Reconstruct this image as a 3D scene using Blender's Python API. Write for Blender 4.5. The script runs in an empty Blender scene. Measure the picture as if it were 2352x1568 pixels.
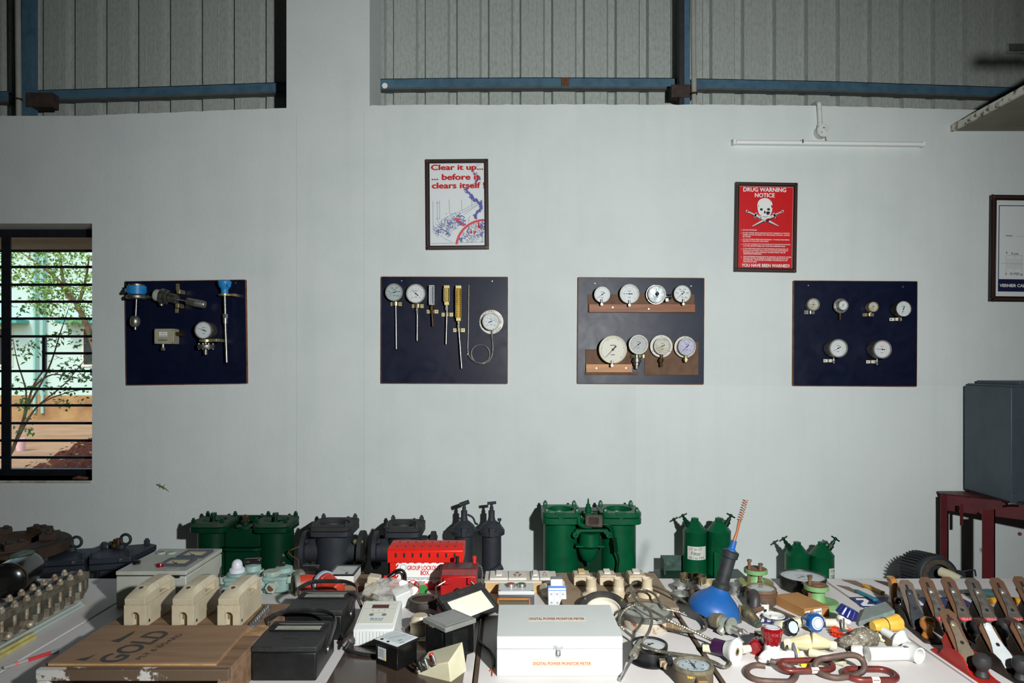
import bpy, bmesh, math, random
from mathutils import Vector, Matrix, Euler
random.seed(7)
SC = bpy.context.scene
COL = SC.collection
R = math.radians
PI = math.pi
# ---------------------------------------------------------------- camera, light, exposure
F = 1568.0; CX = 1176.0; CY = 841.0; EYE = 1.65; TZ = 0.75; WY = 4.08
cd = bpy.data.cameras.new('camera'); cam = bpy.data.objects.new('camera', cd); COL.objects.link(cam)
cd.sensor_width = 36.0; cd.lens = 36.0 * F / 2352.0; cd.shift_y = (CY - 784.0) / 2352.0
cd.clip_start = 0.05; cd.clip_end = 300
cam.location = (0, 0, EYE); cam.rotation_euler = (R(90), 0, 0)
SC.camera = cam
SC.view_settings.view_transform = 'Standard'; SC.view_settings.look = 'None'
SC.view_settings.gamma = 1.0; SC.view_settings.exposure = 0.0; SC.view_settings.use_curve_mapping = False
W_ = bpy.data.worlds.new('sky'); SC.world = W_; W_.use_nodes = True
_n = W_.node_tree.nodes; _l = W_.node_tree.links
_sky = _n.new('ShaderNodeTexSky'); _sky.sky_type = 'NISHITA'; _sky.sun_disc = False
_sky.sun_elevation = R(55); _sky.sun_rotation = R(200); _sky.air_density = 1.2; _sky.dust_density = 2.5
_l.new(_sky.outputs[0], _n['Background'].inputs[0]); _n['Background'].inputs[1].default_value = 0.27
sd = bpy.data.lights.new('sun', 'SUN'); so = bpy.data.objects.new('sun', sd); COL.objects.link(so)
sd.energy = 1.5; sd.angle = R(8); sd.color = (1.0, .95, .85); so.rotation_euler = (R(38), 0, R(-25))
fd = bpy.data.lights.new('camera_flash', 'SPOT'); fo = bpy.data.objects.new('camera_flash', fd); COL.objects.link(fo)
fd.energy = 560; fd.shadow_soft_size = 0.045; fd.color = (0.98, 1.0, 0.99); fo.location = (0.86, 0.0, 2.02)
fd.spot_size = R(120); fd.spot_blend = 1.0
fo.rotation_euler = (Vector((0.14, 4.08, 1.60)) - fo.location).to_track_quat('-Z', 'Y').to_euler()

# ---------------------------------------------------------------- helpers
def P(px, py, d):
    return Vector(((px - CX) * d / F, d, EYE - (py - CY) * d / F))
def T(px, py, z=0.0):
    d = (EYE - TZ - z) * F / (py - CY)
    return Vector(((px - CX) * d / F, d, TZ + z))
def lin(c):
    o = []
    for x in c:
        x /= 255.0
        o.append(x / 12.92 if x <= 0.04045 else ((x + 0.055) / 1.055) ** 2.4)
    return (o[0], o[1], o[2], 1.0)

MATS = {}
def M(name, c, rough=0.5, metal=0.0, c2=None, scale=40, lo=0.42, hi=0.68, bump=0.0, bscale=200, coat=0.0, spec=0.5, trans=0.0, alpha=1.0, stretch=None, ior=1.45, sss=0, detail=5):
    if name in MATS: return MATS[name]
    m = bpy.data.materials.new(name); m.use_nodes = True
    nt = m.node_tree; b = nt.nodes['Principled BSDF']
    b.inputs['Base Color'].default_value = lin(c); b.inputs['Roughness'].default_value = rough
    b.inputs['Metallic'].default_value = metal; b.inputs['Coat Weight'].default_value = coat
    b.inputs['Coat Roughness'].default_value = 0.08
    b.inputs['Specular IOR Level'].default_value = spec
    b.inputs['Transmission Weight'].default_value = trans; b.inputs['Alpha'].default_value = alpha
    b.inputs['IOR'].default_value = ior
    if c2 or bump:
        tc = nt.nodes.new('ShaderNodeTexCoord'); src = tc.outputs['Object']
        if stretch:
            mp = nt.nodes.new('ShaderNodeMapping'); mp.inputs['Scale'].default_value = stretch
            nt.links.new(src, mp.inputs[0]); src = mp.outputs[0]
    if c2:
        n = nt.nodes.new('ShaderNodeTexNoise'); n.inputs['Scale'].default_value = scale; n.inputs['Detail'].default_value = detail
        n.inputs['Roughness'].default_value = 0.62
        nt.links.new(src, n.inputs['Vector'])
        r = nt.nodes.new('ShaderNodeValToRGB')
        r.color_ramp.elements[0].position = lo; r.color_ramp.elements[1].position = hi
        r.color_ramp.elements[0].color = lin(c); r.color_ramp.elements[1].color = lin(c2)
        nt.links.new(n.outputs['Fac'], r.inputs[0]); nt.links.new(r.outputs[0], b.inputs['Base Color'])
    if bump:
        n2 = nt.nodes.new('ShaderNodeTexNoise'); n2.inputs['Scale'].default_value = bscale; n2.inputs['Detail'].default_value = 3
        nt.links.new(src, n2.inputs['Vector'])
        bp = nt.nodes.new('ShaderNodeBump'); bp.inputs['Strength'].default_value = bump; bp.inputs['Distance'].default_value = 0.004
        nt.links.new(n2.outputs['Fac'], bp.inputs['Height']); nt.links.new(bp.outputs[0], b.inputs['Normal'])
    MATS[name] = m
    return m
def thin_glass(name, tint=(255, 255, 255), k=1.0, rough=0.03):
    if name in MATS: return MATS[name]
    m = bpy.data.materials.new(name); m.use_nodes = True; nt = m.node_tree
    for n in list(nt.nodes): nt.nodes.remove(n)
    o = nt.nodes.new('ShaderNodeOutputMaterial'); mx = nt.nodes.new('ShaderNodeMixShader')
    t = nt.nodes.new('ShaderNodeBsdfTransparent'); g = nt.nodes.new('ShaderNodeBsdfGlossy')
    f = nt.nodes.new('ShaderNodeFresnel'); f.inputs[0].default_value = 1.45
    ge = nt.nodes.new('ShaderNodeNewGeometry'); mr = nt.nodes.new('ShaderNodeMapRange'); mr.inputs[3].default_value = 1.45; mr.inputs[4].default_value = 1 / 1.45
    nt.links.new(ge.outputs['Backfacing'], mr.inputs[0]); nt.links.new(mr.outputs[0], f.inputs[0])
    t.inputs[0].default_value = lin(tint); g.inputs['Roughness'].default_value = rough
    nt.links.new(f.outputs[0], mx.inputs[0]); nt.links.new(t.outputs[0], mx.inputs[1]); nt.links.new(g.outputs[0], mx.inputs[2])
    nt.links.new(mx.outputs[0], o.inputs[0])
    MATS[name] = m; return m
def film(name, tint=(225, 230, 228), fac=0.25, rough=0.2):
    # crumpled clear plastic film
    if name in MATS: return MATS[name]
    m = bpy.data.materials.new(name); m.use_nodes = True; nt = m.node_tree
    b = nt.nodes['Principled BSDF']; o = nt.nodes['Material Output']
    b.inputs['Base Color'].default_value = lin(tint); b.inputs['Roughness'].default_value = rough
    t = nt.nodes.new('ShaderNodeBsdfTransparent'); mx = nt.nodes.new('ShaderNodeMixShader'); mx.inputs[0].default_value = fac
    nt.links.new(t.outputs[0], mx.inputs[1]); nt.links.new(b.outputs[0], mx.inputs[2]); nt.links.new(mx.outputs[0], o.inputs[0])
    MATS[name] = m; return m

class MB:
    def __init__(s):
        s.v = []; s.f = []; s.mi = []; s.m = Matrix.Identity(4); s.cur = 0
    def at(s, loc=(0, 0, 0), rot=(0, 0, 0), sc=(1, 1, 1)):
        s.m = Matrix.LocRotScale(Vector(loc), Euler(rot), Vector(sc)); return s
    def add(s, vs, fs):
        o = len(s.v); s.v += [s.m @ Vector(v) for v in vs]
        s.f += [[o + i for i in f] for f in fs]; s.mi += [s.cur] * len(fs); return s
    def box(s, x0, x1, y0, y1, z0, z1):
        return s.add([(x0, y0, z0), (x1, y0, z0), (x1, y1, z0), (x0, y1, z0), (x0, y0, z1), (x1, y0, z1), (x1, y1, z1), (x0, y1, z1)],
                     [(0, 3, 2, 1), (4, 5, 6, 7), (0, 1, 5, 4), (1, 2, 6, 5), (2, 3, 7, 6), (3, 0, 4, 7)])
    def cb(s, cx, cy, cz, w, d, h):
        return s.box(cx - w / 2, cx + w / 2, cy - d / 2, cy + d / 2, cz - h / 2, cz + h / 2)
    def hexa(s, a, b):   # two quads (bottom, top), each 4 points
        return s.add(list(a) + list(b), [(0, 3, 2, 1), (4, 5, 6, 7), (0, 1, 5, 4), (1, 2, 6, 5), (2, 3, 7, 6), (3, 0, 4, 7)])
    def lathe(s, prof, p=(0, 0, 0), axis=(0, 0, 1), n=24, closed=False, sweep=None):
        p = Vector(p); q = Vector(axis).normalized().to_track_quat('Z', 'Y').to_matrix()
        vs = []; fs = []; rings = []
        for (r, h) in prof:
            if r < 1e-7:
                rings.append([len(vs)]); vs.append(p + q @ Vector((0, 0, h)))
            else:
                rings.append(list(range(len(vs), len(vs) + n)))
                for i in range(n):
                    a = 2 * PI * i / n; vs.append(p + q @ Vector((r * math.cos(a), r * math.sin(a), h)))
        prs = list(zip(rings, rings[1:]))
        if closed: prs.append((rings[-1], rings[0]))
        for A, B in prs:
            if len(A) == 1 and len(B) == 1: continue
            for i in range(n):
                j = (i + 1) % n
                if len(A) == 1: fs.append((A[0], B[j], B[i]))
                elif len(B) == 1: fs.append((A[i], A[j], B[0]))
                else: fs.append((A[i], A[j], B[j], B[i]))
        if not closed:
            if len(rings[0]) > 1: fs.append(tuple(reversed(rings[0])))
            if len(rings[-1]) > 1: fs.append(tuple(rings[-1]))
        return s.add(vs, fs)
    def cyl(s, p0, p1, r0, r1=None, n=16):
        p0 = Vector(p0); p1 = Vector(p1); L = (p1 - p0).length
        return s.lathe([(r0, 0), (r0 if r1 is None else r1, L)], p0, p1 - p0, n)
    def ring(s, p, axis, ro, ri, h, n=32):
        return s.lathe([(ro, 0), (ro, h), (ri, h), (ri, 0)], p, axis, n, closed=True)
    def sphere(s, c, r, n=16, m=10, sc=(1, 1, 1)):
        vs = [(c[0], c[1], c[2] - r * sc[2])]; fs = []
        for i in range(1, m):
            t = -PI / 2 + PI * i / m
            for j in range(n):
                a = 2 * PI * j / n
                vs.append((c[0] + r * sc[0] * math.cos(t) * math.cos(a), c[1] + r * sc[1] * math.cos(t) * math.sin(a), c[2] + r * sc[2] * math.sin(t)))
        vs.append((c[0], c[1], c[2] + r * sc[2])); top = len(vs) - 1
        for j in range(n): fs.append((0, 1 + (j + 1) % n, 1 + j))
        for i in range(m - 2):
            for j in range(n):
                a = 1 + i * n; b = a + n; k = (j + 1) % n
                fs.append((a + j, a + k, b + k, b + j))
        a = 1 + (m - 2) * n
        for j in range(n): fs.append((a + j, a + (j + 1) % n, top))
        return s.add(vs, fs)
    def tube(s, pts, r, n=8, closed=False, flat=None):
        pts = [Vector(p) for p in pts]; N = len(pts)
        rs = r if isinstance(r, (list, tuple)) else [r] * N
        tg = []
        for i in range(N):
            a = pts[(i - 1) % N] if (closed or i > 0) else pts[i]; b = pts[(i + 1) % N] if (closed or i < N - 1) else pts[i]
            t = (b - a); tg.append(t.normalized() if t.length > 1e-9 else Vector((0, 0, 1)))
        up = Vector((0, 0, 1)) if abs(tg[0].z) < 0.9 else Vector((1, 0, 0))
        nx = tg[0].cross(up).normalized(); vs = []; fs = []
        for i in range(N):
            nx = (nx - tg[i] * nx.dot(tg[i]))
            nx = nx.normalized() if nx.length > 1e-9 else tg[i].orthogonal().normalized()
            ny = tg[i].cross(nx)
            for j in range(n):
                a = 2 * PI * j / n
                ka, kb = (1, 1) if not flat else flat
                vs.append(pts[i] + (nx * math.cos(a) * ka + ny * math.sin(a) * kb) * rs[i])
        for i in range(N if closed else N - 1):
            k = (i + 1) % N
            for j in range(n):
                q = (j + 1) % n; fs.append((i * n + j, i * n + q, k * n + q, k * n + j))
        if not closed:
            fs.append(tuple(reversed(range(n)))); fs.append(tuple(range((N - 1) * n, N * n)))
        return s.add(vs, fs)
    def prism(s, poly, z0, z1):
        n = len(poly); vs = [(x, y, z0) for x, y in poly] + [(x, y, z1) for x, y in poly]
        fs = [tuple(reversed(range(n))), tuple(range(n, 2 * n))] + [(i, (i + 1) % n, n + (i + 1) % n, n + i) for i in range(n)]
        return s.add(vs, fs)
    def xprism(s, poly, x0, x1):   # poly in (y,z), extruded along x
        n = len(poly); vs = [(x0, y, z) for y, z in poly] + [(x1, y, z) for y, z in poly]
        fs = [tuple(reversed(range(n))), tuple(range(n, 2 * n))] + [(i, (i + 1) % n, n + (i + 1) % n, n + i) for i in range(n)]
        return s.add(vs, fs)
    def yprism(s, poly, y0, y1):   # poly in (x,z), extruded along y
        n = len(poly); vs = [(x, y0, z) for x, z in poly] + [(x, y1, z) for x, z in poly]
        fs = [tuple(range(n)), tuple(reversed(range(n, 2 * n)))] + [(i, n + i, n + (i + 1) % n, (i + 1) % n) for i in range(n)]
        return s.add(vs, fs)
    def frame(s, x0, x1, z0, z1, t, y0, y1):   # rectangular ring in XZ
        s.box(x0, x1, y0, y1, z1 - t, z1); s.box(x0, x1, y0, y1, z0, z0 + t)
        s.box(x0, x0 + t, y0, y1, z0 + t, z1 - t); return s.box(x1 - t, x1, y0, y1, z0 + t, z1 - t)
    def bolt(s, p, axis=(0, 0, 1), r=0.008, h=0.008, n=6):
        return s.lathe([(r, 0), (r, h * .8), (r * .82, h)], p, axis, n)

def obj(name, mb, mat, parent=None, bev=0.0, smooth=35, label=None, kind=None, seg=2):
    me = bpy.data.meshes.new(name); me.from_pydata([tuple(v) for v in mb.v], [], mb.f)
    bm = bmesh.new(); bm.from_mesh(me); bmesh.ops.recalc_face_normals(bm, faces=bm.faces); bm.to_mesh(me); bm.free()
    ms = mat if isinstance(mat, (list, tuple)) else [mat]
    for x in ms: me.materials.append(x)
    if len(ms) > 1:
        for i, p in enumerate(me.polygons): p.material_index = mb.mi[i]
    if smooth:
        me.polygons.foreach_set('use_smooth', [True] * len(me.polygons)); me.set_sharp_from_angle(angle=R(smooth))
    o = bpy.data.objects.new(name, me); COL.objects.link(o)
    if parent: o.parent = parent
    if bev:
        b = o.modifiers.new('bevel', 'BEVEL'); b.width = bev; b.segments = seg; b.limit_method = 'ANGLE'; b.angle_limit = R(40)
    if label: o['label'] = label
    if kind: o['kind'] = kind
    return o
def tag(o, label, cat, group=None, kind=None):
    o['label'] = label; o['category'] = cat
    if group: o['group'] = group
    if kind: o['kind'] = kind
    return o
def thing(name, label, cat, loc=(0, 0, 0), rot=(0, 0, 0), group=None):
    o = bpy.data.objects.new(name, None); COL.objects.link(o); o.empty_display_size = 0.02
    o.location = loc; o.rotation_euler = rot
    return tag(o, label, cat, group)
def struct(name, mb, mat, **k):
    o = obj(name, mb, mat, **k); o['kind'] = 'structure'; return o
def dup(root, loc=None, rot=None, label=None):
    def cp(o, par):
        c = o.copy(); COL.objects.link(c)
        if par: c.parent = par
        for ch in kids(o): cp(ch, c)
        return c
    def kids(o): return [x for x in ALL if x.parent == o]
    ALL = list(bpy.data.objects)
    r = cp(root, None)
    if loc is not None: r.location = loc
    if rot is not None: r.rotation_euler = rot
    if label: r['label'] = label
    return r
def text(name, body, mat, parent, loc, w=None, h=0.01, rot=(0, 0, 0), bold=0.0, align='C', depth=0.0004, shear=0, label=None):
    cu = bpy.data.curves.new('t', 'FONT'); cu.body = body; cu.size = 1; cu.shear = shear; cu.resolution_u = 3
    to = bpy.data.objects.new('t', cu); m0 = bpy.data.meshes.new_from_object(to)
    bpy.data.objects.remove(to); bpy.data.curves.remove(cu)
    vs = [v.co.copy() for v in m0.vertices]; fs = [tuple(p.vertices) for p in m0.polygons]; bpy.data.meshes.remove(m0)
    x0, x1, y0, y1 = min(v.x for v in vs), max(v.x for v in vs), min(v.y for v in vs), max(v.y for v in vs)
    ky = h / (y1 - y0); kx = (w / (x1 - x0)) if w else ky
    ax = {'C': (x0 + x1) / 2, 'L': x0, 'R': x1}[align]; cy = (y0 + y1) / 2; V = []; P_ = []
    for n, (dx, dy) in enumerate(((0, 0), (-1, 0), (1, 0), (0, 1), (0, -1)) if bold else ((0, 0),)):
        o = len(V); V += [((v.x - ax + dx * bold) * kx, (v.y - cy + dy * bold * .8) * ky, depth - 4e-6 * n) for v in vs]; P_ += [tuple(o + i for i in f) for f in fs]
    me = bpy.data.meshes.new(name); me.from_pydata(V, [], P_); me.materials.append(mat)
    o = bpy.data.objects.new(name, me); COL.objects.link(o); o.location = loc; o.rotation_euler = rot
    if parent: o.parent = parent
    if label: o['label'] = label
    return o
def crom(pts, k=6, closed=False):
    pts = [Vector(p) for p in pts]; N = len(pts); out = []
    for i in range(N if closed else N - 1):
        g = lambda j: pts[j % N] if closed else pts[max(0, min(N - 1, j))]
        a, b, c, d = g(i - 1), g(i), g(i + 1), g(i + 2)
        for q in range(k):
            t = q / k
            out.append(0.5 * ((2 * b) + (c - a) * t + (2 * a - 5 * b + 4 * c - d) * t * t + (3 * b - a - 3 * c + d) * t ** 3))
    if not closed: out.append(pts[-1])
    return out
def rrect(x0, x1, y0, y1, r, n=4):
    o = []
    for cx, cy, a0 in ((x1 - r, y1 - r, 0), (x0 + r, y1 - r, 90), (x0 + r, y0 + r, 180), (x1 - r, y0 + r, 270)):
        for i in range(n + 1):
            a = R(a0 + 90 * i / n); o.append((cx + r * math.cos(a), cy + r * math.sin(a)))
    return o
def circ(cx, cy, r, n=24, a0=0, a1=360):
    return [(cx + r * math.cos(R(a0 + (a1 - a0) * i / n)), cy + r * math.sin(R(a0 + (a1 - a0) * i / n))) for i in range(n + (0 if a1 - a0 == 360 else 1))]

# ---------------------------------------------------------------- materials
STEEL = M('polished_steel', (186, 186, 180), .36, .85, c2=(146, 144, 136), scale=60)
DSTEEL = M('dull_steel', (150, 148, 142), .45, .9, c2=(95, 92, 86), scale=40)
BRASS = M('plated_brass', (190, 178, 134), .42, .75, c2=(158, 146, 108), scale=60)
BRONZE = M('dark_bronze', (95, 75, 52), .5, .7, c2=(60, 48, 36), scale=60)
IRON = M('rusty_iron', (96, 70, 56), .7, .3, c2=(60, 50, 48), scale=30, bump=.3)
RUST = M('brown_rust', (120, 78, 52), .75, .2, c2=(80, 62, 52), scale=45, bump=.3)
BLACK = M('black_plastic', (20, 21, 22), .38, c2=(30, 30, 31), scale=30)
BLACKM = M('matt_black_plastic', (46, 46, 46), .55, c2=(36, 36, 36), scale=60, bump=.1, bscale=900)
INK = M('black_ink', (22, 24, 30), .6)
REDINK = M('red_ink', (200, 30, 36), .6)
BLUEINK = M('blue_ink', (70, 76, 150), .6)
WHITEINK = M('white_ink', (235, 235, 232), .55)
DIAL = M('dial_white', (222, 228, 228), .5)
DIALG = M('dial_aged', (205, 204, 190), .5, c2=(180, 172, 150), scale=18)
DIALV = M('dial_lilac', (196, 194, 220), .5, c2=(180, 178, 205), scale=18)
GLASS = thin_glass('clear_glass')
NAVY = None
# ================================================================ SETTING
S = WY / F
def wx(px): return (px - CX) * S
def wz(py): return EYE - (py - CY) * S
def wall_mat():
    m = M('white_plaster', (213, 220, 218), .85, c2=(206, 214, 213), scale=2.2, bump=.25, bscale=55, detail=6)
    nt = m.node_tree; b = nt.nodes['Principled BSDF']
    src = b.inputs['Base Color'].links[0].from_socket
    tc = nt.nodes.new('ShaderNodeTexCoord'); sp = nt.nodes.new('ShaderNodeSeparateXYZ'); nt.links.new(tc.outputs['Object'], sp.inputs[0])
    def mth(op, a, c):
        n = nt.nodes.new('ShaderNodeMath'); n.operation = op
        for i, v in enumerate((a, c)):
            if v is None: continue
            if isinstance(v, (int, float)): n.inputs[i].default_value = v
            else: nt.links.new(v, n.inputs[i])
        return n.outputs[0]
    X = sp.outputs['X']; Z = sp.outputs['Z']
    lines = None
    for px in (681, 836):   # fine plaster joints running down from the column
        l = mth('LESS_THAN', mth('ABSOLUTE', mth('SUBTRACT', X, wx(px)), None), .0011)
        lines = l if lines is None else mth('MAXIMUM', lines, l)
    lines = mth('MULTIPLY', lines, mth('LESS_THAN', Z, wz(262)))
    mx = nt.nodes.new('ShaderNodeMix'); mx.data_type = 'RGBA'
    nt.links.new(mth('MULTIPLY', lines, .45), mx.inputs[0]); nt.links.new(src, mx.inputs[6]); mx.inputs[7].default_value = lin((150, 156, 156))
    # an older, slightly lighter repainted patch with a straight edge
    pt = mth('MULTIPLY', mth('MULTIPLY', mth('GREATER_THAN', X, wx(1461)), mth('LESS_THAN', Z, wz(886))), .3)
    m2 = nt.nodes.new('ShaderNodeMix'); m2.data_type = 'RGBA'
    nt.links.new(pt, m2.inputs[0]); nt.links.new(mx.outputs[2], m2.inputs[6]); m2.inputs[7].default_value = lin((222, 229, 227))
    # vertical run marks
    mp = nt.nodes.new('ShaderNodeMapping'); mp.inputs['Scale'].default_value = (9, 9, .5); nt.links.new(tc.outputs['Object'], mp.inputs[0])
    nz = nt.nodes.new('ShaderNodeTexNoise'); nz.inputs['Scale'].default_value = 1.3; nz.inputs['Detail'].default_value = 5; nt.links.new(mp.outputs[0], nz.inputs['Vector'])
    rp = nt.nodes.new('ShaderNodeMapRange'); rp.inputs[1].default_value = .5; rp.inputs[2].default_value = .85; nt.links.new(nz.outputs['Fac'], rp.inputs[0])
    m3 = nt.nodes.new('ShaderNodeMix'); m3.data_type = 'RGBA'
    nt.links.new(mth('MULTIPLY', rp.outputs[0], .22), m3.inputs[0]); nt.links.new(m2.outputs[2], m3.inputs[6]); m3.inputs[7].default_value = lin((188, 197, 195))
    nt.links.new(m3.outputs[2], b.inputs['Base Color'])
    return m
WALL = wall_mat()
WB = WY + 0.35
# back wall with window hole, half-height beside the column
xl, xr = -3.95, wx(211.5); zb, zt = wz(1103), wz(513)
w = MB(); w.box(-7, xl, WY, WB, 0, wz(266)); w.box(xl, xr, WY, WB, 0, zb); w.box(xl, xr, WY, WB, zt, wz(266))
w.yprism([(xr, 0), (wx(658), 0), (wx(658), wz(248))] + [(wx(x), wz(248 + (658 - x) * 17 / 450 + random.uniform(-.8, .8))) for x in range(640, 215, -14)] + [(xr, wz(265))], WY, WB)
w.yprism([(wx(658), 0), (wx(849), 0), (wx(849), 5.2), (wx(658), 5.2)], WY, WB)
top = [(x, 242 - 2.2 * math.sin((x - 850) / 1000 * PI) if x < 1850 else 242 + (x - 1850) * .026) for x in range(2340, 850, -14)]
w.yprism([(wx(849), 0), (7, 0), (7, wz(254))] + [(wx(x), wz(y + random.uniform(-.9, .9))) for x, y in top] + [(wx(849), wz(243))], WY, WB)
struct('wall_back', w, WALL, smooth=0)
SIDE = M('side_wall_paint', (150, 155, 155), .9, c2=(140, 146, 146), scale=3)
b = MB(); b.box(-7.1, -7, -5, 4.6, 0, 5.2); struct('wall_left', b, SIDE)
b = MB(); b.box(7, 7.1, -5, 4.6, 0, 5.2); struct('wall_right', b, SIDE)
b = MB(); b.box(-7.1, 7.1, -5.1, -5, 0, 5.2); struct('wall_front', b, SIDE)
b = MB(); b.box(-7.1, 7.1, -5.1, 4.75, 5.2, 5.3); struct('ceiling', b, M('roof_sheet', (105, 110, 110), .6, c2=(95, 100, 100), scale=4))
b = MB(); b.box(-7.1, 7.1, -5.1, WY, -.1, 0); struct('floor', b, M('grey_cement_floor', (120, 118, 112), .8, c2=(100, 98, 94), scale=5))
# corrugated sheet above the half wall
SHEET = M('galvanised_sheet', (178, 184, 178), .6, .1, c2=(158, 165, 159), scale=70, stretch=(1, 1, .45), bump=.05, bscale=30)
YS = 4.47; prof = []; p = 0.2085; x = wx(905) * YS / WY - .2085 * 16
prof = [(-7.05, YS)]
for i in range(60):
    e = x + i * p   # right edge of a channel
    if e > 6.9: break
    if e < -6.9: continue
    prof += [(e - .066, YS), (e - .052, YS + .035), (e - .012, YS + .035), (e, YS)]
    for k in (.045, .1): prof += [(e + k - .003, YS), (e + k, YS - .0012), (e + k + .003, YS)]
prof += [(7.05, YS)]
b = MB(); pl = prof + [(q[0], q[1] + .002) for q in reversed(prof)]
b.prism(pl, 3.0, 5.2); struct('wall_sheet', b, SHEET, smooth=0)
b = MB(); b.box(-7.1, 7.1, YS + .04, YS + .08, 3.0, 5.2); struct('wall_outer', b, SIDE)
# blue steel purlins
BLUEP = M('blue_steel_paint', (78, 112, 132), .5, c2=(64, 94, 114), scale=14, bump=.05)
RUSTPLATE = M('rusty_plate', (70, 56, 50), .8, c2=(45, 40, 38), scale=25)
yb = 4.41; kb = yb / F
def zy(py, y): return EYE - (py - CY) * y / F
def xy(px, y): return (px - CX) * y / F
def purlin(name, pts, label):
    o = thing(name, label, 'steel beam', (0, 0, 0))
    m = MB()
    for (xa, ya), (xb, yb2) in zip(pts, pts[1:]):
        X0, X1 = xy(xa, yb), xy(xb, yb); Z0, Z1 = zy(ya, yb), zy(yb2, yb); h = .058
        m.hexa([(X0, yb, Z0 - h), (X1, yb, Z1 - h), (X1, yb + .006, Z1 - h), (X0, yb + .006, Z0 - h)], [(X0, yb, Z0), (X1, yb, Z1), (X1, yb + .006, Z1), (X0, yb + .006, Z0)])
        m.hexa([(X0, yb, Z0 - .004), (X1, yb, Z1 - .004), (X1, yb + .055, Z1 - .004), (X0, yb + .055, Z0 - .004)], [(X0, yb, Z0), (X1, yb, Z1), (X1, yb + .055, Z1), (X0, yb + .055, Z0)])
    obj('web', m, BLUEP, o, smooth=0)
    m = MB()
    for (xa, ya), (xb, yb2) in zip(pts, pts[1:]):
        X0, X1 = xy(xa, yb), xy(xb, yb); Z0, Z1 = zy(ya, yb) - .058, zy(yb2, yb) - .058
        m.hexa([(X0, yb, Z0 - .012), (X1, yb, Z1 - .012), (X1, yb + .055, Z1 - .012), (X0, yb + .055, Z0 - .012)], [(X0, yb, Z0), (X1, yb, Z1), (X1, yb + .055, Z1), (X0, yb + .055, Z0)])
    obj('flange', m, M('dusty_blue_steel', (88, 92, 88), .8, c2=(70, 80, 84), scale=20), o, smooth=0, label='dusty lower flange')
    return o
o = purlin('purlin', [(80, 207), (380, 198), (684, 187)], 'blue steel purlin crossing the sheet left of the white column')
o = purlin('purlin', [(873, 181), (1000, 179), (1250, 177.5), (1562, 179)], 'blue steel purlin with a rusty plate between the white column and the pipe')
m = MB(); m.cb(xy(1298, yb), yb - .004, zy(188, yb), .05, .008, .055); obj('rusty_plate', m, RUST, o, bev=.003)
m = MB(); m.cyl((xy(884, yb), yb - .003, zy(197, yb)), (xy(884, yb), yb, zy(197, yb)), .018, n=16); obj('paint_dab', m, WHITEINK, o)
purlin('purlin', [(1590, 180), (1900, 186), (2200, 196), (2480, 206)], 'blue steel purlin running right of the grey pipe above the ledge')
purlin('purlin', [(-200, 214), (18, 209)], 'short blue steel purlin left of the dark post at the left edge')
def post(px0, px1, pipe, lab1, lab2, zb_, y0, fb):
    o = thing('steel_post', lab1, 'steel post', (xy((px0 + px1) / 2, y0), y0, zb_))
    wd = (px1 - px0) * y0 / F
    m = MB(); m.box(-wd / 2, wd / 2, 0, .06, 0, 5.2 - zb_); obj('web', m, BLUEP, o, smooth=0)
    m = MB(); m.box(-wd / 2 - .03, -wd / 2, .004, .07, -.02, 5.2 - zb_); obj('flange', m, M('dark_steel', (46, 48, 48), .7, c2=(36, 38, 38), scale=20), o, smooth=0)
    m = MB(); m.box(*fb); obj('foot_bracket', m, RUSTPLATE, o, bev=.002)
    q = thing('conduit_pipe', lab2, 'pipe', (xy(pipe, y0 - .03), y0 - .03, zb_))
    m = MB(); m.tube([(0.01, 0, -.03), (.005, 0, .5), (0, 0, 1.2), (0, 0, 5.19 - zb_)], .0165, n=12); obj('pipe', m, M('grey_pvc', (165, 165, 158), .5, c2=(150, 150, 142), scale=12), q)
    m = MB(); m.ring((0.008, 0, .17), (0, 0, 1), .021, .0165, .012); obj('clip', m, BRONZE, q)
post(1572, 1585, 1591, 'blue steel post with a rusty foot bracket right of centre', 'grey conduit pipe running up beside the post right of centre', 3.165, 4.27, (-.10, .035, -.008, .06, .165, .245))
post(50, 72, 40, 'dark blue steel post with a rusty foot bracket at the left edge', 'grey conduit pipe on the steel post at the left edge', 3.13, 4.27, (.0, .165, -.008, .06, .14, .23))
# vent louvre on the sheet, top right
o = thing('louvre_vent', 'small grey louvred vent on the metal sheet at top right', 'vent', P(2338, 111, 4.46))
m = MB(); m.frame(-.075, .12, -.033, .033, .006, -.012, .004); obj('frame', m, SHEET, o)
m = MB()
for i in range(14): m.cb(-.062 + i * .0135, -.002, 0, .008, .006, .054)
obj('louvre', m, M('vent_grey', (100, 106, 100), .6), o)
# concrete loft slab, top right
SLABM = M('painted_concrete', (128, 124, 108), .85, c2=(112, 108, 94), scale=4, bump=.2, bscale=40)
b = MB(); b.box(2.635, 7, 2.3, WY, 3.055, 3.085); struct('trim_1', b, SLABM, smooth=0)
b = MB(); b.box(2.62, 2.636, 2.3, WY, 3.05, 3.088); struct('trim_2', b, M('slab_edge', (205, 203, 190), .85, c2=(90, 80, 66), scale=26, lo=.5, hi=.62), smooth=0)
# unseen bar hung out of frame, added to throw soft shade on the sheet
o = thing('shadow_bar', 'dark bar added beyond the right edge to cast shade on the sheet', 'lamp', (2.5, 2.15, 2.80))
m = MB(); m.cb(0, 0, 0, 1.2, .03, .03); obj('housing', m, BLACKM, o)
m = MB(); m.tube([(-.45, 0, .015), (-.45, 0, 2.39)], .003); obj('cord', m, BLACK, o)
m = MB(); m.tube([(.45, 0, .015), (.45, 0, 2.39)], .003); obj('cord', m, BLACK, o)

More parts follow.
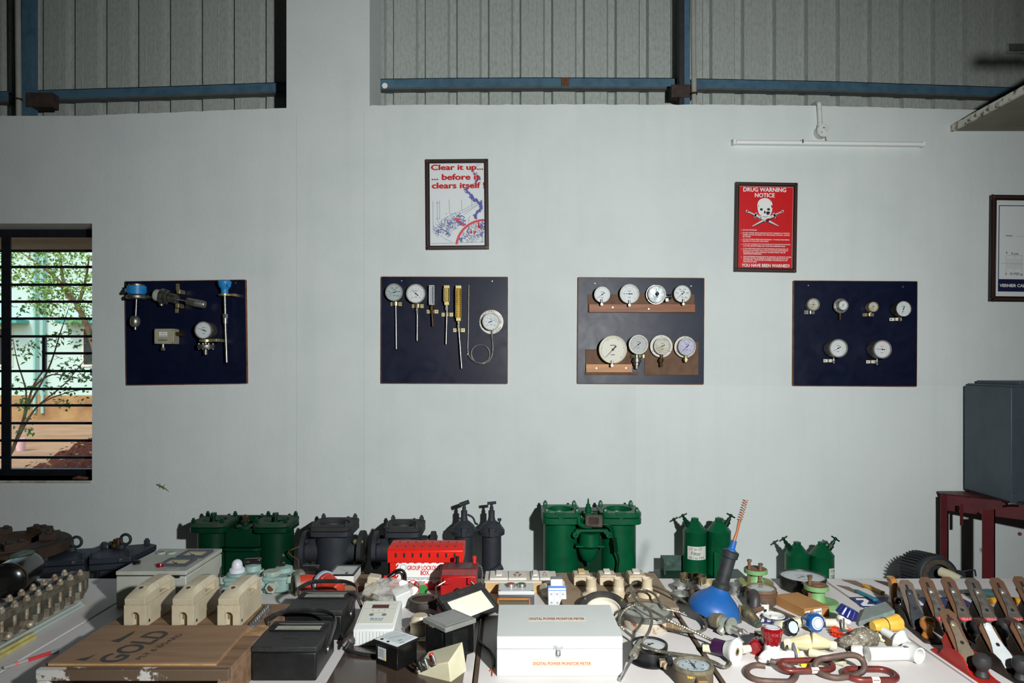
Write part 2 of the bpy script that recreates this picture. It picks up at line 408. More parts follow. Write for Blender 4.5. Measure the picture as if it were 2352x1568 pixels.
# ---------------- window
FR = M('black_steel_frame', (22, 24, 30), .45, c2=(30, 32, 38), scale=20)
w1 = MB(); yw = 4.26; kw = yw / F
X = lambda px: (px - CX) * kw
Z = lambda py: EYE - (py - CY) * kw
w1.box(xl, xr + .02, yw, yw + .05, zt - .05, zt + .0); w1.box(xl, xr + .02, yw, yw + .05, zb, zb + .04)
w1.box(X(3), X(24), yw, yw + .010, zb + .04, zt - .05); w1.box(xl, xl + .05, yw, yw + .05, zb + .04, zt - .05)
w1.box(xr - .03, xr + .0, yw, yw + .05, zb + .04, zt - .05)
win = struct('window_1', w1, FR, smooth=0)
for py in (575, 612, 653, 692, 731, 772, 852, 893, 931, 972, 1012, 1051):
    m = MB(); m.box(xl + .05, xr - .03, yw + .012, yw + .024, Z(py) - .0078, Z(py) + .0078); obj('grille_bar', m, FR, win)
m = MB(); m.box(X(98), xr - .03, yw + .012, yw + .024, Z(811) - .0078, Z(811) + .0078); obj('grille_bar', m, FR, win)
m = MB(); m.box(X(94), X(101), yw + .010, yw + .026, Z(852), Z(772)); obj('grille_upright', m, FR, win)
m = MB(); m.box(xl, xr, WY - .012, WB, zb - .014, zb); obj('sill', m, M('sill_plaster', (190, 190, 178), .85, c2=(150, 146, 132), scale=20), win, bev=.003)
m = MB(); m.tube([(xr - .14, WY + .05, zb + .0), (xr - .10, WY + .03, zb + .012), (xr - .05, WY + .04, zb + .004)], .011); obj('mud_lump', m, RUST, win)
# ---------------- outside
b = MB(); b.box(-60, 30, WB, 60, -.3, -.02); struct('ground_outside', b, M('sandy_soil', (164, 132, 98), .95, c2=(140, 108, 78), scale=1.2, bump=.3, bscale=8), smooth=0)
b = MB(); b.box(-7.1, -2.2, WB, WB + .62, 2.50, 2.58); struct('trim_3', b, M('shade_slab', (150, 145, 125), .85, c2=(135, 130, 112), scale=4), smooth=0)
MINT = M('mint_wall_paint', (196, 226, 214), .85, c2=(186, 219, 208), scale=.6)
bd = thing('building', 'mint green building seen through the window behind the trees', 'building', (-16, 21.5, -.02))
m = MB(); m.box(-16, 14, 0, 6, .72, 9); obj('wall', m, MINT, bd, smooth=0)
m = MB(); m.box(-16, 14, -.08, 6, 0, .76); obj('plinth', m, M('ochre_plinth', (176, 146, 98), .9, c2=(146, 112, 74), scale=1.2), bd, smooth=0)
for px0, px1, py0, py1 in ((188, 330, 750, 842), (-160, 30, 750, 842)):
    xa, xb = xy(px0, 21.5) + 16, xy(px1, 21.5) + 16; za, zc = zy(py1, 21.5) + .02, zy(py0, 21.5) + .02
    m = MB(); m.frame(xa, xb, za, zc, .07, -.03, .1); wo = obj('window', m, M('cream_frame', (225, 225, 210), .6), bd)
    m = MB(); m.box(xa + .07, xb - .07, -.01, .05, za + .07, zc - .07); obj('pane', m, M('dark_room', (40, 48, 50), .3), wo)
    m = MB(); m.box(xa - .5, xb + .5, -.55, 0, zc + .08, zc + .2); obj('sunshade', m, M('teal_paint', (86, 170, 160), .7), bd)
for px in (80, 98):
    m = MB(); xx = xy(px, 21.4) + 16; m.tube([(xx, -.1, .2), (xx, -.1, 7)], .05); obj('drain_pipe', m, M('mint_pipe', (150, 205, 196), .6), bd)
# heap of red earth
hb = MB(); n = 64; vs = []; fs = []
rr = random.Random(3)
for i in range(n):
    for j in range(n):
        u, v = i / (n - 1) * 2 - 1, j / (n - 1) * 2 - 1
        q = max(0, 1 - (u * u + v * v)); vs.append((u * 2.6, v * 1.6, 1.0 * q ** 1.1 + rr.uniform(-.06, .06) * (q > 0) + .10 * math.sin(9 * u) * q * math.cos(7 * v)))
for i in range(n - 1):
    for j in range(n - 1): fs.append((i * n + j, (i + 1) * n + j, (i + 1) * n + j + 1, i * n + j + 1))
hb.add(vs, fs); hp = obj('earth_heap', hb, M('red_earth', (98, 48, 30), .95, c2=(56, 32, 22), scale=14, lo=.35, hi=.65)); hp.location = (-4.1, 8.6, -.12)
tag(hp, 'heap of red earth outside the window', 'earth heap', kind='stuff')
lf = MB()
def leaf(mb, c, L, wd, rot):
    q = Euler(rot).to_matrix(); c = Vector(c)
    pts = [(0, 0, 0), (wd, L * .45, .1 * L), (0, L, -.05 * L), (-wd, L * .45, .1 * L)]
    mb.add([c + q @ Vector(p) for p in pts], [(0, 1, 2), (0, 2, 3)])
for i in range(700):
    u, v = rr.uniform(-.95, .9), rr.uniform(-.95, .3); q = max(0, 1 - (u * u + v * v))
    if q > 0: leaf(lf, (-4.1 + u * 2.6, 8.6 + v * 1.6, -.06 + 1.0 * q ** 1.1 + .05), rr.uniform(.035, .075), .018, (rr.uniform(-.4, .4), rr.uniform(-.4, .4), rr.uniform(0, 6)))
tag(obj('fallen_leaves', lf, M('dry_leaf', (160, 146, 104), .8, c2=(96, 92, 52), scale=8), smooth=0), 'dry fallen leaves scattered on the red earth heap outside', 'leaves', kind='stuff')
LEAF = M('green_leaf', (150, 192, 86), .55, c2=(104, 156, 66), scale=3, lo=.4, hi=.6)
LEAF2 = M('dark_green_leaf', (96, 146, 74), .55, c2=(124, 168, 86), scale=3)
BARK = M('brown_bark', (140, 116, 92), .9, c2=(108, 88, 70), scale=12)
def tree(label, y, trunk, crown, nleaf, mat, L, seed, brs, r0, name='tree'):
    r_ = random.Random(seed); c0 = P(trunk[0][0], trunk[0][1], y); o = thing(name, label, name, (c0.x, y, -.02))
    g = lambda p, dy=0: P(p[0], p[1], y + dy) - Vector((c0.x, y, -.02))
    pts = [Vector((0, 0, 0))] + [g(p) for p in trunk]
    m = MB(); pp = crom(pts, 5); m.tube(pp, [r0 * (1 - .75 * i / len(pp)) for i in range(len(pp))], n=8); obj('trunk', m, BARK, o)
    for br in brs:
        m = MB(); pp = crom([g(p, r_.uniform(-.15, .15) * i) for i, p in enumerate(br)], 5); m.tube(pp, [r0 * .45 * (1 - .8 * i / len(pp)) for i in range(len(pp))], n=6); obj('branch', m, BARK, o)
    m = MB()
    for (x0, x1, y0, y1, wgt) in crown:
        for i in range(int(nleaf * wgt)):
            c = g((r_.uniform(x0, x1), r_.uniform(y0, y1)), r_.uniform(-.5, .5))
            for k in range(r_.choice((2, 3, 4))):
                leaf(m, c + Vector((r_.gauss(0, L * .5), r_.gauss(0, L * .5), r_.gauss(0, L * .4))), L * r_.uniform(.6, 1.1), L * .24, (r_.uniform(-1.3, .3), r_.uniform(-.8, .8), r_.uniform(0, 6.28)))
    obj('foliage', m, mat, o, smooth=0); return o
tree('leafy tree with a leaning trunk outside the window', 10.7, [(240, 900), (212, 780), (172, 692), (140, 655)], [(10, 215, 560, 660, 1.2), (60, 215, 650, 700, .55), (90, 215, 690, 740, .25), (-90, 30, 560, 700, .6)], 300, LEAF, .075, 5,
     [[(165, 690), (130, 640), (80, 600), (40, 575)], [(175, 710), (195, 650), (205, 590)], [(150, 670), (140, 610), (140, 560)]], .075)
tree('thin branched shrub with dark leaves outside the window', 6.2, [(8, 1080), (30, 1030), (55, 960), (75, 890), (100, 850)], [(30, 110, 780, 830, .22), (120, 210, 820, 870, .4), (30, 215, 870, 900, .3), (120, 190, 915, 930, .12), (30, 70, 915, 940, .1), (40, 130, 690, 720, .12), (110, 210, 740, 790, .3), (25, 70, 960, 990, .1)], 95, LEAF2, .055, 9,
     [[(30, 1030), (80, 940), (150, 880), (215, 800)], [(40, 1000), (90, 930), (160, 900), (230, 890)], [(55, 960), (60, 900), (40, 830), (30, 780)], [(75, 890), (120, 860), (190, 870)], [(60, 940), (110, 850), (140, 760), (160, 700)]], .022, 'shrub')
o = thing('paint_bucket', 'small pink and white bucket standing on the sand beyond the window', 'bucket', (xy(48, 13.5), 13.5, -.02))
m = MB(); m.lathe([(.07, 0), (.1, .24), (.1, .25), (.085, .25), (.065, .03), (0, .03)]); obj('body', m, M('pinkish_plastic', (225, 190, 190), .6), o)
m = MB(); m.tube([(-.1, 0, .24), (-.08, 0, .33), (0, 0, .37), (.08, 0, .33), (.1, 0, .24)], .006); obj('handle', m, STEEL, o)
# gecko on the wall
GECK = M('gecko_skin', (110, 108, 70), .6, c2=(80, 76, 52), scale=120)
o = thing('gecko', 'small olive gecko clinging to the wall below the window', 'gecko', P(372, 1118, WY))
k = S; m = MB()
sp = [(-11.5, 5.8), (-9, 5.5), (-6.5, 4.2), (-3, 2.6), (1, .8), (4, -.8), (6, -2), (9, -3.6), (12, -6), (15, -8.6), (17.2, -11)]
m.tube(crom([(x * k, -.005, z * k) for x, z in sp], 4), [r_ * k for r_ in sum([[a + (b_ - a) * i / 4 for i in range(4)] for a, b_ in zip((.9, 1.9, 1.4, 1.8, 2.0, 1.7, 1.3, 1.0, .75, .5), (1.9, 1.4, 1.8, 2.0, 1.7, 1.3, 1.0, .75, .5, .2))], []) + [.1]], n=10, flat=(.8, 1))
for pts in ([(-4.5, 3.2), (-4.4, 6.5), (-4.2, 8)], [(-4.8, 2.6), (-5.2, -.5), (-4.4, -2.2)], [(3.5, .2), (5.5, 3), (7, 5)], [(2.8, -1.2), (1.8, -2.6), (4.3, -5.2)]):
    m.tube([(x * k, -.003, z * k) for x, z in pts], [.8 * k, .6 * k, .5 * k], n=6)
    ex, ez = pts[-1]
    for a in (-.9, -.3, .3, .9): m.tube([(ex * k, -.002, ez * k), ((ex + 1.1 * math.sin(a)) * k, -.002, (ez + (1.1 if ez > 0 else -1.1) * math.cos(a)) * k)], .22 * k, n=5)
obj('body', m, GECK, o)
# tube light + conduit
o = thing('tube_light', 'white unlit tube light batten on the wall at upper right', 'tube light', P(1897, 333, WY))
o.rotation_euler = (0, R(.62), 0)
m = MB(); m.box(-.567, .567, -.028, 0, -.0085, .013); obj('batten', m, M('cream_batten', (232, 232, 226), .45), o, bev=.003)
m = MB(); m.cyl((-.55, -.04, -.001), (.55, -.04, -.001), .012, n=16); obj('tube', m, M('frosted_tube', (238, 240, 238), .35, coat=.3), o)
for s in (-1, 1):
    m = MB(); m.cb(s * .56, -.035, 0, .018, .034, .03); obj('end_cap', m, M('cream_batten', (0, 0, 0)), o, bev=.003)
m = MB(); m.cb(-.16, -.053, .004, .006, .004, .022); obj('clip', m, BRONZE, o)
PVC = M('white_painted_pvc', (214, 216, 212), .5, c2=(200, 202, 198), scale=20)
o = thing('conduit_pipe', 'white bent conduit dropping to the junction box above the tube light', 'pipe', P(1880, 290, WY))
m = MB(); m.tube(crom([(-.01, .3, .145), (-.008, .1, .143), (-.006, -.01, .135), (-.004, -.018, .1), (0, -.018, .05), (0.003, -.018, -.015)], 5), .0135, n=12); obj('pipe', m, PVC, o)
m = MB(); m.cyl((-.001, -.018, .005), (0.003, -.018, -.02), .017); obj('coupling', m, PVC, o)
o = thing('junction_box', 'round white junction box with a cable hole above the tube light', 'junction box', P(1883, 306, WY))
m = MB(); m.lathe([(.038, 0), (.036, .045), (.039, .046), (.039, .054), (0, .054)], axis=(0, -1, 0), n=32); obj('box', m, PVC, o)
m = MB(); m.cb(.0, -.0545, .014, .012, .002, .004); obj('slot', m, INK, o)
m = MB(); m.tube(crom([(.006, -.055, .012), (.016, -.06, -.01), (.02, -.05, -.035), (.03, -.03, -.06)], 4), .003); obj('cable', m, PVC, o)
m = MB(); m.cyl((-.012, -.054, -.012), (-.012, -.0555, -.012), .0035, n=8); obj('screw', m, DSTEEL, o)

# ---------------- red steel stand and grey cabinet, right
RED = M('dark_red_paint', (92, 30, 35), .5, c2=(78, 26, 31), scale=12, bump=.05)
tt = P(2160, 1128, 4.04); zs = tt.z; xs = tt.x
o = thing('steel_stand', 'dark red steel angle stand at the right edge', 'stand', (xs, 3.2, 0))
yr = 4.05; x1 = xs + 1.6
dfr = 3.83
m = MB()
# the top is skewed: its near edge runs toward the camera to the right
A = P(2160, 1130, 4.02); B = P(2160, 1138, 3.98); Cc = P(2420, 1242, 2.95); D = P(2700, 1128, 4.02)
pol = [(A.x, 4.05), (B.x + .0, 3.97), (xs + .95, 3.05), (xs + 1.8, 3.05), (xs + 1.8, 4.05)]
m.prism([(x - xs, y - 3.2) for x, y in pol], zs - .006, zs); obj('top_sheet', m, RED, o, smooth=0)
m = MB(); a = Vector((B.x - xs, 3.97 - 3.2, 0)); c = Vector((.95, 3.05 - 3.2, 0)); nrm = Vector((-(c - a).y, (c - a).x, 0)).normalized() * .006
m.hexa([(a.x, a.y, zs - .095), (c.x, c.y, zs - .095), (c.x + nrm.x, c.y + nrm.y, zs - .095), (a.x + nrm.x, a.y + nrm.y, zs - .095)], [(a.x, a.y, zs), (c.x, c.y, zs), (c.x + nrm.x, c.y + nrm.y, zs), (a.x + nrm.x, a.y + nrm.y, zs)])
obj('edge_angle', m, RED, o, smooth=0)
def leg(px0, px1, d, nm='leg'):
    m = MB(); xa = xy(px0, d) - xs; xb = xy(px1, d) - xs; y = d - 3.2
    m.box(xa, xb, y, y + .006, 0, zs - .006); m.box(xb - .006, xb, y, y + .05, 0, zs - .006); return obj(nm, m, RED, o, smooth=0)
leg(2161, 2179, 3.95); leg(2257, 2286, 3.55); leg(2560, 2590, 3.2)
m = MB(); q = P(2209, 1165, 3.80); m.box(q.x - xs - .009, q.x - xs + .009, q.y - 3.2, q.y - 3.2 + .003, q.z - .1, q.z + .02); obj('hook_strip', m, RED, o)
for px, py, d in ((2203, 1131, 3.95), (2243, 1131, 3.95), (2226, 1138, 3.85), (2264, 1139, 3.85)):
    m = MB(); q = Vector(((px - CX) * d / F, d, zs)); m.cb(q.x - xs, q.y - 3.2, zs + .0004, .014, .007, .001); obj('bolt_slot', m, INK, o)
for px, d in ((2204, 3.84), (2340, 3.25)):
    m = MB(); m.bolt(((px - CX) * d / F - xs - .004, d - 3.2 - .012, zs - .055), (-.7, -.7, 0), .009, .006); obj('edge_bolt', m, RED, o)
GCAB = M('slate_grey_paint', (68, 79, 88), .5, c2=(60, 71, 80), scale=8)
cb_ = thing('machine_cabinet', 'slate grey steel cabinet standing on the red stand at the right edge', 'cabinet', (xy(2322, 3.66), 3.66, zs))
Hh = zy(889, 3.66) - zs
m = MB(); m.box(0, .7, 0, .38, .012, Hh); obj('body', m, GCAB, cb_, bev=.006)
m = MB(); m.box(.012, .69, .01, .37, Hh, Hh + .012); m.box(.06, .6, .02, .36, Hh + .012, Hh + .03); obj('lid', m, GCAB, cb_, bev=.003)
m = MB(); m.box(-.004, .03, -.008, .004, 0, .06); obj('foot_bracket', m, GCAB, cb_, bev=.002)
m = MB(); m.box(.02, .68, .02, .36, 0, .012); obj('base', m, BLACKM, cb_)
m = MB(); m.tube([(-.03, -.02, .006), (0, -.03, .01), (.04, -.03, .006)], .005); obj('bolt', m, DSTEEL, cb_)

# ---------------- tables
TOP = M('white_table_paint', (214, 209, 207), .5, c2=(196, 191, 189), scale=3.2, bump=.04, bscale=60, stretch=(1, .3, 1), lo=.45, hi=.8, detail=8)
TEDGE = M('worn_wood_edging', (92, 74, 58), .8, c2=(66, 54, 44), scale=30, stretch=(1, .1, 1))
WOODLEG = M('table_leg_wood', (150, 120, 88), .7, c2=(120, 95, 70), scale=10, stretch=(1, 1, .1))
YF, YBK = 1.72, 2.898
xsn = [-2.215, -1.505, -.81, -.11, .595, 1.314, 2.03, 2.75]
labs = ['white topped workbench holding the bolted steel bar at far left', 'white topped workbench under the grey electrical panel box', 'white topped workbench under the red lockout box', 'white topped workbench under the white instrument case',
        'white topped workbench under the blue plunger and tap parts', 'white topped workbench under the row of hand planes', 'white topped workbench at the right edge of the photo']
for i, (a, c) in enumerate(zip(xsn, xsn[1:])):
    o = thing('workbench', labs[i], 'table', ((a + c) / 2, (YF + YBK) / 2, 0), group='white workbenches in a row')
    hw = (c - a) / 2 - .005; hd = (YBK - YF) / 2
    m = MB(); m.box(-hw, hw, -hd, hd, TZ - .028, TZ); obj('tabletop', m, TOP, o, bev=.0015)
    if i in (3, 4):
        m = MB(); m.box(-hw - .0045, -hw + .008, -hd, hd, TZ - .02, TZ + .0015); obj('edging_strip', m, TEDGE, o)
    m = MB(); m.frame(-hw + .03, hw - .03, TZ - .11, TZ - .028, .02, -hd + .04, -hd + .06); obj('apron', m, WOODLEG, o)
    for sx in (-1, 1):
        for sy in (-1, 1):
            m = MB(); m.cb(sx * (hw - .05), sy * (hd - .07), (TZ - .028) / 2, .05, .05, TZ - .028); obj('leg', m, WOODLEG, o)
BZ = 0.38
o = thing('low_bench', 'low bench behind the tables carrying the filters along the wall', 'bench', (0, 3.5, 0))
m = MB(); m.box(-4.2, 2.38, -.40, .56, BZ - .03, BZ); obj('benchtop', m, TOP, o)
for x in (-4.1, -2, 0, 2.3):
    for y in (-.35, .5):
        m = MB(); m.cb(x, y, (BZ - .03) / 2, .05, .05, BZ - .03); obj('leg', m, WOODLEG, o)
# ================================================================ INSTRUMENT BOARDS ON THE WALL
def board_mat(name, c, c2, rough, scr):
    m = M(name, c, rough, spec=.32, c2=c2, scale=5, lo=.4, hi=.75, detail=8)
    nt = m.node_tree; b = nt.nodes['Principled BSDF']
    tc = nt.nodes.new('ShaderNodeTexCoord'); n = nt.nodes.new('ShaderNodeTexNoise'); n.inputs['Scale'].default_value = 7; n.inputs['Detail'].default_value = 8; n.inputs['Distortion'].default_value = 1.5
    nt.links.new(tc.outputs['Object'], n.inputs['Vector'])
    r = nt.nodes.new('ShaderNodeMapRange'); r.inputs[1].default_value = .3; r.inputs[2].default_value = .75; r.inputs[3].default_value = rough - scr; r.inputs[4].default_value = rough + scr
    nt.links.new(n.outputs['Fac'], r.inputs[0]); nt.links.new(r.outputs[0], b.inputs['Roughness'])
    return m
NAVYB = board_mat('navy_laminate', (10, 17, 42), (14, 22, 48), .42, .08)
NAVYW = board_mat('scuffed_navy_laminate', (20, 28, 50), (32, 39, 56), .40, .035)
PLYE = M('plywood_edge', (132, 84, 52), .8, c2=(92, 58, 36), scale=30)
BEZ = M('satin_bezel', (150, 150, 145), .5, .6, c2=(128, 127, 120), scale=60)
BT = .018
def board(px0, py0, px1, py1, mat, label, tilt=0, nails=()):
    yf = WY - BT; k = yf / F; w = (px1 - px0) * k / 2; h = (py1 - py0) * k / 2
    c = P((px0 + px1) / 2, (py0 + py1) / 2, yf)
    o = thing('instrument_board', label, 'display board', (c.x, WY, c.z), (0, R(tilt), 0), group='navy instrument boards on the wall')
    m = MB(); m.yprism(rrect(-w, w, -h, h, .006, 3), -BT, 0); obj('edge', m, PLYE, o, smooth=30)
    m = MB(); m.yprism(rrect(-w + .0035, w - .0035, -h + .0035, h - .0035, .005, 3), -BT - .0008, -BT + .002); obj('panel', m, mat, o, smooth=30)
    for x, y in nails:
        m = MB(); q = P(x, y, yf) - c; m.lathe([(.0045, 0), (.004, .002), (0, .003)], (q.x, -BT - .0008, q.z), (0, -1, 0), 10); obj('screw_head', m, STEEL, o)
    return o
board(288, 643.5, 566, 883, NAVYB, 'navy board beside the window with blue headed level instruments', -.8, [(543, 651)])
board(875, 635, 1166.5, 881, NAVYB, 'navy board below the clean-up poster holding thermometers', .15, [(922, 645), (1130, 645)])
board(1326.5, 637, 1617.5, 882, NAVYW, 'scuffed navy board with wooden rails of large white gauges', .35, [(1366, 651), (1587, 656), (1414, 681)])
board(1822, 644.5, 2107, 887, NAVYB, 'navy board at right with six small steel gauges', .35, [(1856, 656), (2073, 658)])

def gauge(label, px, py, Rp, off, depth, parent_y=WY - BT - .0008, case=DSTEEL, bez=BEZ, dial=DIAL, ptr=45, name='pressure_gauge', cat='gauge', tick=(135, 405), red=False, nums=None, flange=None, back=None, rim=.12, knob=None, two=False, grp=None, text_=None, dialr=.86, case_r=1.0, blue_ptr=False):
    """dial gauge facing the room; off = distance of its face from the board"""
    yf = parent_y - off; k = yf / F; r = Rp * k
    o = thing(name, label, cat, P(px, py, yf), group=grp)
    mk_gauge(o, r, depth, case, bez or case, dial, ptr, tick, red, nums, rim, knob, two, text_, case_r)
    if flange:
        fr, fm, fd_ = flange
        m = MB(); m.lathe([(fr * k, 0), (fr * k, .003), (r * .9, .003)], (0, fd_ + .003, 0), (0, -1, 0), 40); obj('mounting_flange', m, fm, o)
        for a in (90, 210, 330):
            m = MB(); m.cyl((math.cos(R(a)) * (fr * k + r) / 2, fd_ - .0002, math.sin(R(a)) * (fr * k + r) / 2), (math.cos(R(a)) * (fr * k + r) / 2, fd_ - .001, math.sin(R(a)) * (fr * k + r) / 2), .0028, n=8); obj('screw_hole', m, INK, o)
    return o, k, r
def mk_gauge(o, r, depth, case, bez, dial, ptr, tick=(135, 405), red=False, nums=None, rim=.12, knob=None, two=False, text_=None, case_r=1.0):
    ax = (0, -1, 0); ri = r * (1 - rim)
    m = MB(); m.lathe([(0, 0), (r * .93 * case_r, 0), (r * .97 * case_r, .004), (r * .97 * case_r, depth - .012), (r * .9, depth - .006), (0, depth - .006)], (0, depth, 0), ax, 36)
    obj('case', m, case, o)
    m = MB(); m.lathe([(r * .96, 0), (r, .003), (r, .010), (r * .985, .014), (ri * 1.02, .014), (ri, .011), (ri, .004)], (0, .012, 0), ax, 40, closed=True); obj('bezel', m, bez, o)
    m = MB(); m.lathe([(ri * 1.01, 0), (ri * 1.01, .002), (0, .002)], (0, .0068, 0), ax, 40); d = obj('dial', m, dial, o)
    m = MB(); a0, a1 = tick
    # pixel-visible scale: arc plus ticks (angles clockwise from straight down-left)
    n = 25
    def pol(a, q): t = R(-90 - (a - 90)) ; return (math.cos(t) * q * ri, math.sin(t) * q * ri)
    prev = None; y = .0045
    for i in range(n + 1):
        a = a0 - 90 + (a1 - a0) * i / n
        t = R(225 - (a1 - a0) * i / n)
        L = .14 if i % 5 == 0 else .07; wd = .022 if i % 5 == 0 else .012
        c, s = math.cos(t), math.sin(t); nx, nz = -s * wd * ri / 2, c * wd * ri / 2
        p0 = (c * .90 * ri, s * .90 * ri); p1 = (c * (.90 - L) * ri, s * (.90 - L) * ri)
        m.add([(p0[0] + nx, y, p0[1] + nz), (p0[0] - nx, y, p0[1] - nz), (p1[0] - nx, y, p1[1] - nz), (p1[0] + nx, y, p1[1] + nz)], [(0, 1, 2, 3)])
    for q in ((.90,) if not two else (.90, .62)):
        for i in range(30):
            ta, tb = R(225 - 270 * i / 30), R(225 - 270 * (i + 1) / 30); e = .012
            m.add([(math.cos(ta) * q * ri, y, math.sin(ta) * q * ri), (math.cos(tb) * q * ri, y, math.sin(tb) * q * ri), (math.cos(tb) * (q - e) * ri, y, math.sin(tb) * (q - e) * ri), (math.cos(ta) * (q - e) * ri, y, math.sin(ta) * (q - e) * ri)], [(0, 1, 2, 3)])
    # caption strokes and screws of the dial
    m.cb(0, y, ri * .33, ri * .42, .0003, ri * .05)
    m.cb(0, y, -ri * .40, ri * .3, .0003, ri * .05)
    obj('dial_markings', m, REDINK if red else INK, d, smooth=0)
    if nums:
        for i, t_ in enumerate(nums):
            if not t_: continue
            t = R(225 - 270 * i / (len(nums) - 1)); text('dial_number', t_, INK, d, (math.cos(t) * .62 * ri, .0042, math.sin(t) * .62 * ri), h=ri * .15, rot=(R(90), 0, 0), bold=.01)
    if ptr is not None:
        m = MB(); t = R(ptr); c, s = math.cos(t), math.sin(t); y = .0025
        w0, w1 = ri * .05, ri * .012
        m.at((0, 0, 0), (0, -t, 0))
        m.add([(-ri * .36, y, -ri * .07), (-ri * .36, y, ri * .07), (-ri * .08, y, w0 * .6), (ri * .78, y, w1), (ri * .78, y, -w1), (-ri * .08, y, -w0 * .6)], [(0, 1, 2, 3, 4, 5)])
        m.at(); m.lathe([(ri * .09, 0), (ri * .09, .0015), (0, .0015)], (0, y + .0005, 0), ax, 14)
        obj('pointer', m, INK, o, smooth=0)
    m = MB(); m.lathe([(ri, 0), (ri, .001), (0, .0015)], (0, -.0004 + .001, 0), ax, 32); obj('glass', m, GLASS, o)
    if knob:
        m = MB(); m.lathe([(knob, 0), (knob, .012), (knob * .6, .018), (0, .02)], (0, -.001, 0), ax, 20); obj('center_knob', m, BLACK, o)
def stem(o, r, L, y, mat, rad=.007, hexr=.012):
    m = MB(); m.cyl((0, y, -r * .9), (0, y, -r - L), rad, n=12); m.lathe([(hexr, 0), (hexr, L * .35)], (0, y, -r - L * .55), (0, 0, -1), 6); obj('stem', m, mat, o)
def strap(o, x, z, w, ys, mat=BRASS, hgt=.022, rad=.016, wall=0):
    """U-shaped strap clamp round a stem with two screwed ears; ys = y of ears, bulges toward -Y"""
    m = MB(); pts = [(-w, ys), (-rad - .002, ys), (-rad, ys - .004)] + [(rad * math.cos(R(a)), ys - .012 - rad * math.sin(R(a))) for a in range(180, -1, -30)] + [(rad, ys - .004), (rad + .002, ys), (w, ys)]
    pl = [(a, b) for a, b in pts] + [(a, b + .002) for a, b in reversed(pts)]
    m.at((x, 0, z)); m.prism(pl, -hgt / 2, hgt / 2); ob = obj('strap', m, mat, o, smooth=30)
    for s in (-1, 1):
        m = MB(); m.lathe([(.004, 0), (.003, .002), (0, .0025)], (x + s * (w - .009), ys, z), (0, -1, 0), 8); obj('strap_screw', m, DSTEEL, ob)
    return ob
BY = WY - BT - .0008
# ---- board 1 (left)
BLUEC = M('sky_blue_paint', (40, 140, 205), .4, c2=(34, 128, 195), scale=30)
def wl(px, py, off): return P(px, py, BY - off)
o = thing('level_switch', 'blue headed float switch hanging at the upper left of the board by the window', 'level switch', wl(314, 672, .075)); k = (BY - .075) / F; o_ = .0
m = MB(); m.lathe([(0, 0), (18 * k, 0), (18 * k, 3 * k), (20.5 * k, 3 * k), (20.5 * k, 19 * k), (18 * k, 19.5 * k), (0, 19.5 * k)], (0, 0, -4 * k), n=28); m.cyl((-18 * k, -.01, 5 * k), (-23 * k, -.012, 5 * k), 4.5 * k); m.cyl((18 * k, -.01, 5 * k), (21.5 * k, -.012, 5 * k), 3.5 * k); obj('head', m, BLUEC, o)
m = MB(); m.lathe([(17 * k, 0), (17 * k, 3.5 * k), (14 * k, 4 * k), (0, 4 * k)], (0, 0, 15.5 * k), n=28); obj('cap', m, DSTEEL, o)
m = MB(); m.lathe([(0, 0), (20 * k, 0), (22 * k, 2 * k), (22 * k, 7 * k), (19 * k, 10 * k), (0, 10 * k)], (0, 0, -15 * k), n=28); m.cb(24 * k, .03, -10 * k, 14 * k, .09, 6 * k); obj('clamp_band', m, DSTEEL, o)
m = MB(); m.cyl((-.5 * k, 0, -15 * k), (-2.5 * k, 0, -58 * k), 1.6 * k); obj('rod', m, STEEL, o)
m = MB(); m.lathe([(0, 0), (6 * k, 1 * k), (10 * k, 6 * k), (10.8 * k, 13 * k), (10 * k, 20 * k), (6 * k, 25 * k), (0, 26 * k)], (-3.5 * k, 0, -79 * k), n=24); obj('float', m, STEEL, o)
m = MB(); m.cyl((-3 * k, 0, -79 * k), (-3 * k, 0, -85 * k), 2.6 * k); obj('nut', m, STEEL, o)
m = MB(); m.cyl((-26 * k, 0, 1 * k), (-30 * k, 0, 1 * k), 3.5 * k); m.cyl((-20 * k, 0, 1 * k), (-27 * k, 0, 1 * k), 2 * k); obj('cable_gland', m, BLACKM, o)
PGREY = M('pale_grey_cover', (190, 192, 180), .5, c2=(165, 168, 156), scale=30)
o = thing('float_level_switch', 'side mounted level switch with a horizontal steel float on the board by the window', 'level switch', wl(386, 683, .06)); k = (BY - .06) / F
ax = Vector((1, 0, -.20)).normalized()
def al(t, e=0): return (ax.x * t * k, 0, ax.z * t * k + e * k)
m = MB(); m.lathe([(0, 0), (12 * k, 0), (14 * k, 3 * k), (14 * k, 14 * k), (0, 14 * k)], al(-31), ax, 10); obj('cover', m, PGREY, o)
m = MB(); m.lathe([(0, 0), (16 * k, 0), (18 * k, 2 * k), (18 * k, 10 * k), (0, 10 * k)], al(-17), ax, 24); m.cyl(al(-14, -8), (al(-16, -22)), 5 * k); obj('housing', m, DSTEEL, o)
m = MB(); m.lathe([(17 * k, 0), (17 * k, 6 * k)], al(-5), ax, 4); obj('square_flange', m, DSTEEL, o)
m = MB(); m.lathe([(10 * k, 0), (11 * k, 3 * k), (11 * k, 19 * k), (8 * k, 21 * k), (0, 21 * k)], al(3), ax, 24); obj('neck', m, DSTEEL, o)
m = MB(); m.cyl(al(23), al(46), 1.7 * k); obj('arm', m, STEEL, o)
m = MB(); m.lathe([(0, 0), (7 * k, 1 * k), (9 * k, 4 * k), (9 * k, 21 * k), (9.3 * k, 22 * k), (9 * k, 23 * k), (9 * k, 41 * k), (7.5 * k, 44 * k), (0, 45 * k)], al(43), ax, 24); obj('float', m, STEEL, o)
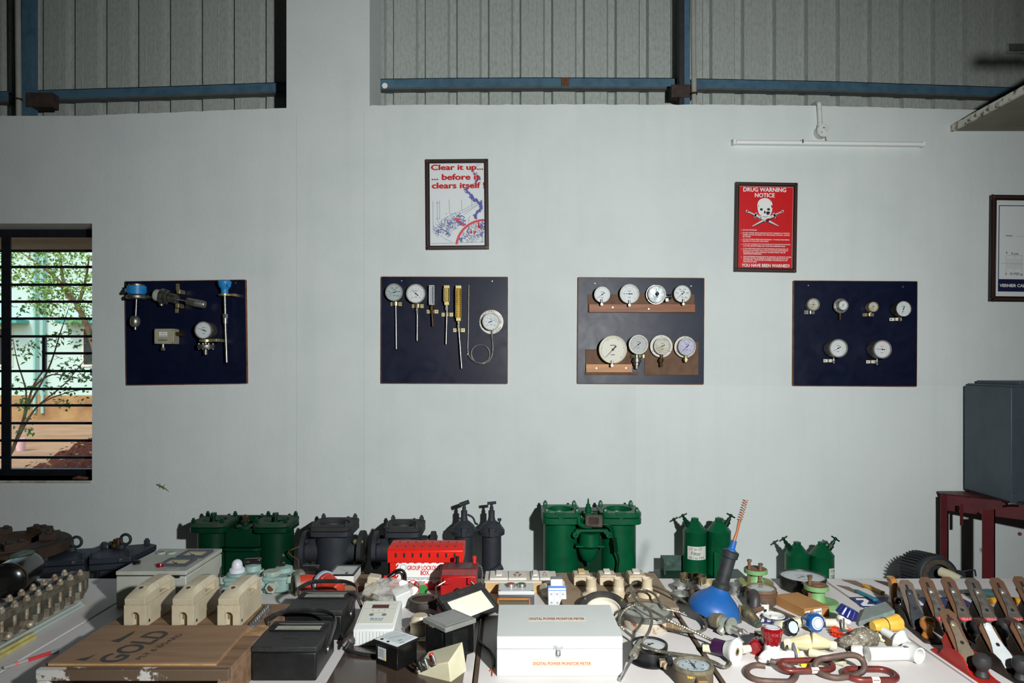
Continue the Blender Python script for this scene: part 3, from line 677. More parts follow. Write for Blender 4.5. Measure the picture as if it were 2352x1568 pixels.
for dx, dz0, dz1, yy in ((13, 12, 34, .045), (11, -34, -10, .045)):
    m = MB(); m.box((dx - 4) * k, (dx + 4) * k, yy, yy + .004, dz0 * k, dz1 * k); obj('mounting_strap', m, BRASS, o, bev=.001)
for dx, dz in ((26, 13), (23, -19)):
    m = MB(); m.box((dx - 4) * k, (dx + 4) * k, -.012, .055, (dz - 5) * k, (dz + 5) * k); obj('clamp', m, BRASS, o, bev=.003)
o = thing('temperature_sensor', 'blue headed temperature probe with a long steel sheath on the board by the window', 'temperature sensor', wl(516, 660, .055)); k = (BY - .055) / F
m = MB(); m.lathe([(0, 0), (8 * k, 0), (8 * k, 9 * k), (13 * k, 16 * k), (14.5 * k, 22 * k), (15 * k, 24 * k), (15 * k, 27 * k), (13 * k, 29 * k), (9 * k, 31 * k), (0, 32 * k)], (0, 0, -14 * k), n=20); m.cyl((6 * k, -.01, 4 * k), (15 * k, -.03, 3 * k), 4 * k); obj('head', m, BLUEC, o)
m = MB(); m.lathe([(11 * k, 0), (11 * k, 5 * k)], (0, 0, -19.5 * k), n=20); m.box(8 * k, 22 * k, -.004, .004, -19.5 * k, -14.5 * k); m.box(18 * k, 25 * k, -.002, .055, -20 * k, -14 * k); m.box(-14 * k, -8 * k, -.002, .055, -19 * k, -15 * k); obj('strap', m, BRASS, o, bev=.001)
m = MB(); m.cyl((0, 0, -14 * k), (1.2 * k, 0, -62 * k), 2.7 * k); obj('neck_tube', m, STEEL, o)
m = MB(); m.lathe([(6 * k, 0), (6 * k, 9 * k)], (1.2 * k, 0, -70 * k), n=6); m.lathe([(4.6 * k, 0), (4.6 * k, 13 * k)], (1.3 * k, 0, -83 * k), n=16); obj('hex_fitting', m, STEEL, o)
m = MB(); m.cyl((1.4 * k, 0, -82 * k), (4.6 * k, 0, -172 * k), 2.6 * k); obj('sheath', m, STEEL, o)
o = thing('pressure_switch', 'beige box pressure switch with a small scale window on the board by the window', 'pressure switch', wl(376, 772, .07)); k = (BY - .07) / F
PSW = M('beige_enamel', (168, 166, 142), .5, c2=(158, 156, 132), scale=20)
m = MB(); m.box(-22 * k, 23 * k, 0, .068, -17.5 * k, 17.5 * k); obj('case', m, PSW, o, bev=.003)
m = MB(); m.box(-10.5 * k, 8 * k, -.001, .002, -1 * k, 10 * k); w_ = obj('scale_window', m, WHITEINK, o)
m = MB()
for i in range(7): m.cb((-8 + i * 2.3) * k, -.0012, 2 * k, .5 * k, .0003, 2.5 * k)
m.cb(-1.2 * k, -.0012, .5 * k, 17 * k, .0003, .6 * k); m.cb(-1 * k, -.0012, 6.5 * k, 12 * k, .0003, .8 * k); obj('scale_marks', m, INK, w_)
m = MB(); m.cb(-2 * k, -.0006, -9 * k, 20 * k, .001, 1.5 * k); obj('maker_line', m, INK, o)
for sx, sz in ((-20, 15.5), (21, 14), (21, -15), (-20, -15)):
    m = MB(); m.lathe([(1.4 * k, 0), (1.2 * k, .003), (0, .003)], (sx * k, 0, sz * k), (0, -1, 0), 8); obj('screw', m, STEEL, o)
m = MB(); m.cyl((23 * k, .03, 6 * k), (41 * k, .03, 5 * k), 4.5 * k, n=12); obj('cable_gland', m, BRONZE, o)
m = MB(); m.cyl((-5.5 * k, .02, -17 * k), (-5.5 * k, .02, -27 * k), 3 * k); m.lathe([(5 * k, 0), (5 * k, 6 * k)], (-5.5 * k, .02, -32.5 * k), n=6); obj('pressure_port', m, STEEL, o)
o, k, r = gauge('dial gauge with a bolted diaphragm seal on the board by the window', 467, 758, 20.5, .09, .08, ptr=158)
m = MB(); m.cyl((0, .03, -r), (0, .03, -31 * k), 4 * k); m.lathe([(0, 0), (18 * k, 0), (19 * k, 2 * k), (19 * k, 9 * k), (16 * k, 11 * k), (0, 12 * k)], (1 * k, .03, -43 * k), n=28); m.cyl((0, .03, -43 * k), (0, .03, -56 * k), 4.5 * k); obj('diaphragm_seal', m, DSTEEL, o)
for a in range(0, 360, 45):
    m = MB(); m.cyl((1 * k + 16 * k * math.cos(R(a)), .03 + 16 * k * math.sin(R(a)), -44 * k), (1 * k + 16 * k * math.cos(R(a)), .03 + 16 * k * math.sin(R(a)), -30 * k), 1.5 * k, n=8); obj('seal_bolt', m, STEEL, o)
m = MB(); m.lathe([(16 * k, 0), (16 * k, 6 * k)], (2 * k, .03, -27 * k), n=24); m.box(10 * k, 30 * k, .0, .006, -26 * k, -20 * k); m.box(25 * k, 35 * k, .002, .09, -26.5 * k, -19.5 * k); obj('strap', m, BRASS, o, bev=.001)

# ---- board 2
o, k, r = gauge('round thermometer with pale grey dial at the far left of the thermometer board', 905, 671, 20.5, .05, .045, ptr=198, name='dial_thermometer', cat='thermometer', nums=['0', '50', '100', '150', '200', '250'], dial=M('dial_bluegrey', (176, 190, 190), .5))
strap(o, 2 * k, -r - 5 * k, 13 * k, .046); m = MB(); m.cyl((2 * k, .028, -r * .95), (3.5 * k, .028, -130 * k), 1.9 * k, n=12); obj('probe', m, STEEL, o)
o, k, r = gauge('larger white round thermometer, second from the left on the thermometer board', 955, 674, 22.5, .055, .05, ptr=138, name='dial_thermometer', cat='thermometer', nums=['0', '1', '2', '3', '4', '5', '6', '7', '8'])
strap(o, 2 * k, -27 * k, 13.5 * k, .05); m = MB(); m.lathe([(3.5 * k, 0), (3.5 * k, 4 * k), (4.5 * k, 4 * k), (4.5 * k, 8 * k), (3.6 * k, 8 * k), (3.6 * k, 15 * k)], (2 * k, .028, -31 * k), (0, 0, -1), 6); m.cyl((2 * k, .028, -r), (2 * k, .028, -30 * k), 2.8 * k); obj('fitting', m, DSTEEL, o); m = MB(); m.cyl((2 * k, .028, -45 * k), (1.5 * k, .028, -108 * k), 2 * k, n=12); obj('probe', m, STEEL, o)
def indus(label, px, py0, py1, hw, body, face, py_e, rodmat, rodr, stp, fitp, vee=False):
    yo = .045; k = (BY - yo) / F; o = thing('glass_thermometer', label, 'thermometer', wl(px, (py0 + py1) / 2, yo)); hh = (py1 - py0) / 2 * k
    if not vee:
        m = MB(); m.frame(-hw * k, hw * k, -hh, hh, 2 * k, -.012, .02); m.box(-hw * k, hw * k, .012, .02, -hh, hh); obj('case', m, body, o, bev=.003)
        m = MB(); m.box(-(hw - 2) * k, (hw - 2) * k, .009, .0125, -hh + 2 * k, hh - 2 * k); f = obj('scale', m, face, o)
        m = MB(); m.cyl((0, .004, -hh), (0, .004, hh * .9), .6 * k, n=8); obj('capillary', m, M('capillary_glass', (225, 228, 228), .1, coat=1), o)
    else:
        m = MB(); m.box(-hw * .92 * k, hw * .92 * k, -.006, .02, hh - 7 * k, hh); m.box(-hw * .75 * k, hw * .75 * k, -.006, .02, -hh, -hh + 8 * k); obj('case_ends', m, body, o, bev=.002)
        m = MB(); zt_, zb_ = hh - 7 * k, -hh + 8 * k
        m.prism([(-hw * k, -.008), (-hw * k + .001, -.010), (-1.5 * k, .014), (1.5 * k, .014), (hw * k - .001, -.010), (hw * k, -.008), (2 * k, .018), (-2 * k, .018)], zb_, zt_); f = obj('scale_channel', m, face, o, smooth=0)
        m = MB(); m.cyl((0, .006, zb_), (0, .006, zt_), 1.1 * k, n=10); obj('capillary', m, M('yellow_capillary', (190, 160, 60), .1, coat=1), o)
    m = MB(); nn = 12 if vee else 9
    for i in range(nn):
        z = -hh * .7 + i * hh * 1.35 / (nn - 1)
        for s in ((-1, 1) if vee else (0,)):
            a = Vector((s * hw * .8 * k, -.0062, z)) if vee else Vector((-2 * k, .0085, z))
            b2 = Vector((s * hw * .45 * k, .0022, z)) if vee else Vector((2 * k, .0085, z))
            m.add([a + Vector((0, 0, .5 * k)), a - Vector((0, 0, .5 * k)), b2 - Vector((0, 0, .5 * k)), b2 + Vector((0, 0, .5 * k))], [(0, 1, 2, 3)])
    obj('scale_marks', m, INK, f, smooth=0)
    z = -hh; m = MB()
    for (rr_, L) in fitp: m.lathe([(rr_ * k, 0), (rr_ * k, L * k)], (0, .012, z), (0, 0, -1), 6 if rr_ > 3.4 else 14); z -= L * k
    obj('fitting', m, DSTEEL if vee else BRONZE, o)
    strap(o, 0, -(stp - (py0 + py1) / 2) * k, 13.5 * k, .044, rad=.012)
    m = MB(); m.cyl((0, .012, z), ((py_e[0] - px) * k, .012, -(py_e[1] - (py0 + py1) / 2) * k), rodr * k, n=12); obj('probe', m, rodmat, o)
ALU = M('cast_aluminium', (222, 224, 222), .4, c2=(206, 208, 206), scale=60)
CREAM = M('brassy_cream', (228, 214, 160), .35, .3, c2=(212, 196, 140), scale=40)
GREYF = M('grey_scale_face', (150, 158, 160), .4)
GOLDF = M('gold_scale_face', (206, 178, 92), .3, .5, c2=(228, 208, 140), scale=30)
indus('short glass thermometer in an aluminium case on the thermometer board', 991.5, 655, 700, 6, ALU, GREYF, (993.5, 749), BRONZE, 2.4, 714, [(3, 4), (4.5, 7)])
indus('gold scaled glass thermometer of medium length on the thermometer board', 1026, 655, 700.5, 7.2, CREAM, CREAM, (1024, 790), STEEL, 1.9, 721, [(4.6, 5), (5, 6)], True)
indus('longest gold scaled glass thermometer, beside the bare probe rod', 1053, 655.5, 737, 7.2, CREAM, GOLDF, (1060, 846), STEEL, 2, 757, [(3.8, 5), (3.2, 4), (4.2, 6)], True)
o, k, r = gauge('remote dial thermometer with a coiled steel capillary and straight probe', 1128, 738, 20.5, .05, .03, ptr=22, name='dial_thermometer', cat='thermometer', nums=['0', '2', '4', '6', '8', '10', '12'], flange=(28, DSTEEL, .040))
g = lambda x, y, dd=.042: (P(x, y, BY - .008) - o.location + Vector((0, dd - .042, 0)))
pts = crom([g(1129, 757), g(1130, 775), g(1131.5, 795), g(1130, 815), g(1122, 829), g(1108, 835), g(1093, 831), g(1084, 820), g(1083, 806), g(1091, 795), g(1104, 791.5), g(1117, 796), g(1124, 808), g(1122, 824), g(1110, 832.5, .038), g(1095, 832, .036), g(1082, 824, .036), g(1075.5, 814, .036)], 5)
m = MB(); m.tube(pts, [2.4 * k] * 22 + [2.0 * k] * (len(pts) - 22), n=8); obj('capillary_coil', m, STEEL, o)
m = MB(); m.tube([g(1075.5, 814), g(1074, 802), g(1075.5, 762), g(1076.5, 655)], 1.9 * k, n=8); obj('probe', m, STEEL, o)
m = MB(); m.sphere(g(1075, 814), 2.6 * k, 10, 6); obj('clip', m, WHITEINK, o)

# ---- board 3
TEAK = M('teak_rail', (150, 90, 48), .5, c2=(104, 58, 30), scale=9, stretch=(.35, 1, 4), detail=8)
TEAK2 = M('pale_teak_rail', (196, 140, 84), .5, c2=(168, 112, 64), scale=8, stretch=(.3, 1, 3), detail=8)
HARDB = M('brown_hardboard', (112, 84, 64), .75, c2=(94, 68, 50), scale=14, detail=8)
def rail(label, px0, py0, px1, py1, mat, th, off=0, name='wooden_rail', cat='wooden rail', screws=()):
    k = (BY - off - th) / F; c = P((px0 + px1) / 2, (py0 + py1) / 2, BY - off - th); o = thing(name, label, cat, (c.x, BY - off, c.z)); w = (px1 - px0) / 2 * k; h = (py1 - py0) / 2 * k
    m = MB(); m.box(-w, w, -th, 0, -h, h); obj('plank', m, mat, o, bev=.0015)
    for x, y in screws:
        m = MB(); q = P(x, y, BY - off - th) - c; m.lathe([(.0055, 0), (.005, .002), (0, .0025)], (q.x, -th, q.z), (0, -1, 0), 12); obj('screw', m, STEEL, o)
    return o
rail('brown hardboard strip behind the upper row of gauges', 1350, 675.5, 1595, 717, HARDB, .006, name='backing_board', cat='board')
rail('long teak rail under the upper row of gauges', 1353, 698, 1597, 717, TEAK, .018, .006, screws=[(1407.5, 705.5), (1490.5, 709)])
rail('brown hardboard square behind the largest gauge', 1344.5, 802, 1452, 858, HARDB, .006, name='backing_board', cat='board')
rail('pale teak rail under the largest gauge', 1346, 836, 1452, 855, TEAK2, .018, .006, screws=[(1370, 845.5), (1438, 845)])
rail('thin brown strip under the pale teak rail', 1343.5, 855.5, 1467, 860.5, HARDB, .010, name='backing_board', cat='board')
rail('brown hardboard rectangle behind the two flanged gauges at the lower right', 1480.5, 785, 1604, 861, HARDB, .007, name='backing_board', cat='board')
def clipp(o, k, r, z=None, x=-2):
    m = MB(); m.lathe([(2.6 * k, 0), (2.9 * k, .01), (2.9 * k, .02), (0, .02)], (x * k, .006, -r - 4 * k), (0, -1, 0), 14)
    m.cyl((x * k, -.008, -r - 3 * k), (x * k + .3 * k, -.008, -r + 8 * k), 2.6 * k, 2.2 * k, n=12); obj('front_clip', m, STEEL, o)
o, k, r = gauge('plain gauge with a black case at the left end of the upper rail', 1383.5, 676, 19, .06, .05, case=BLACK, bez=BLACK, ptr=218, rim=.04); clipp(o, k, r)
o, k, r = gauge('white gauge with a level pointer, second on the upper rail', 1446, 674.5, 22.5, .06, .05, ptr=180, two=True); clipp(o, k, r, x=-1)
o, k, r = gauge('contact gauge with a black centre knob and chrome inner dial on the upper rail', 1509, 675, 21, .075, .06, ptr=95, knob=4 * (BY / F), rim=.18, dial=M('chrome_dial', (190, 198, 200), .25, .7, c2=(120, 128, 130), scale=30), flange=(22.5, STEEL, .03))
m = MB(); m.cyl((18 * k, .04, -4 * k), (27 * k, .04, -4 * k), 3.5 * k, n=12); m.cb(24 * k, .02, -13 * k, 7 * k, .02, 8 * k); obj('terminal', m, STEEL, o, bev=.001)
m = MB(); m.cyl((26 * k, .045, -5 * k), (36 * k, .045, -4 * k), 6 * k, n=14); obj('cable_gland', m, BLACK, o)
o, k, r = gauge('yellowed gauge in a black case at the right end of the upper rail', 1567.5, 674.5, 20, .06, .05, case=BLACK, bez=M('aged_bezel', (120, 122, 110), .4, .5), ptr=222, nums=['', '50', '100', '150', '200', '250'], rim=.06); clipp(o, k, r, x=1)
o, k, r = gauge('largest gauge of all, with a cream bezel on the lower left rail', 1408, 802.5, 32.5, .07, .055, case=DSTEEL, bez=M('gold_bezel', (168, 160, 136), .5, .4), ptr=227, dial=M('dial_ivory', (222, 222, 206), .5), rim=.07); clipp(o, k, r, x=-3)
o, k, r = gauge('grey faced gauge on a turned steel stem beside the largest gauge', 1466.5, 791, 22.5, .07, .06, ptr=222, dial=M('dial_grey', (186, 190, 188), .5), rim=.15, two=True)
m = MB(); m.lathe([(6.5 * k, 0), (6.5 * k, 8 * k), (9.5 * k, 9 * k), (9.5 * k, 13 * k), (10.5 * k, 13 * k), (10.5 * k, 18 * k), (7.5 * k, 19 * k), (7.5 * k, 25 * k), (4.5 * k, 26 * k), (4.5 * k, 33 * k)], (-2 * k, .03, -r), (0, 0, -1), 24); obj('stem', m, DSTEEL, o)
strap(o, -.5 * k, -26.5 * k, 25 * k, .068, rad=15 * k, hgt=.018)
WEN = M('white_enamel', (214, 212, 204), .45, c2=(196, 190, 176), scale=30)
o, k, r = gauge('rust stained gauge with a white rear flange, second from right on the lower row', 1522, 794.5, 20, .075, .06, ptr=205, dial=DIALG, flange=(26, WEN, .035), rim=.14)
m = MB(); m.cyl((0, .03, -r), (-1 * k, .03, -29 * k), 4 * k); m.lathe([(6 * k, 0), (6 * k, 7 * k), (3.5 * k, 8 * k), (3.5 * k, 18 * k)], (-1 * k, .03, -29 * k), (0, 0, -1), 8); obj('stem', m, BRONZE, o)
o, k, r = gauge('lilac faced gauge with a white rear flange at the lower right of the scuffed board', 1578, 796, 20.5, .085, .06, ptr=223, dial=DIALV, flange=(25, WEN, .045), rim=.13, nums=['0', '1', '2', '3', '4', '5'])
m = MB(); m.cyl((0, .03, -r), (0, .03, -27 * k), 4 * k); m.lathe([(5.5 * k, 0), (5.5 * k, 5 * k), (3.5 * k, 5 * k), (3.5 * k, 8 * k)], (0, .03, -27 * k), (0, 0, -1), 6); obj('stem', m, BRASS, o)

# ---- board 4
IVC = M('ivory_clip', (225, 220, 196), .5)
o, k, r = gauge('small steel gauge at the upper left of the six-gauge board', 1868.5, 699, 14.5, .045, .04, ptr=178, dial=DIALG, rim=.18); strap(o, -2 * k, -r - 2 * k, 12 * k, .042, STEEL, rad=.008); stem(o, r, 6 * k, .03, DSTEEL, .005, .007)
o, k, r = gauge('small steel gauge with a rear flange and bronze stem, second on the top row', 1937, 701, 12, .07, .055, ptr=222, rim=.17, flange=(17, STEEL, .03), nums=['0', '2', '4', '6']); stem(o, r, 20 * k, .04, BRONZE, 2.4 * k, 3 * k)
o, k, r = gauge('smallest brass cased gauge, third on the top row of the six-gauge board', 2006, 704.5, 12, .045, .04, ptr=208, case=BRASS, bez=BRASS, dial=DIALG, rim=.14); strap(o, -3 * k, -r - 5 * k, 13 * k, .042, BRASS, rad=.008, hgt=.018); stem(o, r, 5 * k, .03, BRASS, .005, .007)
o, k, r = gauge('gauge with a wide white dial at the upper right of the six-gauge board', 2076, 709, 19, .07, .06, ptr=250, case=M('dark_case', (70, 66, 58), .4, .6), bez=M('dark_case', (0, 0, 0)), rim=.1, two=True); strap(o, -8 * k, -r - 4 * k, 14 * k, .05, IVC, rad=.009, hgt=.018); stem(o, r, 9 * k, .045, BRONZE, .006, .008)
o, k, r = gauge('lower left gauge of the six-gauge board with a black pointer rising right', 1926, 799.5, 21.5, .09, .08, ptr=210, rim=.14, two=True); strap(o, -8 * k, -r - 7 * k, 13 * k, .075, IVC, rad=.009, hgt=.018); stem(o, r, 13 * k, .06, STEEL, .004, .007)
o, k, r = gauge('lower right gauge of the six-gauge board with a red ringed dial', 2027, 802, 21.5, .09, .08, ptr=176, rim=.14, red=True, two=True); strap(o, -10 * k, -r - 7 * k, 12 * k, .075, IVC, rad=.009, hgt=.018); stem(o, r, 14 * k, .06, STEEL, .004, .007)

# ================================================================ POSTERS
FRM = M('dark_carved_frame', (36, 20, 20), .4, c2=(26, 15, 16), scale=80)
STUD = M('bright_frame_bead', (150, 138, 130), .35, .6)
POSTER = M('poster_white', (226, 232, 232), .45)
PRED = M('poster_red', (208, 16, 24), .45)
def poster(label, px0, py0, px1, py1, fw, rot, bg, depth=.022, name='framed_poster'):
    k = (WY - depth) / F; c = P((px0 + px1) / 2, (py0 + py1) / 2, WY - depth); o = thing(name, label, 'poster', (c.x, WY, c.z), (0, R(rot), 0)); w = (px1 - px0) / 2 * k; h = (py1 - py0) / 2 * k; f = fw * k
    m = MB(); m.frame(-w, w, -h, h, f, -depth, 0); m.frame(-w + f * .8, w - f * .8, -h + f * .8, h - f * .8, f * .2, -depth - .002, -depth + .004); fo_ = obj('frame', m, FRM, o, bev=.0015)
    b = MB(); n = int(2 * h / (3.1 * k))
    for i in range(n):
        z = -h + 2 * h * (i + .5) / n
        for s in (-1, 1): b.at((s * (w - f * .45), -depth, z), (0, R(45), 0)); b.cb(0, 0, 0, f * .62, .003, .75 * k)
    n = int(2 * w / (3.1 * k))
    for i in range(n):
        x = -w + 2 * w * (i + .5) / n
        for s in (-1, 1): b.at((x, -depth, s * (h - f * .45)), (0, R(45), 0)); b.cb(0, 0, 0, f * .62, .003, .75 * k)
    obj('beading', b, M('frame_bead', (118, 92, 86), .35, .5), fo_, smooth=0)
    m = MB(); m.box(-w + f * .9, w - f * .9, -.012, -.004, -h + f * .9, h - f * .9); pr = obj('print', m, bg, o)
    m = MB(); m.box(-w + f * .95, w - f * .95, -.0155, -.0148, -h + f * .95, h - f * .95); obj('glass', m, GLASS, o)
    return o, pr, k, w, h
FACE = (R(90), 0, 0)
# clean-up poster
o, pr, k, w, h = poster('framed safety poster with red lettering and a blue machine sketch', 978, 365, 1122, 572.5, 9, .15, POSTER)
o.rotation_euler = (0, R(-.5), 0)
yp = -.0125
def q2(px, py): return ((px - 1050) * k, (468.5 - py) * k)
for body, cx, cy, ww in (('Clear it up...', 1050.5, 384.5, 119), ('... before it', 1047, 405, 110), ('clears itself !', 1053, 424.5, 121)):
    x, z = q2(cx, cy); text('lettering', body, REDINK, pr, (x, yp - .0002, z), w=ww * k, h=(16 if 'p' in body else 13) * k, rot=FACE, bold=.045)
def strokes(name, segs, mat, par, wd, y=yp):
    m = MB()
    for seg in segs:
        for (a, b_) in zip(seg, seg[1:]):
            d = Vector((b_[0] - a[0], b_[1] - a[1]));
            if d.length < 1e-9: continue
            nn = Vector((-d.y, d.x)).normalized() * wd / 2; y -= 6e-7
            m.add([(a[0] + nn.x, y, a[1] + nn.y), (b_[0] + nn.x, y, b_[1] + nn.y), (b_[0] - nn.x, y, b_[1] - nn.y), (a[0] - nn.x, y, a[1] - nn.y)], [(0, 1, 2, 3)])
    return obj(name, m, mat, par, smooth=0)
pz = lambda zx, zy_: q2(960 + zx / 6.533, 350 + zy_ / 6.533)
L = lambda *a: [pz(x, y) for x, y in a]
r_ = random.Random(11)
lines = [L((222, 718), (222, 1180)), L((285, 715), (285, 990)), L((322, 715), (322, 990)), L((466, 700), (470, 915)), L((652, 700), (655, 860)), L((806, 690), (806, 800)),
         L((580, 900), (975, 705)), L((600, 925), (900, 775)), L((690, 920), (890, 790)), L((265, 750), (325, 745)), L((262, 985), (325, 980)), L((285, 990), (300, 1040), (330, 1050)), L((340, 1010), (560, 900)), L((222, 1180), (300, 1260)), L((370, 1270), (500, 1340)),
         L((300, 1075), (330, 1065), (435, 1140), (415, 1175), (300, 1110), (300, 1075)), L((490, 910), (490, 990), (580, 990), (580, 910), (490, 910)), L((440, 1140), (540, 1100), (560, 1140), (450, 1190), (440, 1140)),
         L((660, 1210), (780, 1290), (760, 1330), (650, 1260), (660, 1210)), L((800, 1270), (900, 1220), (920, 1260), (810, 1310), (800, 1270)), L((190, 1360), (1000, 1340)), L((780, 950), (750, 1000), (770, 1010), (745, 1040))]
for i in range(150):
    cx, cy = r_.gauss(450, 120), 0
    cy = 1080 + (450 - cx) * .35 + r_.gauss(0, 55)
    if 235 < cx < 690 and 900 < cy < 1270:
        lines.append(L((cx, cy), (cx + r_.uniform(-28, 28), cy + r_.uniform(-28, 28)), (cx + r_.uniform(-35, 35), cy + r_.uniform(-35, 35))))
for i in range(140):
    cx, cy = r_.uniform(620, 995), r_.uniform(1050, 1330)
    if (cx - 1000) ** 2 + (cy - 1400) ** 2 < 375 ** 2: lines.append(L((cx, cy), (cx + r_.uniform(-28, 28), cy + r_.uniform(-28, 28)), (min(998, cx + r_.uniform(-30, 30)), cy + r_.uniform(-30, 30))))
strokes('machine_sketch', lines, BLUEINK, pr, .0016)
blob = MB()
sm = [(945, 165, 6), (880, 195, 10), (800, 245, 16), (850, 300, 20), (930, 370, 30), (880, 430, 30), (760, 520, 32), (710, 565, 30), (790, 630, 40), (840, 700, 45), (930, 750, 45), (955, 810, 38), (920, 870, 48), (850, 940, 34), (870, 1000, 22)]
for (a, b_) in zip(sm, sm[1:]):
    for t in range(34):
        u = r_.random(); x = a[0] + (b_[0] - a[0]) * u + r_.gauss(0, 12); y = a[1] + (b_[1] - a[1]) * u + r_.gauss(0, 10); s = (a[2] + (b_[2] - a[2]) * u) * r_.uniform(.15, .62)
        an = r_.uniform(0, 3); pts = [pz(min(1000, x + s * math.cos(an + i * 2.1) * r_.uniform(.6, 1.2)), y + s * math.sin(an + i * 2.1) * r_.uniform(.6, 1.2)) for i in range(3)]
        blob.add([(p[0], yp + .0004 - 2e-6 * len(blob.f), p[1]) for p in pts], [(0, 1, 2)])
for (x, y) in ((640, 950), (680, 1010), (300, 1170), (450, 1220), (610, 1060), (960, 1060), (985, 1130), (640, 1300), (950, 1230)):
    for t in range(14):
        xx, yy = x + r_.gauss(0, 22), y + r_.gauss(0, 20); an = r_.uniform(0, 3); pts = [pz(min(1000, xx + 14 * math.cos(an + i * 2.1)), yy + 14 * math.sin(an + i * 2.1)) for i in range(3)]
        blob.add([(p[0], yp + .0004 - 2e-6 * len(blob.f), p[1]) for p in pts], [(0, 1, 2)])
obj('smoke_print', blob, M('smoke_ink', (92, 96, 168), .6), pr, smooth=0)
m = MB(); LR = M('light_red_ink', (222, 84, 88), .6)
c = (985, 1430); ro, ri = 435, 400
arc = [(x, y) for x, y in [(c[0] + ro * math.cos(R(a)), c[1] - ro * math.sin(R(a))) for a in range(88, 173, 4)]]
arc2 = [(c[0] + ri * math.cos(R(a)), c[1] - ri * math.sin(R(a))) for a in range(88, 173, 4)]
for i in range(len(arc) - 1):
    pp = [pz(*arc[i]), pz(*arc[i + 1]), pz(*arc2[i + 1]), pz(*arc2[i])]; pp = [p for p in pp]
    m.add([(p[0], yp - .0003, p[1]) for p in pp], [(0, 1, 2, 3)])
ar = [(550, 975), (640, 985), (620, 1010), (720, 1080), (680, 1105), (595, 1030), (575, 1050)]
m.add([(pz(*p)[0], yp - .0003, pz(*p)[1]) for p in ar], [tuple(range(7))])
obj('red_arrow', m, LR, pr, smooth=0)
m = MB()
for x, y, s in ((795, 1180, 60), (840, 1195, 50), (862, 1180, 45), (912, 1090, 85), (940, 1120, 50)):
    m.add([(pz(a, b_)[0], yp - .0004, pz(a, b_)[1]) for a, b_ in ((x - s * .22, y + s * .5), (x - s * .2, y), (x, y - s), (x + s * .08, y - .1 * s), (x + s * .25, y + s * .2), (x + s * .1, y + s * .6))], [(0, 1, 2, 3, 4, 5)])
obj('flames_print', m, REDINK, pr, smooth=0)
# drug warning
o, pr, k, w, h = poster('red framed drug warning notice with a white skull', 1688, 418.5, 1831, 624.5, 9, -1.3, PRED)
o.rotation_euler = (0, R(1.2) * -1 * -1 if False else R(-.0), 0)
o.rotation_euler = (0, R(.9), 0)
def q3(zx, zy_): return ((zx - 590) / 6.533 * k, (790 - zy_) / 6.533 * k)
def tx(body, zx, zy_, ww, hh, bold=.02, al='C'):
    x, z = q3(zx, zy_); return text('lettering', body, WHITEINK, pr, (x, yp - .0002, z), w=ww / 6.533 * k, h=hh / 6.533 * k, rot=FACE, bold=bold, align=al)
tx('DRUG WARNING', 570, 222, 640, 62, .035); tx('NOTICE', 572, 306, 296, 60, .035); tx('YOU HAVE BEEN WARNED!', 600, 1362, 715, 46, .035)
para = [('1.', 225, 832, 0), ('DO NOT USE DRUGS.', 250, 832, 212), ('2.', 225, 882, 0), ('DO NOT TRAFFIC DRUGS AND DO NOT PUT YOURSELF IN A POSITION', 250, 875, 705), ('WHERE YOU MAY BE AIDING THE TRAFFICKING OF DRUGS - ALWAYS', 250, 904, 705), ('BE AWARE!', 250, 932, 118),
        ('3.', 228, 980, 0), ('SAY NO TO DRUG ABUSE AND SMUGGLING - IT WOULD ONLY BRING', 252, 972, 698), ('DISASTER TO YOU AND YOUR FAMILY.', 252, 1000, 390), ('4.', 228, 1051, 0), ('IF YOU ARE CHARGED WITH THE HANDLING OR SMUGGLING OF DRUGS,', 255, 1044, 715), ('YOU WILL BE RESPONSIBLE FOR YOUR OWN DEFENSE COSTS.', 255, 1071, 640),
        ('5.', 230, 1120, 0), ('IF YOU ARE FOUND GUILTY OF THE HANDLING OR SMUGGLING OF', 257, 1112, 680), ('DRUGS, THE COMPANY WILL HAVE NO FURTHER RESPONSIBILITY', 257, 1140, 680), ('TOWARDS YOU. YOUR CONTRACT OF EMPLOYMENT WILL BE', 257, 1165, 635), ('TERMINATED IMMEDIATELY.', 260, 1190, 282),
        ('6.', 232, 1241, 0), ('THE KNOWLEDGE OF SMUGGLING OR HANDLING OF DRUGS BY OTHERS', 260, 1232, 725), ('AROUND YOU MAY BE DEEMED AS AIDING AND ABETTING BY THE', 262, 1258, 675), ('AUTHORITIES - THIS CAN BE AS SEVERELY PUNISHABLE AS THE', 262, 1283, 662), ('SMUGGLING ITSELF.', 265, 1309, 205)]
for b_, x, y, ww in para:
    t = tx(b_, x, y, ww if ww else 9, 17, .03, 'L'); t.name = 'small_print'
def blobs(name, polys, mat, y):
    m = MB()
    for pl in polys: m.add([(q3(*p)[0], y, q3(*p)[1]) for p in pl], [tuple(range(len(pl)))])
    return obj(name, m, mat, pr, smooth=0)
sk = [(575, 348), (610, 352), (650, 372), (680, 405), (690, 450), (688, 520), (680, 560), (662, 600), (650, 640), (615, 658), (575, 664), (540, 655), (515, 620), (500, 600), (482, 570), (468, 520), (462, 450), (475, 400), (505, 368), (540, 352)]
blobs('skull_print', [sk], WHITEINK, yp - .0006)
def el(x, y, a, b_, n=16): return [(x + a * math.cos(2 * PI * i / n), y + b_ * math.sin(2 * PI * i / n)) for i in range(n)]
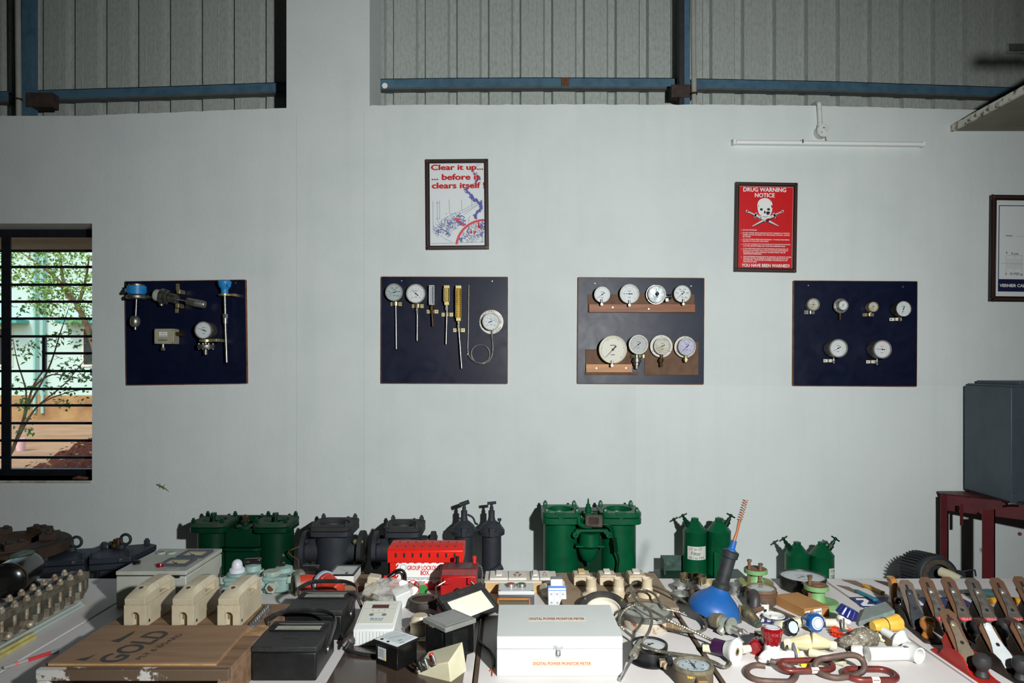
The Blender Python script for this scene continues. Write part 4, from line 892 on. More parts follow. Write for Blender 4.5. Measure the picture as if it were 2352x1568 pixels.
blobs('skull_shading', [el(524, 520, 21, 19), el(632, 517, 24, 18), [(575, 535), (592, 560), (585, 580), (565, 578), (562, 555)], [(595, 560), (620, 545), (658, 555), (645, 590), (620, 605), (600, 585)], [(490, 450), (482, 470), (490, 490), (478, 480), (478, 458)], [(668, 460), (690, 455), (686, 500), (674, 485)], [(500, 405), (545, 375), (510, 400)], [(648, 375), (672, 408), (655, 395)], [(510, 590), (525, 625), (515, 615)], [(655, 600), (640, 640), (648, 615)], [(528, 620), (580, 640), (640, 618), (580, 632)], [(550, 612), (552, 634), (547, 634)], [(580, 612), (582, 636), (577, 636)], [(610, 612), (612, 632), (607, 632)]], INK, yp - .0008)
def bar(a, b_, wa, wb):
    d = Vector((b_[0] - a[0], b_[1] - a[1])).normalized(); n_ = Vector((-d.y, d.x)); return [(a[0] + n_.x * wa, a[1] + n_.y * wa), (b_[0] + n_.x * wb, b_[1] + n_.y * wb), (b_[0] - n_.x * wb, b_[1] - n_.y * wb), (a[0] - n_.x * wa, a[1] - n_.y * wa)]
blobs('dagger_print', [bar((305, 552), (430, 605), 12, 13), el(308, 550, 17, 20), bar((430, 598), (520, 655), 22, 22), bar((450, 570), (420, 655), 13, 10), bar((520, 640), (600, 690), 20, 18), bar((640, 700), (785, 768), 22, 8), bar((848, 545), (735, 597), 12, 13), el(846, 542, 17, 20), bar((740, 598), (640, 650), 22, 22), bar((705, 570), (745, 650), 13, 10), bar((560, 690), (395, 775), 22, 8)], M('print_grey', (205, 212, 212), .5), yp - .0004)
blobs('dagger_shading', [bar((330, 575), (430, 618), 4, 4), bar((430, 625), (530, 675), 4, 5), bar((425, 630), (415, 660), 6, 6), bar((825, 562), (735, 605), 4, 4), bar((735, 630), (590, 695), 5, 14), bar((750, 625), (748, 655), 6, 6), bar((575, 700), (395, 785), 7, 4), bar((610, 705), (785, 775), 6, 4)], INK, yp - .0005)
m = MB(); x, z = q3(0, 0); m.frame(-w + 8.5 * k, w - 8.5 * k, -h + 8.5 * k, h - 8.5 * k, .0022, yp - .0002, yp + .001); obj('white_margin', m, WHITEINK, pr, smooth=0)
# vernier poster at the right edge
o, pr, k, w, h = poster('framed vernier caliper chart cut by the right edge', 2276, 449, 2640, 694, 12, .6, POSTER)
o.rotation_euler = (0, R(.7), 0)
def q4(zx, zy_): return ((2252 + zx / 5.6 - 2458) * k, (571.5 - (430 + zy_ / 5.6)) * k)
NV = M('navy_ink', (24, 30, 70), .5)
m = MB(); a = q4(238, 232); b_ = q4(0, 1348); X0, Z1, Z0 = q4(246, 0)[0], q4(0, 236)[1], q4(0, 1348)[1]
m.frame(X0, -X0, Z0, Z1, .0045, yp, yp + .002); m.box(X0, -X0, yp - .0001, yp + .002, Z0, q4(0, 1188)[1]); obj('chart_border', m, NV, pr, smooth=0)
for body, zx, zy_, ww, hh, mt, bold in (('VERNIER CALIPER', 268, 1270, 0, 38, WHITEINK, .04), ('Fixed Jaw', 342, 630, 0, 20, INK, .03), ('0', 342, 845, 0, 28, INK, .01), ('9 mm', 412, 858, 0, 28, INK, .01), ('0', 338, 1120, 0, 28, INK, .01), ('10 VSD', 396, 1118, 0, 30, INK, .01), ('10', 530, 1128, 0, 28, INK, .01)):
    x, z = q4(zx, zy_); text('lettering', body, mt, pr, (x, yp - .0006, z), w=(ww / 5.6 * k) if ww else None, h=hh / 5.6 * k, rot=FACE, bold=bold, align='L')
seg = [[q4(475, 634), q4(700, 640)], [q4(278, 984), q4(800, 996)], [q4(348, 880), q4(555, 884)], [q4(348, 880), q4(346, 1095)], [q4(550, 880), q4(548, 1100)]]
for i in range(1, 10): seg.append([q4(348 + i * 22.5, 895 if i == 5 else 922), q4(347 + i * 22.5, 984)]); seg.append([q4(346 + i * 20.5, 986), q4(345 + i * 20.5, 1080 if i == 5 else 1052)])
strokes('scale_drawing', seg, INK, pr, .0009)
# ================================================================ MACHINES ON THE LOW BENCH
GREEN = M('green_enamel', (3, 88, 53), .36, c2=(3, 76, 46), scale=12, bump=.05, bscale=60, spec=.4)
GREEND = M('dark_green_enamel', (2, 52, 31), .36, c2=(3, 45, 28), scale=12, bump=.05, bscale=60, spec=.4)
GTOP = M('dusty_green_enamel', (28, 66, 46), .7, c2=(52, 58, 44), scale=14)
SLATE = M('slate_cast_iron', (48, 53, 60), .6, c2=(42, 46, 51), scale=12, bump=.15, bscale=90)
SLATED = M('dusty_slate_iron', (50, 52, 52), .75, c2=(42, 42, 40), scale=12, bump=.1)
NAVYG = M('blue_grey_enamel', (42, 50, 60), .55, c2=(36, 42, 50), scale=9)
def plate_hole(m, x0, x1, y0, y1, z0, z1, rh, n=32, cham=0.0):
    cx, cy = (x0 + x1) / 2, (y0 + y1) / 2; vs = []; fs = []
    hw, hd = (x1 - x0) / 2, (y1 - y0) / 2
    for z in (z0, z1):
        for i in range(n):
            a = 2 * PI * (i + .5) / n; c, s = math.cos(a), math.sin(a); q = min(hw / abs(c) if abs(c) > 1e-6 else 9, hd / abs(s) if abs(s) > 1e-6 else 9)
            lim = math.hypot(hw, hd) - cham; q = min(q, lim); vs.append((cx + c * q, cy + s * q, z))
        for i in range(n):
            a = 2 * PI * (i + .5) / n; vs.append((cx + rh * math.cos(a), cy + rh * math.sin(a), z))
    for i in range(n):
        j = (i + 1) % n
        fs += [(2 * n + i, 2 * n + j, 3 * n + j, 3 * n + i), (j, i, n + i, n + j), (i, j, 2 * n + j, 2 * n + i), (n + j, n + i, 3 * n + i, 3 * n + j)]
    return m.add(vs, fs)
def canister(o, x, y, w, zt, mat, top, r, base, t1=.022, t2=.028, stud=True, nm='canister', hole=.72, bolts=True):
    """square flanged filter canister: body, double flange with a round opening, corner bolts"""
    h = w / 2
    m = MB(); m.lathe([(r, 0), (r, zt - t1 - t2 - base), (r * .8, zt - t1 - base - .02), (r * .8, zt - t1 - base), (r * .62, zt - .10 - base), (0, zt - .10 - base)], (x, y, base), n=40); b = obj(nm, m, mat, o)
    m = MB(); plate_hole(m, x - h, x + h, y - h * 1.12, y + h * 1.12, zt - t1 - t2 - .003, zt - t1 - .003, r * .8, cham=.016); obj('lower_flange', m, mat, b, bev=.003)
    m = MB(); plate_hole(m, x - h, x + h, y - h * 1.12, y + h * 1.12, zt - t1, zt, r * hole, cham=.016); cf = obj('cover_flange', m, top, b, bev=.003)
    if bolts:
        for sx in (-1, 1):
            for sy in (-1, 1):
                m = MB(); m.bolt((x + sx * h * .78, y + sy * h * .88, zt), r=.0125, h=.018); m.cyl((x + sx * h * .78, y + sy * h * .88, zt), (x + sx * h * .78, y + sy * h * .88, zt + .026), .007); obj('bolt', m, mat, cf)
    if stud:
        m = MB(); m.cyl((x - .006, y, zt - .10), (x - .006, y, zt + .025), .011); m.cyl((x - .006, y, zt + .02), (x - .006, y, zt + .036), .017, n=8); obj('vent_stud', m, mat, b)
    return b
# green twin strainer, left
o = thing('twin_strainer', 'dark green twin canister strainer behind the grey electrical panel box', 'strainer', (-1.477, 3.82, BZ)); X0, Y0 = -1.477, 3.82
zt = .795 - BZ
canister(o, -1.663 - X0, .0, .201, zt, GREEND, GTOP, .089, 0); canister(o, -1.317 - X0, .0, .201, zt, GREEND, GTOP, .093, 0)
m = MB(); m.prism([(-.11, -.06), (.10, -.06), (.10, .08), (-.11, .08)], .02, zt - .045); obj('bridge_body', m, GREEND, o, bev=.012)
m = MB(); m.box(-.12, .16, .075, .10, .1, zt + .004); obj('rear_plate', m, GREEND, o, bev=.005)
m = MB(); m.lathe([(.055, 0), (.055, .012), (.05, .016), (.024, .018), (.024, .036), (0, .036)], (-.015, 0, zt - .046), n=28); obj('valve_cap', m, GREEND, o)
m = MB(); m.lathe([(.019, 0), (.019, .026), (.017, .028)], (-.015, 0, zt - .01), n=6); m.cyl((-.015, 0, zt + .018), (-.015, 0, zt + .026), .006); obj('spindle', m, BRONZE, o)
m = MB(); m.prism(rrect(-.13, .115, -.095, 0, .06, 6), zt - .155, zt - .140); obj('rim_ledge', m, GREEND, o, bev=.005)
# grey flanged strainers
def strainer(label, px, w, flx, frx, d, zt, zc, rf):
    x = (px - CX) * d / F; o = thing('flanged_strainer', label, 'strainer', (x, d, BZ)); g = lambda p: (p - CX) * d / F - x
    z = zt - BZ; canister(o, 0, 0, w, z, SLATE, SLATED, w * .44, 0, stud=False, hole=.8)
    for s, p in ((-1, flx), (1, frx)):
        xx = g(p); c = zc - BZ
        m = MB(); m.cyl((0, 0, c), (xx, 0, c), .062, n=28); obj('branch_pipe', m, SLATE, o)
        m = MB(); m.ring((xx - s * .012, 0, c), (s, 0, 0), rf, .05, .024, 36); fl = obj('pipe_flange', m, SLATED if s > 0 else SLATE, o, bev=.002)
        m = MB(); m.lathe([(.05, 0), (.05, .006), (0, .006)], (xx, 0, c), (s, 0, 0), 24); obj('bore', m, M('dark_bore', (34, 28, 24), .8), fl)
        for i in range(4):
            a = R(45 + 90 * i); m = MB(); m.cyl((xx - s * .035, (rf - .02) * math.cos(a), c + (rf - .02) * math.sin(a)), (xx + s * .018, (rf - .02) * math.cos(a), c + (rf - .02) * math.sin(a)), .009, n=8); m.bolt((xx - s * .03, (rf - .02) * math.cos(a), c + (rf - .02) * math.sin(a)), (s, 0, 0), .014, .014); obj('flange_bolt', m, BRASS if a > 2 and s > 0 else SLATE, fl)
    return o
o = strainer('slate grey flanged strainer with a loose rusty wire, beside the dark green one', 769, .230, 703, 832, 3.79, .785, .630, .108)
m = MB(); m.tube(crom([(-.16, -.11, .30), (-.20, -.12, .285), (-.225, -.10, .27), (-.20, -.12, .25), (-.165, -.13, .235), (-.158, -.13, .19), (-.155, -.13, .16)], 5), .0035); obj('loose_wire', m, RUST, o)
m = MB(); m.box(-.06, .075, -.117, -.112, .405, .417); obj('rating_strip', m, SLATED, o)
strainer('slate grey flanged strainer behind the red lockout box', 930, .207, 865, 995, 3.79, .778, .630, .104)
# grey twin bottles with T handles
o = thing('twin_filter', 'slate grey twin bottle filter with T handles behind the red lockout box', 'filter', (-.18, 3.86, BZ)); d = 3.86; kk = d / F
for px, tilt in ((1066, .1), (1129, 0)):
    x = (px - CX) * kk + .18; zf = zy(1222, d) - BZ
    m = MB(); m.lathe([(.055, 0), (.055, zf)], (x, 0, 0), n=32); m.box(x - .03, x + .03, -.06, .0, .0, .10); b = obj('bottle', m, SLATE, o)
    m = MB(); m.lathe([(.068, 0), (.074, .004), (.074, .026), (.068, .03), (.066, .032), (.056, .052), (.034, .072), (.022, .08), (.018, .10), (.018, .135), (.011, .137), (.011, .155), (0, .155)], (x, 0, zf - .012), n=32); cv = obj('cover', m, SLATE, b)
    m = MB(); m.cyl((x, 0, zf + .13), (x + tilt * .02, 0, zf + .165), .008); m.cyl((x - .024, 0, zf + .163 - tilt * .08), (x + .026 + tilt * .02, 0, zf + .168 + tilt * .05), .0085 if not tilt else .012, n=12); obj('t_handle', m, SLATE, cv)
    for a in (200, 290, 340): m = MB(); m.bolt((x + .056 * math.cos(R(a)), .056 * math.sin(R(a)), zf + .022), (math.cos(R(a)) * .4, math.sin(R(a)) * .4, .8), .012, .014); obj('bolt', m, SLATE, cv)
    m = MB(); m.box(x - .01, x + .02, -.082, -.06, zf - .01, zf + .04); obj('clamp_lug', m, SLATE, cv, bev=.003)
x = (1129 - CX) * kk + .18
m = MB(); m.cyl((x + .045, 0, zf + .03), (x + .045, 0, zf + .075), .005); m.cyl((x + .045, 0, zf + .066), (x + .045, 0, zf + .078), .011, n=10); obj('vent_screw', m, SLATE, o)
x2 = (1066 - CX) * kk + .18
m = MB(); m.tube(crom([(x2 + .02, 0, zf + .10), (x2 + .05, -.01, zf + .085), (x2 + .065, -.02, zf + .055), (x2 + .075, -.01, zf + .05)], 5), .006); obj('vent_pipe', m, SLATE, o)
m = MB(); m.cyl((x - .04, -.05, .10), (x + .06, -.05, .155), .02); obj('outlet_pipe', m, SLATE, o)
# big green twin filter
o = thing('twin_strainer', 'bright green twin canister filter with a rusty centre outlet below the gauge boards', 'strainer', (.45, 3.82, BZ)); X0 = .45
zt = zy(1178, 3.70) - BZ
g = lambda px, py, dd=3.6: Vector(((px - CX) * (dd + .12) / F - X0, dd - 3.7, zy(py, dd + .12) - BZ))
canister(o, (1288 - CX) * 3.82 / F - X0, 0, .212, zt, GREEN, GREEN, .097, 0, stud=False, hole=.78, t1=.028, t2=.034); canister(o, (1420 - CX) * 3.82 / F - X0, 0, .222, zt, GREEN, GREEN, .097, 0, stud=False, hole=.8, t1=.028, t2=.034)
for px in (1287.5, 1427):
    m = MB(); c = g(px, 1187, 3.575); m.lathe([(.013, 0), (.013, .014), (.006, .014), (.006, .008), (0, .008)], c + Vector((0, .015, 0)), (0, -1, 0), 16); obj('gauge_boss', m, GREEN, o)
    m = MB(); c = g(px - 1, 1179, 3.578); m.box(c.x - .028, c.x + .028, c.y - .004, c.y + .01, c.z - .006, c.z + .008); obj('name_boss', m, GREEN, o, bev=.002)
cx_ = (1352 - CX) * 3.77 / F - X0
m = MB(); m.prism([(cx_ - .085, -.02), (cx_ + .085, -.02), (cx_ + .085, .09), (cx_ - .085, .09)], .05, zt - .01); obj('bridge_body', m, GREEND, o, bev=.01)
m = MB(); c = g(1351, 1176, 3.64); m.lathe([(.05, -.05), (.05, -.03), (.028, -.024), (.028, 0), (.017, .002), (.017, .03), (.012, .032), (.012, .045), (.006, .047), (.004, .075), (0, .076)], c, n=24); obj('needle_valve', m, GREEN, o)
for s in (-1, 1): m = MB(); m.bolt((c.x + s * .04, c.y, c.z - .035), (0, 0, 1), .011, .016); obj('bolt', m, GREEN, o)
m = MB(); c = g(1336, 1195, 3.58); m.tube(crom([c + Vector((-.012, .02, .02)), c + Vector((-.014, 0, -.015)), c + Vector((.02, -.01, -.03)), c + Vector((.05, -.01, -.03))], 4), .012); obj('side_pipe', m, GREEN, o)
m = MB(); c = g(1364, 1196, 3.55); m.at(c, (R(-12), 0, R(-8))); m.box(-.048, .048, 0, .05, -.034, .034); obj('outlet_block', m, M('grimy_iron', (72, 66, 60), .7, c2=(90, 84, 76), scale=30), o, bev=.01)
m = MB(); m.at(c, (R(-12), 0, R(-8))); m.yprism(rrect(-.028, .028, -.018, .02, .008), -.002, .03); obj('outlet_recess', m, M('recess_rust', (62, 46, 38), .8, c2=(40, 32, 28), scale=30), o)
m = MB(); c = g(1360, 1224, 3.58); m.yprism([(-.105, -.012), (-.085, .02), (.085, .02), (.105, -.012), (.08, -.02), (.06, .004), (-.06, .004), (-.08, -.02)], c.y, c.y + .03); m2 = m; m2.v = [v + Vector((c.x, 0, c.z)) for v in m2.v]; obj('bracket', m, GREEN, o, bev=.004)
for s in (-1, 1):
    m = MB(); m.ring(c + Vector((s * .09, .02, -.008)), (0, -1, 0), .016, .008, .03, 16); obj('bracket_eye', m, GREEN, o)
m = MB(); c = g(1356, 1240, 3.57); m.lathe([(.062, -.035), (.058, -.03), (.055, .03), (.05, .034)], c + Vector((0, .035, 0)), n=28); obj('valve_body', m, GREEN, o)
m = MB(); c = g(1356, 1255, 3.56); m.box(c.x - .078, c.x + .078, c.y, c.y + .06, c.z - .005, c.z + .004); obj('valve_flange', m, GREEN, o, bev=.002)
m = MB(); c = g(1353, 1262, 3.57); m.lathe([(0, -.092), (.008, -.092), (.012, -.075), (.034, -.06), (.052, -.02), (.056, .006)], c + Vector((0, .035, 0)), n=28); obj('drain_bowl', m, GREEN, o)
m = MB(); m.tube(crom([g(1386, 1204, 3.54), g(1402, 1208, 3.54), g(1409, 1220, 3.54), g(1411, 1240, 3.53), g(1414, 1262, 3.53), g(1421, 1285, 3.54), g(1418, 1310, 3.55), g(1418, 1330, 3.55)], 5), .0055); obj('sensor_cable', m, GREEND, o)
m = MB(); m.tube([g(1412, 1242, 3.53), g(1414, 1252, 3.53), g(1415, 1266, 3.53)], [.012, .012, .012], n=6); m.tube([g(1413, 1234, 3.53), g(1412, 1243, 3.53)], .008); obj('cable_joint', m, GREEND, o)
m = MB(); m.box(-.31, .30, -.1, .12, 0, .012); obj('base_plate', m, GREEND, o)
# green bottle pairs
PAPER = M('paper_label', (222, 222, 214), .7)
def bottles(label, xs_, rpx, ys, d, valves, lab, tray):
    X0 = (sum(xs_) / 2 - CX) * d / F; o = thing('twin_filter', label, 'filter', (X0, d, BZ)); kk = d / F; r = rpx * kk; zs_ = zy(ys, d) - BZ
    for i, px in enumerate(xs_):
        x = (px - CX) * kk - X0
        m = MB(); m.lathe([(r, 0), (r * 1.03, .004), (r * 1.03, .02), (r, .024), (r, zs_ - .006), (r * 1.02, zs_ - .004), (r * 1.02, zs_), (r * .98, zs_ + .003), (r * .4, zs_ + .052), (r * .36, zs_ + .054)], (x, 0, 0), n=36); b = obj('bottle', m, GREEN, o)
        m = MB(); m.lathe([(r * .3, 0), (r * .32, .008), (r * .32, .018), (r * .22, .02), (0, .02)], (x, 0, zs_ + .052), n=8); obj('neck_cap', m, GREEN, b)
        s = -1 if i == 0 else 1; vx, vz = valves
        p0 = Vector((x + s * r * .55, 0, zs_ + .025)); p1 = p0 + Vector((s * vx * kk, 0, vz * kk)); u = (p1 - p0).normalized()
        m = MB(); m.cyl(p0, p0 + (p1 - p0) * .45, .016); m.lathe([(.017, 0), (.017, .012)], p0 + (p1 - p0) * .3, u, 6); m.cyl(p0 + (p1 - p0) * .45, p0 + (p1 - p0) * .75, .011); v_ = obj('bleed_valve', m, GREEND, b)
        m = MB(); m.cyl(p0 + (p1 - p0) * .72, p1, .007); q = u.cross(Vector((0, 1, 0))); m.cyl(p1 - q * .026, p1 + q * .026, .0045); m.sphere(p1, .010, 10, 6); obj('t_handle', m, GREEND, v_)
    return o, kk, X0, zs_
o, kk, X0, zs_ = bottles('taller green twin bottle filter with a white Filter label by the blue plunger', (1596, 1651), 26.8, 1218, 3.84, (13, 24), None, True)
x = (1596 - CX) * kk - X0; r = 26.9 * kk
def wrap_label(o, x, r, px0, px1, pxc, z0, z1, lines, kk):
    a0 = -90 - math.degrees(math.asin(max(-1, min(1, (pxc - px0) * kk / r)))); a1 = -90 + math.degrees(math.asin(max(-1, min(1, (px1 - pxc) * kk / r))))
    m = MB(); n = 10; vs = []; rr_ = r * 1.012
    for i in range(n + 1):
        a = R(a0 + (a1 - a0) * i / n); vs += [(x + rr_ * math.cos(a), rr_ * math.sin(a), z0), (x + rr_ * math.cos(a), rr_ * math.sin(a), z1)]
    m.add(vs, [(2 * i, 2 * i + 2, 2 * i + 3, 2 * i + 1) for i in range(n)]); pl = obj('paper_label', m, PAPER, o)
    for body, px, fz, w, h in lines:
        t = text('lettering', body, INK, pl, (0, 0, 0), w=w * kk, h=h * kk)
        for v in t.data.vertices:
            u, q = v.co.x + (px - pxc) * kk, v.co.y; a = -PI / 2 + u / rr_; v.co = (x + (rr_ + .0006) * math.cos(a), (rr_ + .0006) * math.sin(a), z0 + (z1 - z0) * fz + q)
    return pl
zl = lambda py: zy(py, 3.84 - r) - BZ
wrap_label(o, x, r, 1575, 1615, 1596, zl(1286), zl(1255.5), [('121 to 127', 1591, .82, 29, 6), ('Filter', 1592, .48, 22, 8), ('10.1 to 10.4', 1593, .16, 34, 6)], kk)
m = MB(); m.box((1638 - CX) * kk - X0 - .016, (1638 - CX) * kk - X0 + .016, -.075, -.062, .0, zy(1268, 3.77) - BZ); obj('clamp_rail', m, GREEN, o, bev=.002)
zp = zy(1326, 3.76) - BZ
m = MB(); q = (1517 - CX) * 3.76 / F - X0; m.box(q, .20, -.10, .08, zp - .012, zp); obj('base_plate', m, GREEND, o)
m = MB(); m.box(q + .03, q + .19, .05, .06, zp, zp + .085); m.box(q + .03, q + .04, -.03, .05, zp, zp + .085); obj('bracket', m, M('worn_green_plate', (70, 100, 90), .6, c2=(40, 66, 56), scale=20), o)
m = MB(); m.ring((q + .05, -.032, zp + .065), (0, -1, 0), .009, .005, .003, 16); obj('bracket_eye', m, DSTEEL, o)
o, kk, X0, zs_ = bottles('shorter green twin bottle filter behind the black rimmed gauge', (1831, 1887), 27, 1273, 3.84, (17, 26), None, False)
x = (1887 - CX) * kk - X0; r = 27 * kk
wrap_label(o, x, r, 1892, 1913, 1887, zl(1328), zl(1306), [('121 to', 1903, .72, 16, 5.5), ('Filter', 1903, .2, 15, 6)], kk)
# rusty flange
o = thing('pipe_flange', 'large brown rusty flange with bolt lugs standing at the far left', 'flange', (-2.55, 3.42, BZ)); z = .762 - BZ
FL = M('brown_flange_rust', (62, 46, 34), .8, c2=(44, 35, 28), scale=14, bump=.25, bscale=50)
m = MB(); m.lathe([(.285, 0), (.292, .006), (.292, .044), (.285, .05), (.17, .05), (.165, 0)], (0, 0, z - .05), n=56, closed=True); b = obj('disc', m, FL, o)
m = MB(); m.ring((0, 0, z - .002), (0, 0, 1), .235, .165, .012, 48); obj('raised_face', m, FL, b)
for a in (20, 75, 130, 200, 260, 320):
    m = MB(); c, s = math.cos(R(a)) * .2, math.sin(R(a)) * .2; m.at((c, s, z + .01), (0, 0, R(a))); m.box(-.035, .035, -.05, .05, 0, .03); m.bolt((0, .025, .03), r=.014, h=.012); m.bolt((0, -.025, .03), r=.014, h=.012); obj('bolt_lug', m, FL, b, bev=.003)
m = MB(); m.lathe([(.15, -.02), (.155, -.0), (.05, .012), (0, .012)], (0, 0, z - .045), n=40); obj('recess_plate', m, IRON, b)
m = MB(); m.lathe([(.07, 0), (.05, .02), (.05, z - .07)], (0, 0, 0), n=20); obj('pedestal', m, FL, o)
# slate bolted covers
o = thing('bolted_casing', 'blue grey casing with two bolted covers and lifting eyes at far left', 'casing', (-2.0, 3.45, BZ)); zt = .70
def TP(px, py, z): d = (EYE - z) * F / (py - CY); return Vector(((px - CX) * d / F + 2.0, d - 3.45, z - BZ))
for pts, eye in (([(92, 1289), (193, 1284), (206, 1275), (247, 1256), (150, 1261), (128, 1270)], (166, 1264)), ([(204, 1284), (300, 1278), (360, 1250), (345, 1247), (252, 1255), (206, 1276)], (279, 1258))):
    q = [TP(x, y, zt) for x, y in pts]; c = sum(q, Vector()) / len(q); hz = zt - BZ
    m = MB(); m.prism([(p.x, p.y) for p in q], hz - .028, hz); m.prism([(p.x, p.y) for p in q], hz - .06, hz - .031); cv = obj('cover', m, NAVYG, o, bev=.004)
    m = MB(); m.prism([(c.x + (p.x - c.x) * .72, c.y + (p.y - c.y) * .72) for p in q], 0, hz - .06); obj('casing_body', m, NAVYG, o, bev=.01)
    for i in (0, 1, 3, 4):
        p = c + (q[i] - c) * .88; m = MB(); m.bolt((p.x, p.y, hz), r=.017, h=.022); m.cyl((p.x, p.y, hz), (p.x, p.y, hz + .03), .009); obj('bolt', m, NAVYG, cv)
    e = TP(eye[0], eye[1], zt); m = MB(); m.cyl((e.x, e.y, hz), (e.x, e.y, hz + .02), .02); m.tube([(e.x + .022 + .026 * math.cos(R(a)), e.y, hz + .045 + .026 * math.sin(R(a))) for a in range(0, 360, 24)], .0075, closed=True); obj('eye_bolt', m, NAVYG, cv)
    m = MB(); m.box(e.x - .035, e.x - .002, e.y - .02, e.y + .02, hz, hz + .05); m.cyl((e.x - .02, e.y - .02, hz + .02), (e.x - .02, e.y - .045, hz + .02), .011); obj('valve_block', m, BRONZE, cv, bev=.004)
    p = (q[0] + q[1]) / 2; m = MB(); m.cyl((p.x + .05, p.y - .004, hz - .012), (p.x + .05, p.y + .01, hz - .012), .006, n=8); obj('pin', m, STEEL, cv)
e = TP(140, 1268, zt); m = MB(); m.tube(crom([(e.x, e.y, zt - BZ), (e.x - .005, e.y, zt - BZ + .035), (e.x + .012, e.y, zt - BZ + .055), (e.x + .05, e.y, zt - BZ + .08)], 4), .0035); obj('bent_wire', m, BLACKM, o)
# finned motor
o = thing('finned_motor', 'black finned electric motor casing lying against the wall behind the planes', 'motor', (0, 0, 0))
c0 = P(2104, 1309, 3.74); c1 = P(2153, 1322, 3.54); o.location = (c0.x, 3.68, BZ); axis = (c1 - c0).normalized(); zc = c0.z - BZ
MOT = M('motor_black', (40, 46, 52), .6, c2=(34, 38, 42), scale=20)
q = axis.to_track_quat('Z', 'Y').to_matrix(); r0 = .098; L = .22; base = Vector((0, .06, zc + .0))
m = MB(); m.lathe([(r0 * .86, 0), (r0, .02), (r0, L), (r0 * .9, L + .004), (r0 * .88, L - .03), (0, L - .03)], base, axis, 40); obj('casing', m, MOT, o)
for i in range(38):
    a = 2 * PI * i / 38 + .06; u = q @ Vector((math.cos(a), math.sin(a), 0)); t = q @ Vector((-math.sin(a), math.cos(a), 0)); 
    m = MB(); w = .004; pts = []
    for s, h0, h1 in ((.004, -.01, .011), (L - .045, -.01, .011)):
        pts.append([base + axis * s + u * (r0 + h0) + t * w, base + axis * s + u * (r0 + h1) + t * w * .6, base + axis * s + u * (r0 + h1) - t * w * .6, base + axis * s + u * (r0 + h0) - t * w])
    m.hexa(pts[0], pts[1]); obj('cooling_fin', m, MOT, o, smooth=0)
m = MB(); m.lathe([(r0 * .88, 0), (r0 * .88, .004), (r0 * .62, .006), (r0 * .6, 0)], base + axis * (L + .001), axis, 36, closed=True); obj('end_ring', m, M('motor_dirt', (74, 66, 52), .8, c2=(50, 46, 40), scale=50), o)
p0, p1, p2 = [P(*v) - o.location for v in ((2160, 1312, 3.48), (2207, 1330, 3.40), (2238, 1337, 3.36))]
m = MB(); m.tube([p0 + (p0 - p1) * .1, p0, p0 + (p1 - p0) * .5, p1], [.012, .024, .024, .018], n=18); obj('shaft_sleeve', m, M('cream_handle', (206, 200, 168), .4, c2=(196, 188, 152), scale=10), o, label='cream plastic sleeve on the shaft')
m = MB(); m.tube([p1, p1 + (p2 - p1) * .3, p2], [.018, .014, .010], n=14); obj('sleeve_tip', m, M('teal_grey_ferrule', (74, 88, 92), .5), o)
u = q @ Vector((0, 1, 0)); e = Vector((.115, -.17, zc + .06)); m = MB(); m.tube([e + Vector((-.02, 0, 0)), e + Vector((.02, -.01, .012)), e + Vector((.045, -.01, .012)), e + Vector((.05, -.01, -.02))], .004); m.box(.05, .12, -.17, -.12, zc + .03, zc + .055); obj('lifting_bracket', m, MOT, o, bev=.003)
m = MB(); m.box(-.09, .11, -.15, .06, 0, zc - r0 * .8); obj('foot', m, MOT, o, bev=.004)
m = MB(); m.cyl((-.115, -.10, zc - .03), (-.06, -.10, zc - .02), .03); obj('terminal_stub', m, RUST, o)
# ================================================================ TABLE, LEFT HALF
def TT(px, py, z=0):
    v = T(px, py, z); return v
def thg(name, label, cat, px, py, z=0, rz=0, group=None):
    o = thing(name, label, cat, T(px, py, z), (0, 0, rz), group); return o, T(px, py, z).y / F
def hexq(name, q, z0, z1, mat, o, bev=0, org=None):
    org = org or o.location; m = MB(); m.hexa([(p.x - org.x, p.y - org.y, z0) for p in q], [(p.x - org.x, p.y - org.y, z1) for p in q]); return obj(name, m, mat, o, bev=bev)
# bolted steel level gauge bar
GST = M('weathered_steel', (132, 126, 112), .6, .5, c2=(96, 84, 68), scale=26, bump=.15)
ROD = M('rust_streaked_rod', (186, 180, 165), .5, .5, c2=(140, 96, 56), scale=50)
o = thing('level_gauge', 'rusty steel gauge bar with two rows of bolts at far left', 'level gauge', (-1.702, 2.37, TZ))
m = MB(); m.box(-.037, .037, -.33, .322, .066, .093); tc_ = obj('top_cover', m, GST, o, bev=.002)
m = MB(); m.box(-.012, .010, -.33, .30, .0931, .0938); obj('sight_slot', m, INK, tc_)
m = MB(); m.box(-.024, .024, -.33, .31, .002, .066); obj('body', m, M('aged_green_steel', (96, 98, 88), .7, .3, c2=(70, 64, 54), scale=24), o)
m = MB(); m.hexa([(-.03, .31, .01), (.03, .31, .01), (.018, .345, .02), (-.018, .345, .02)], [(-.03, .31, .066), (.03, .31, .066), (.018, .345, .056), (-.018, .345, .056)]); obj('end_block', m, GST, o, bev=.002)
for i in range(11):
    y = .272 - i * .058
    for s in (-1, 1):
        m = MB(); m.cyl((s * .030, y, .0), (s * .030, y, .112), .0062, n=10); b = obj('bolt', m, ROD, o)
        m = MB(); m.lathe([(.0115, 0), (.0115, .010), (.009, .012)], (s * .030, y, .093), n=6); m.sphere((s * .030, y, .107), .008, 8, 6); obj('nut', m, ROD, b)
        if s > 0:
            m = MB(); m.prism([(.024, y - .02), (.037, y - .012), (.037, y + .012), (.024, y + .02)], 0, .03); obj('lug', m, GST, o)
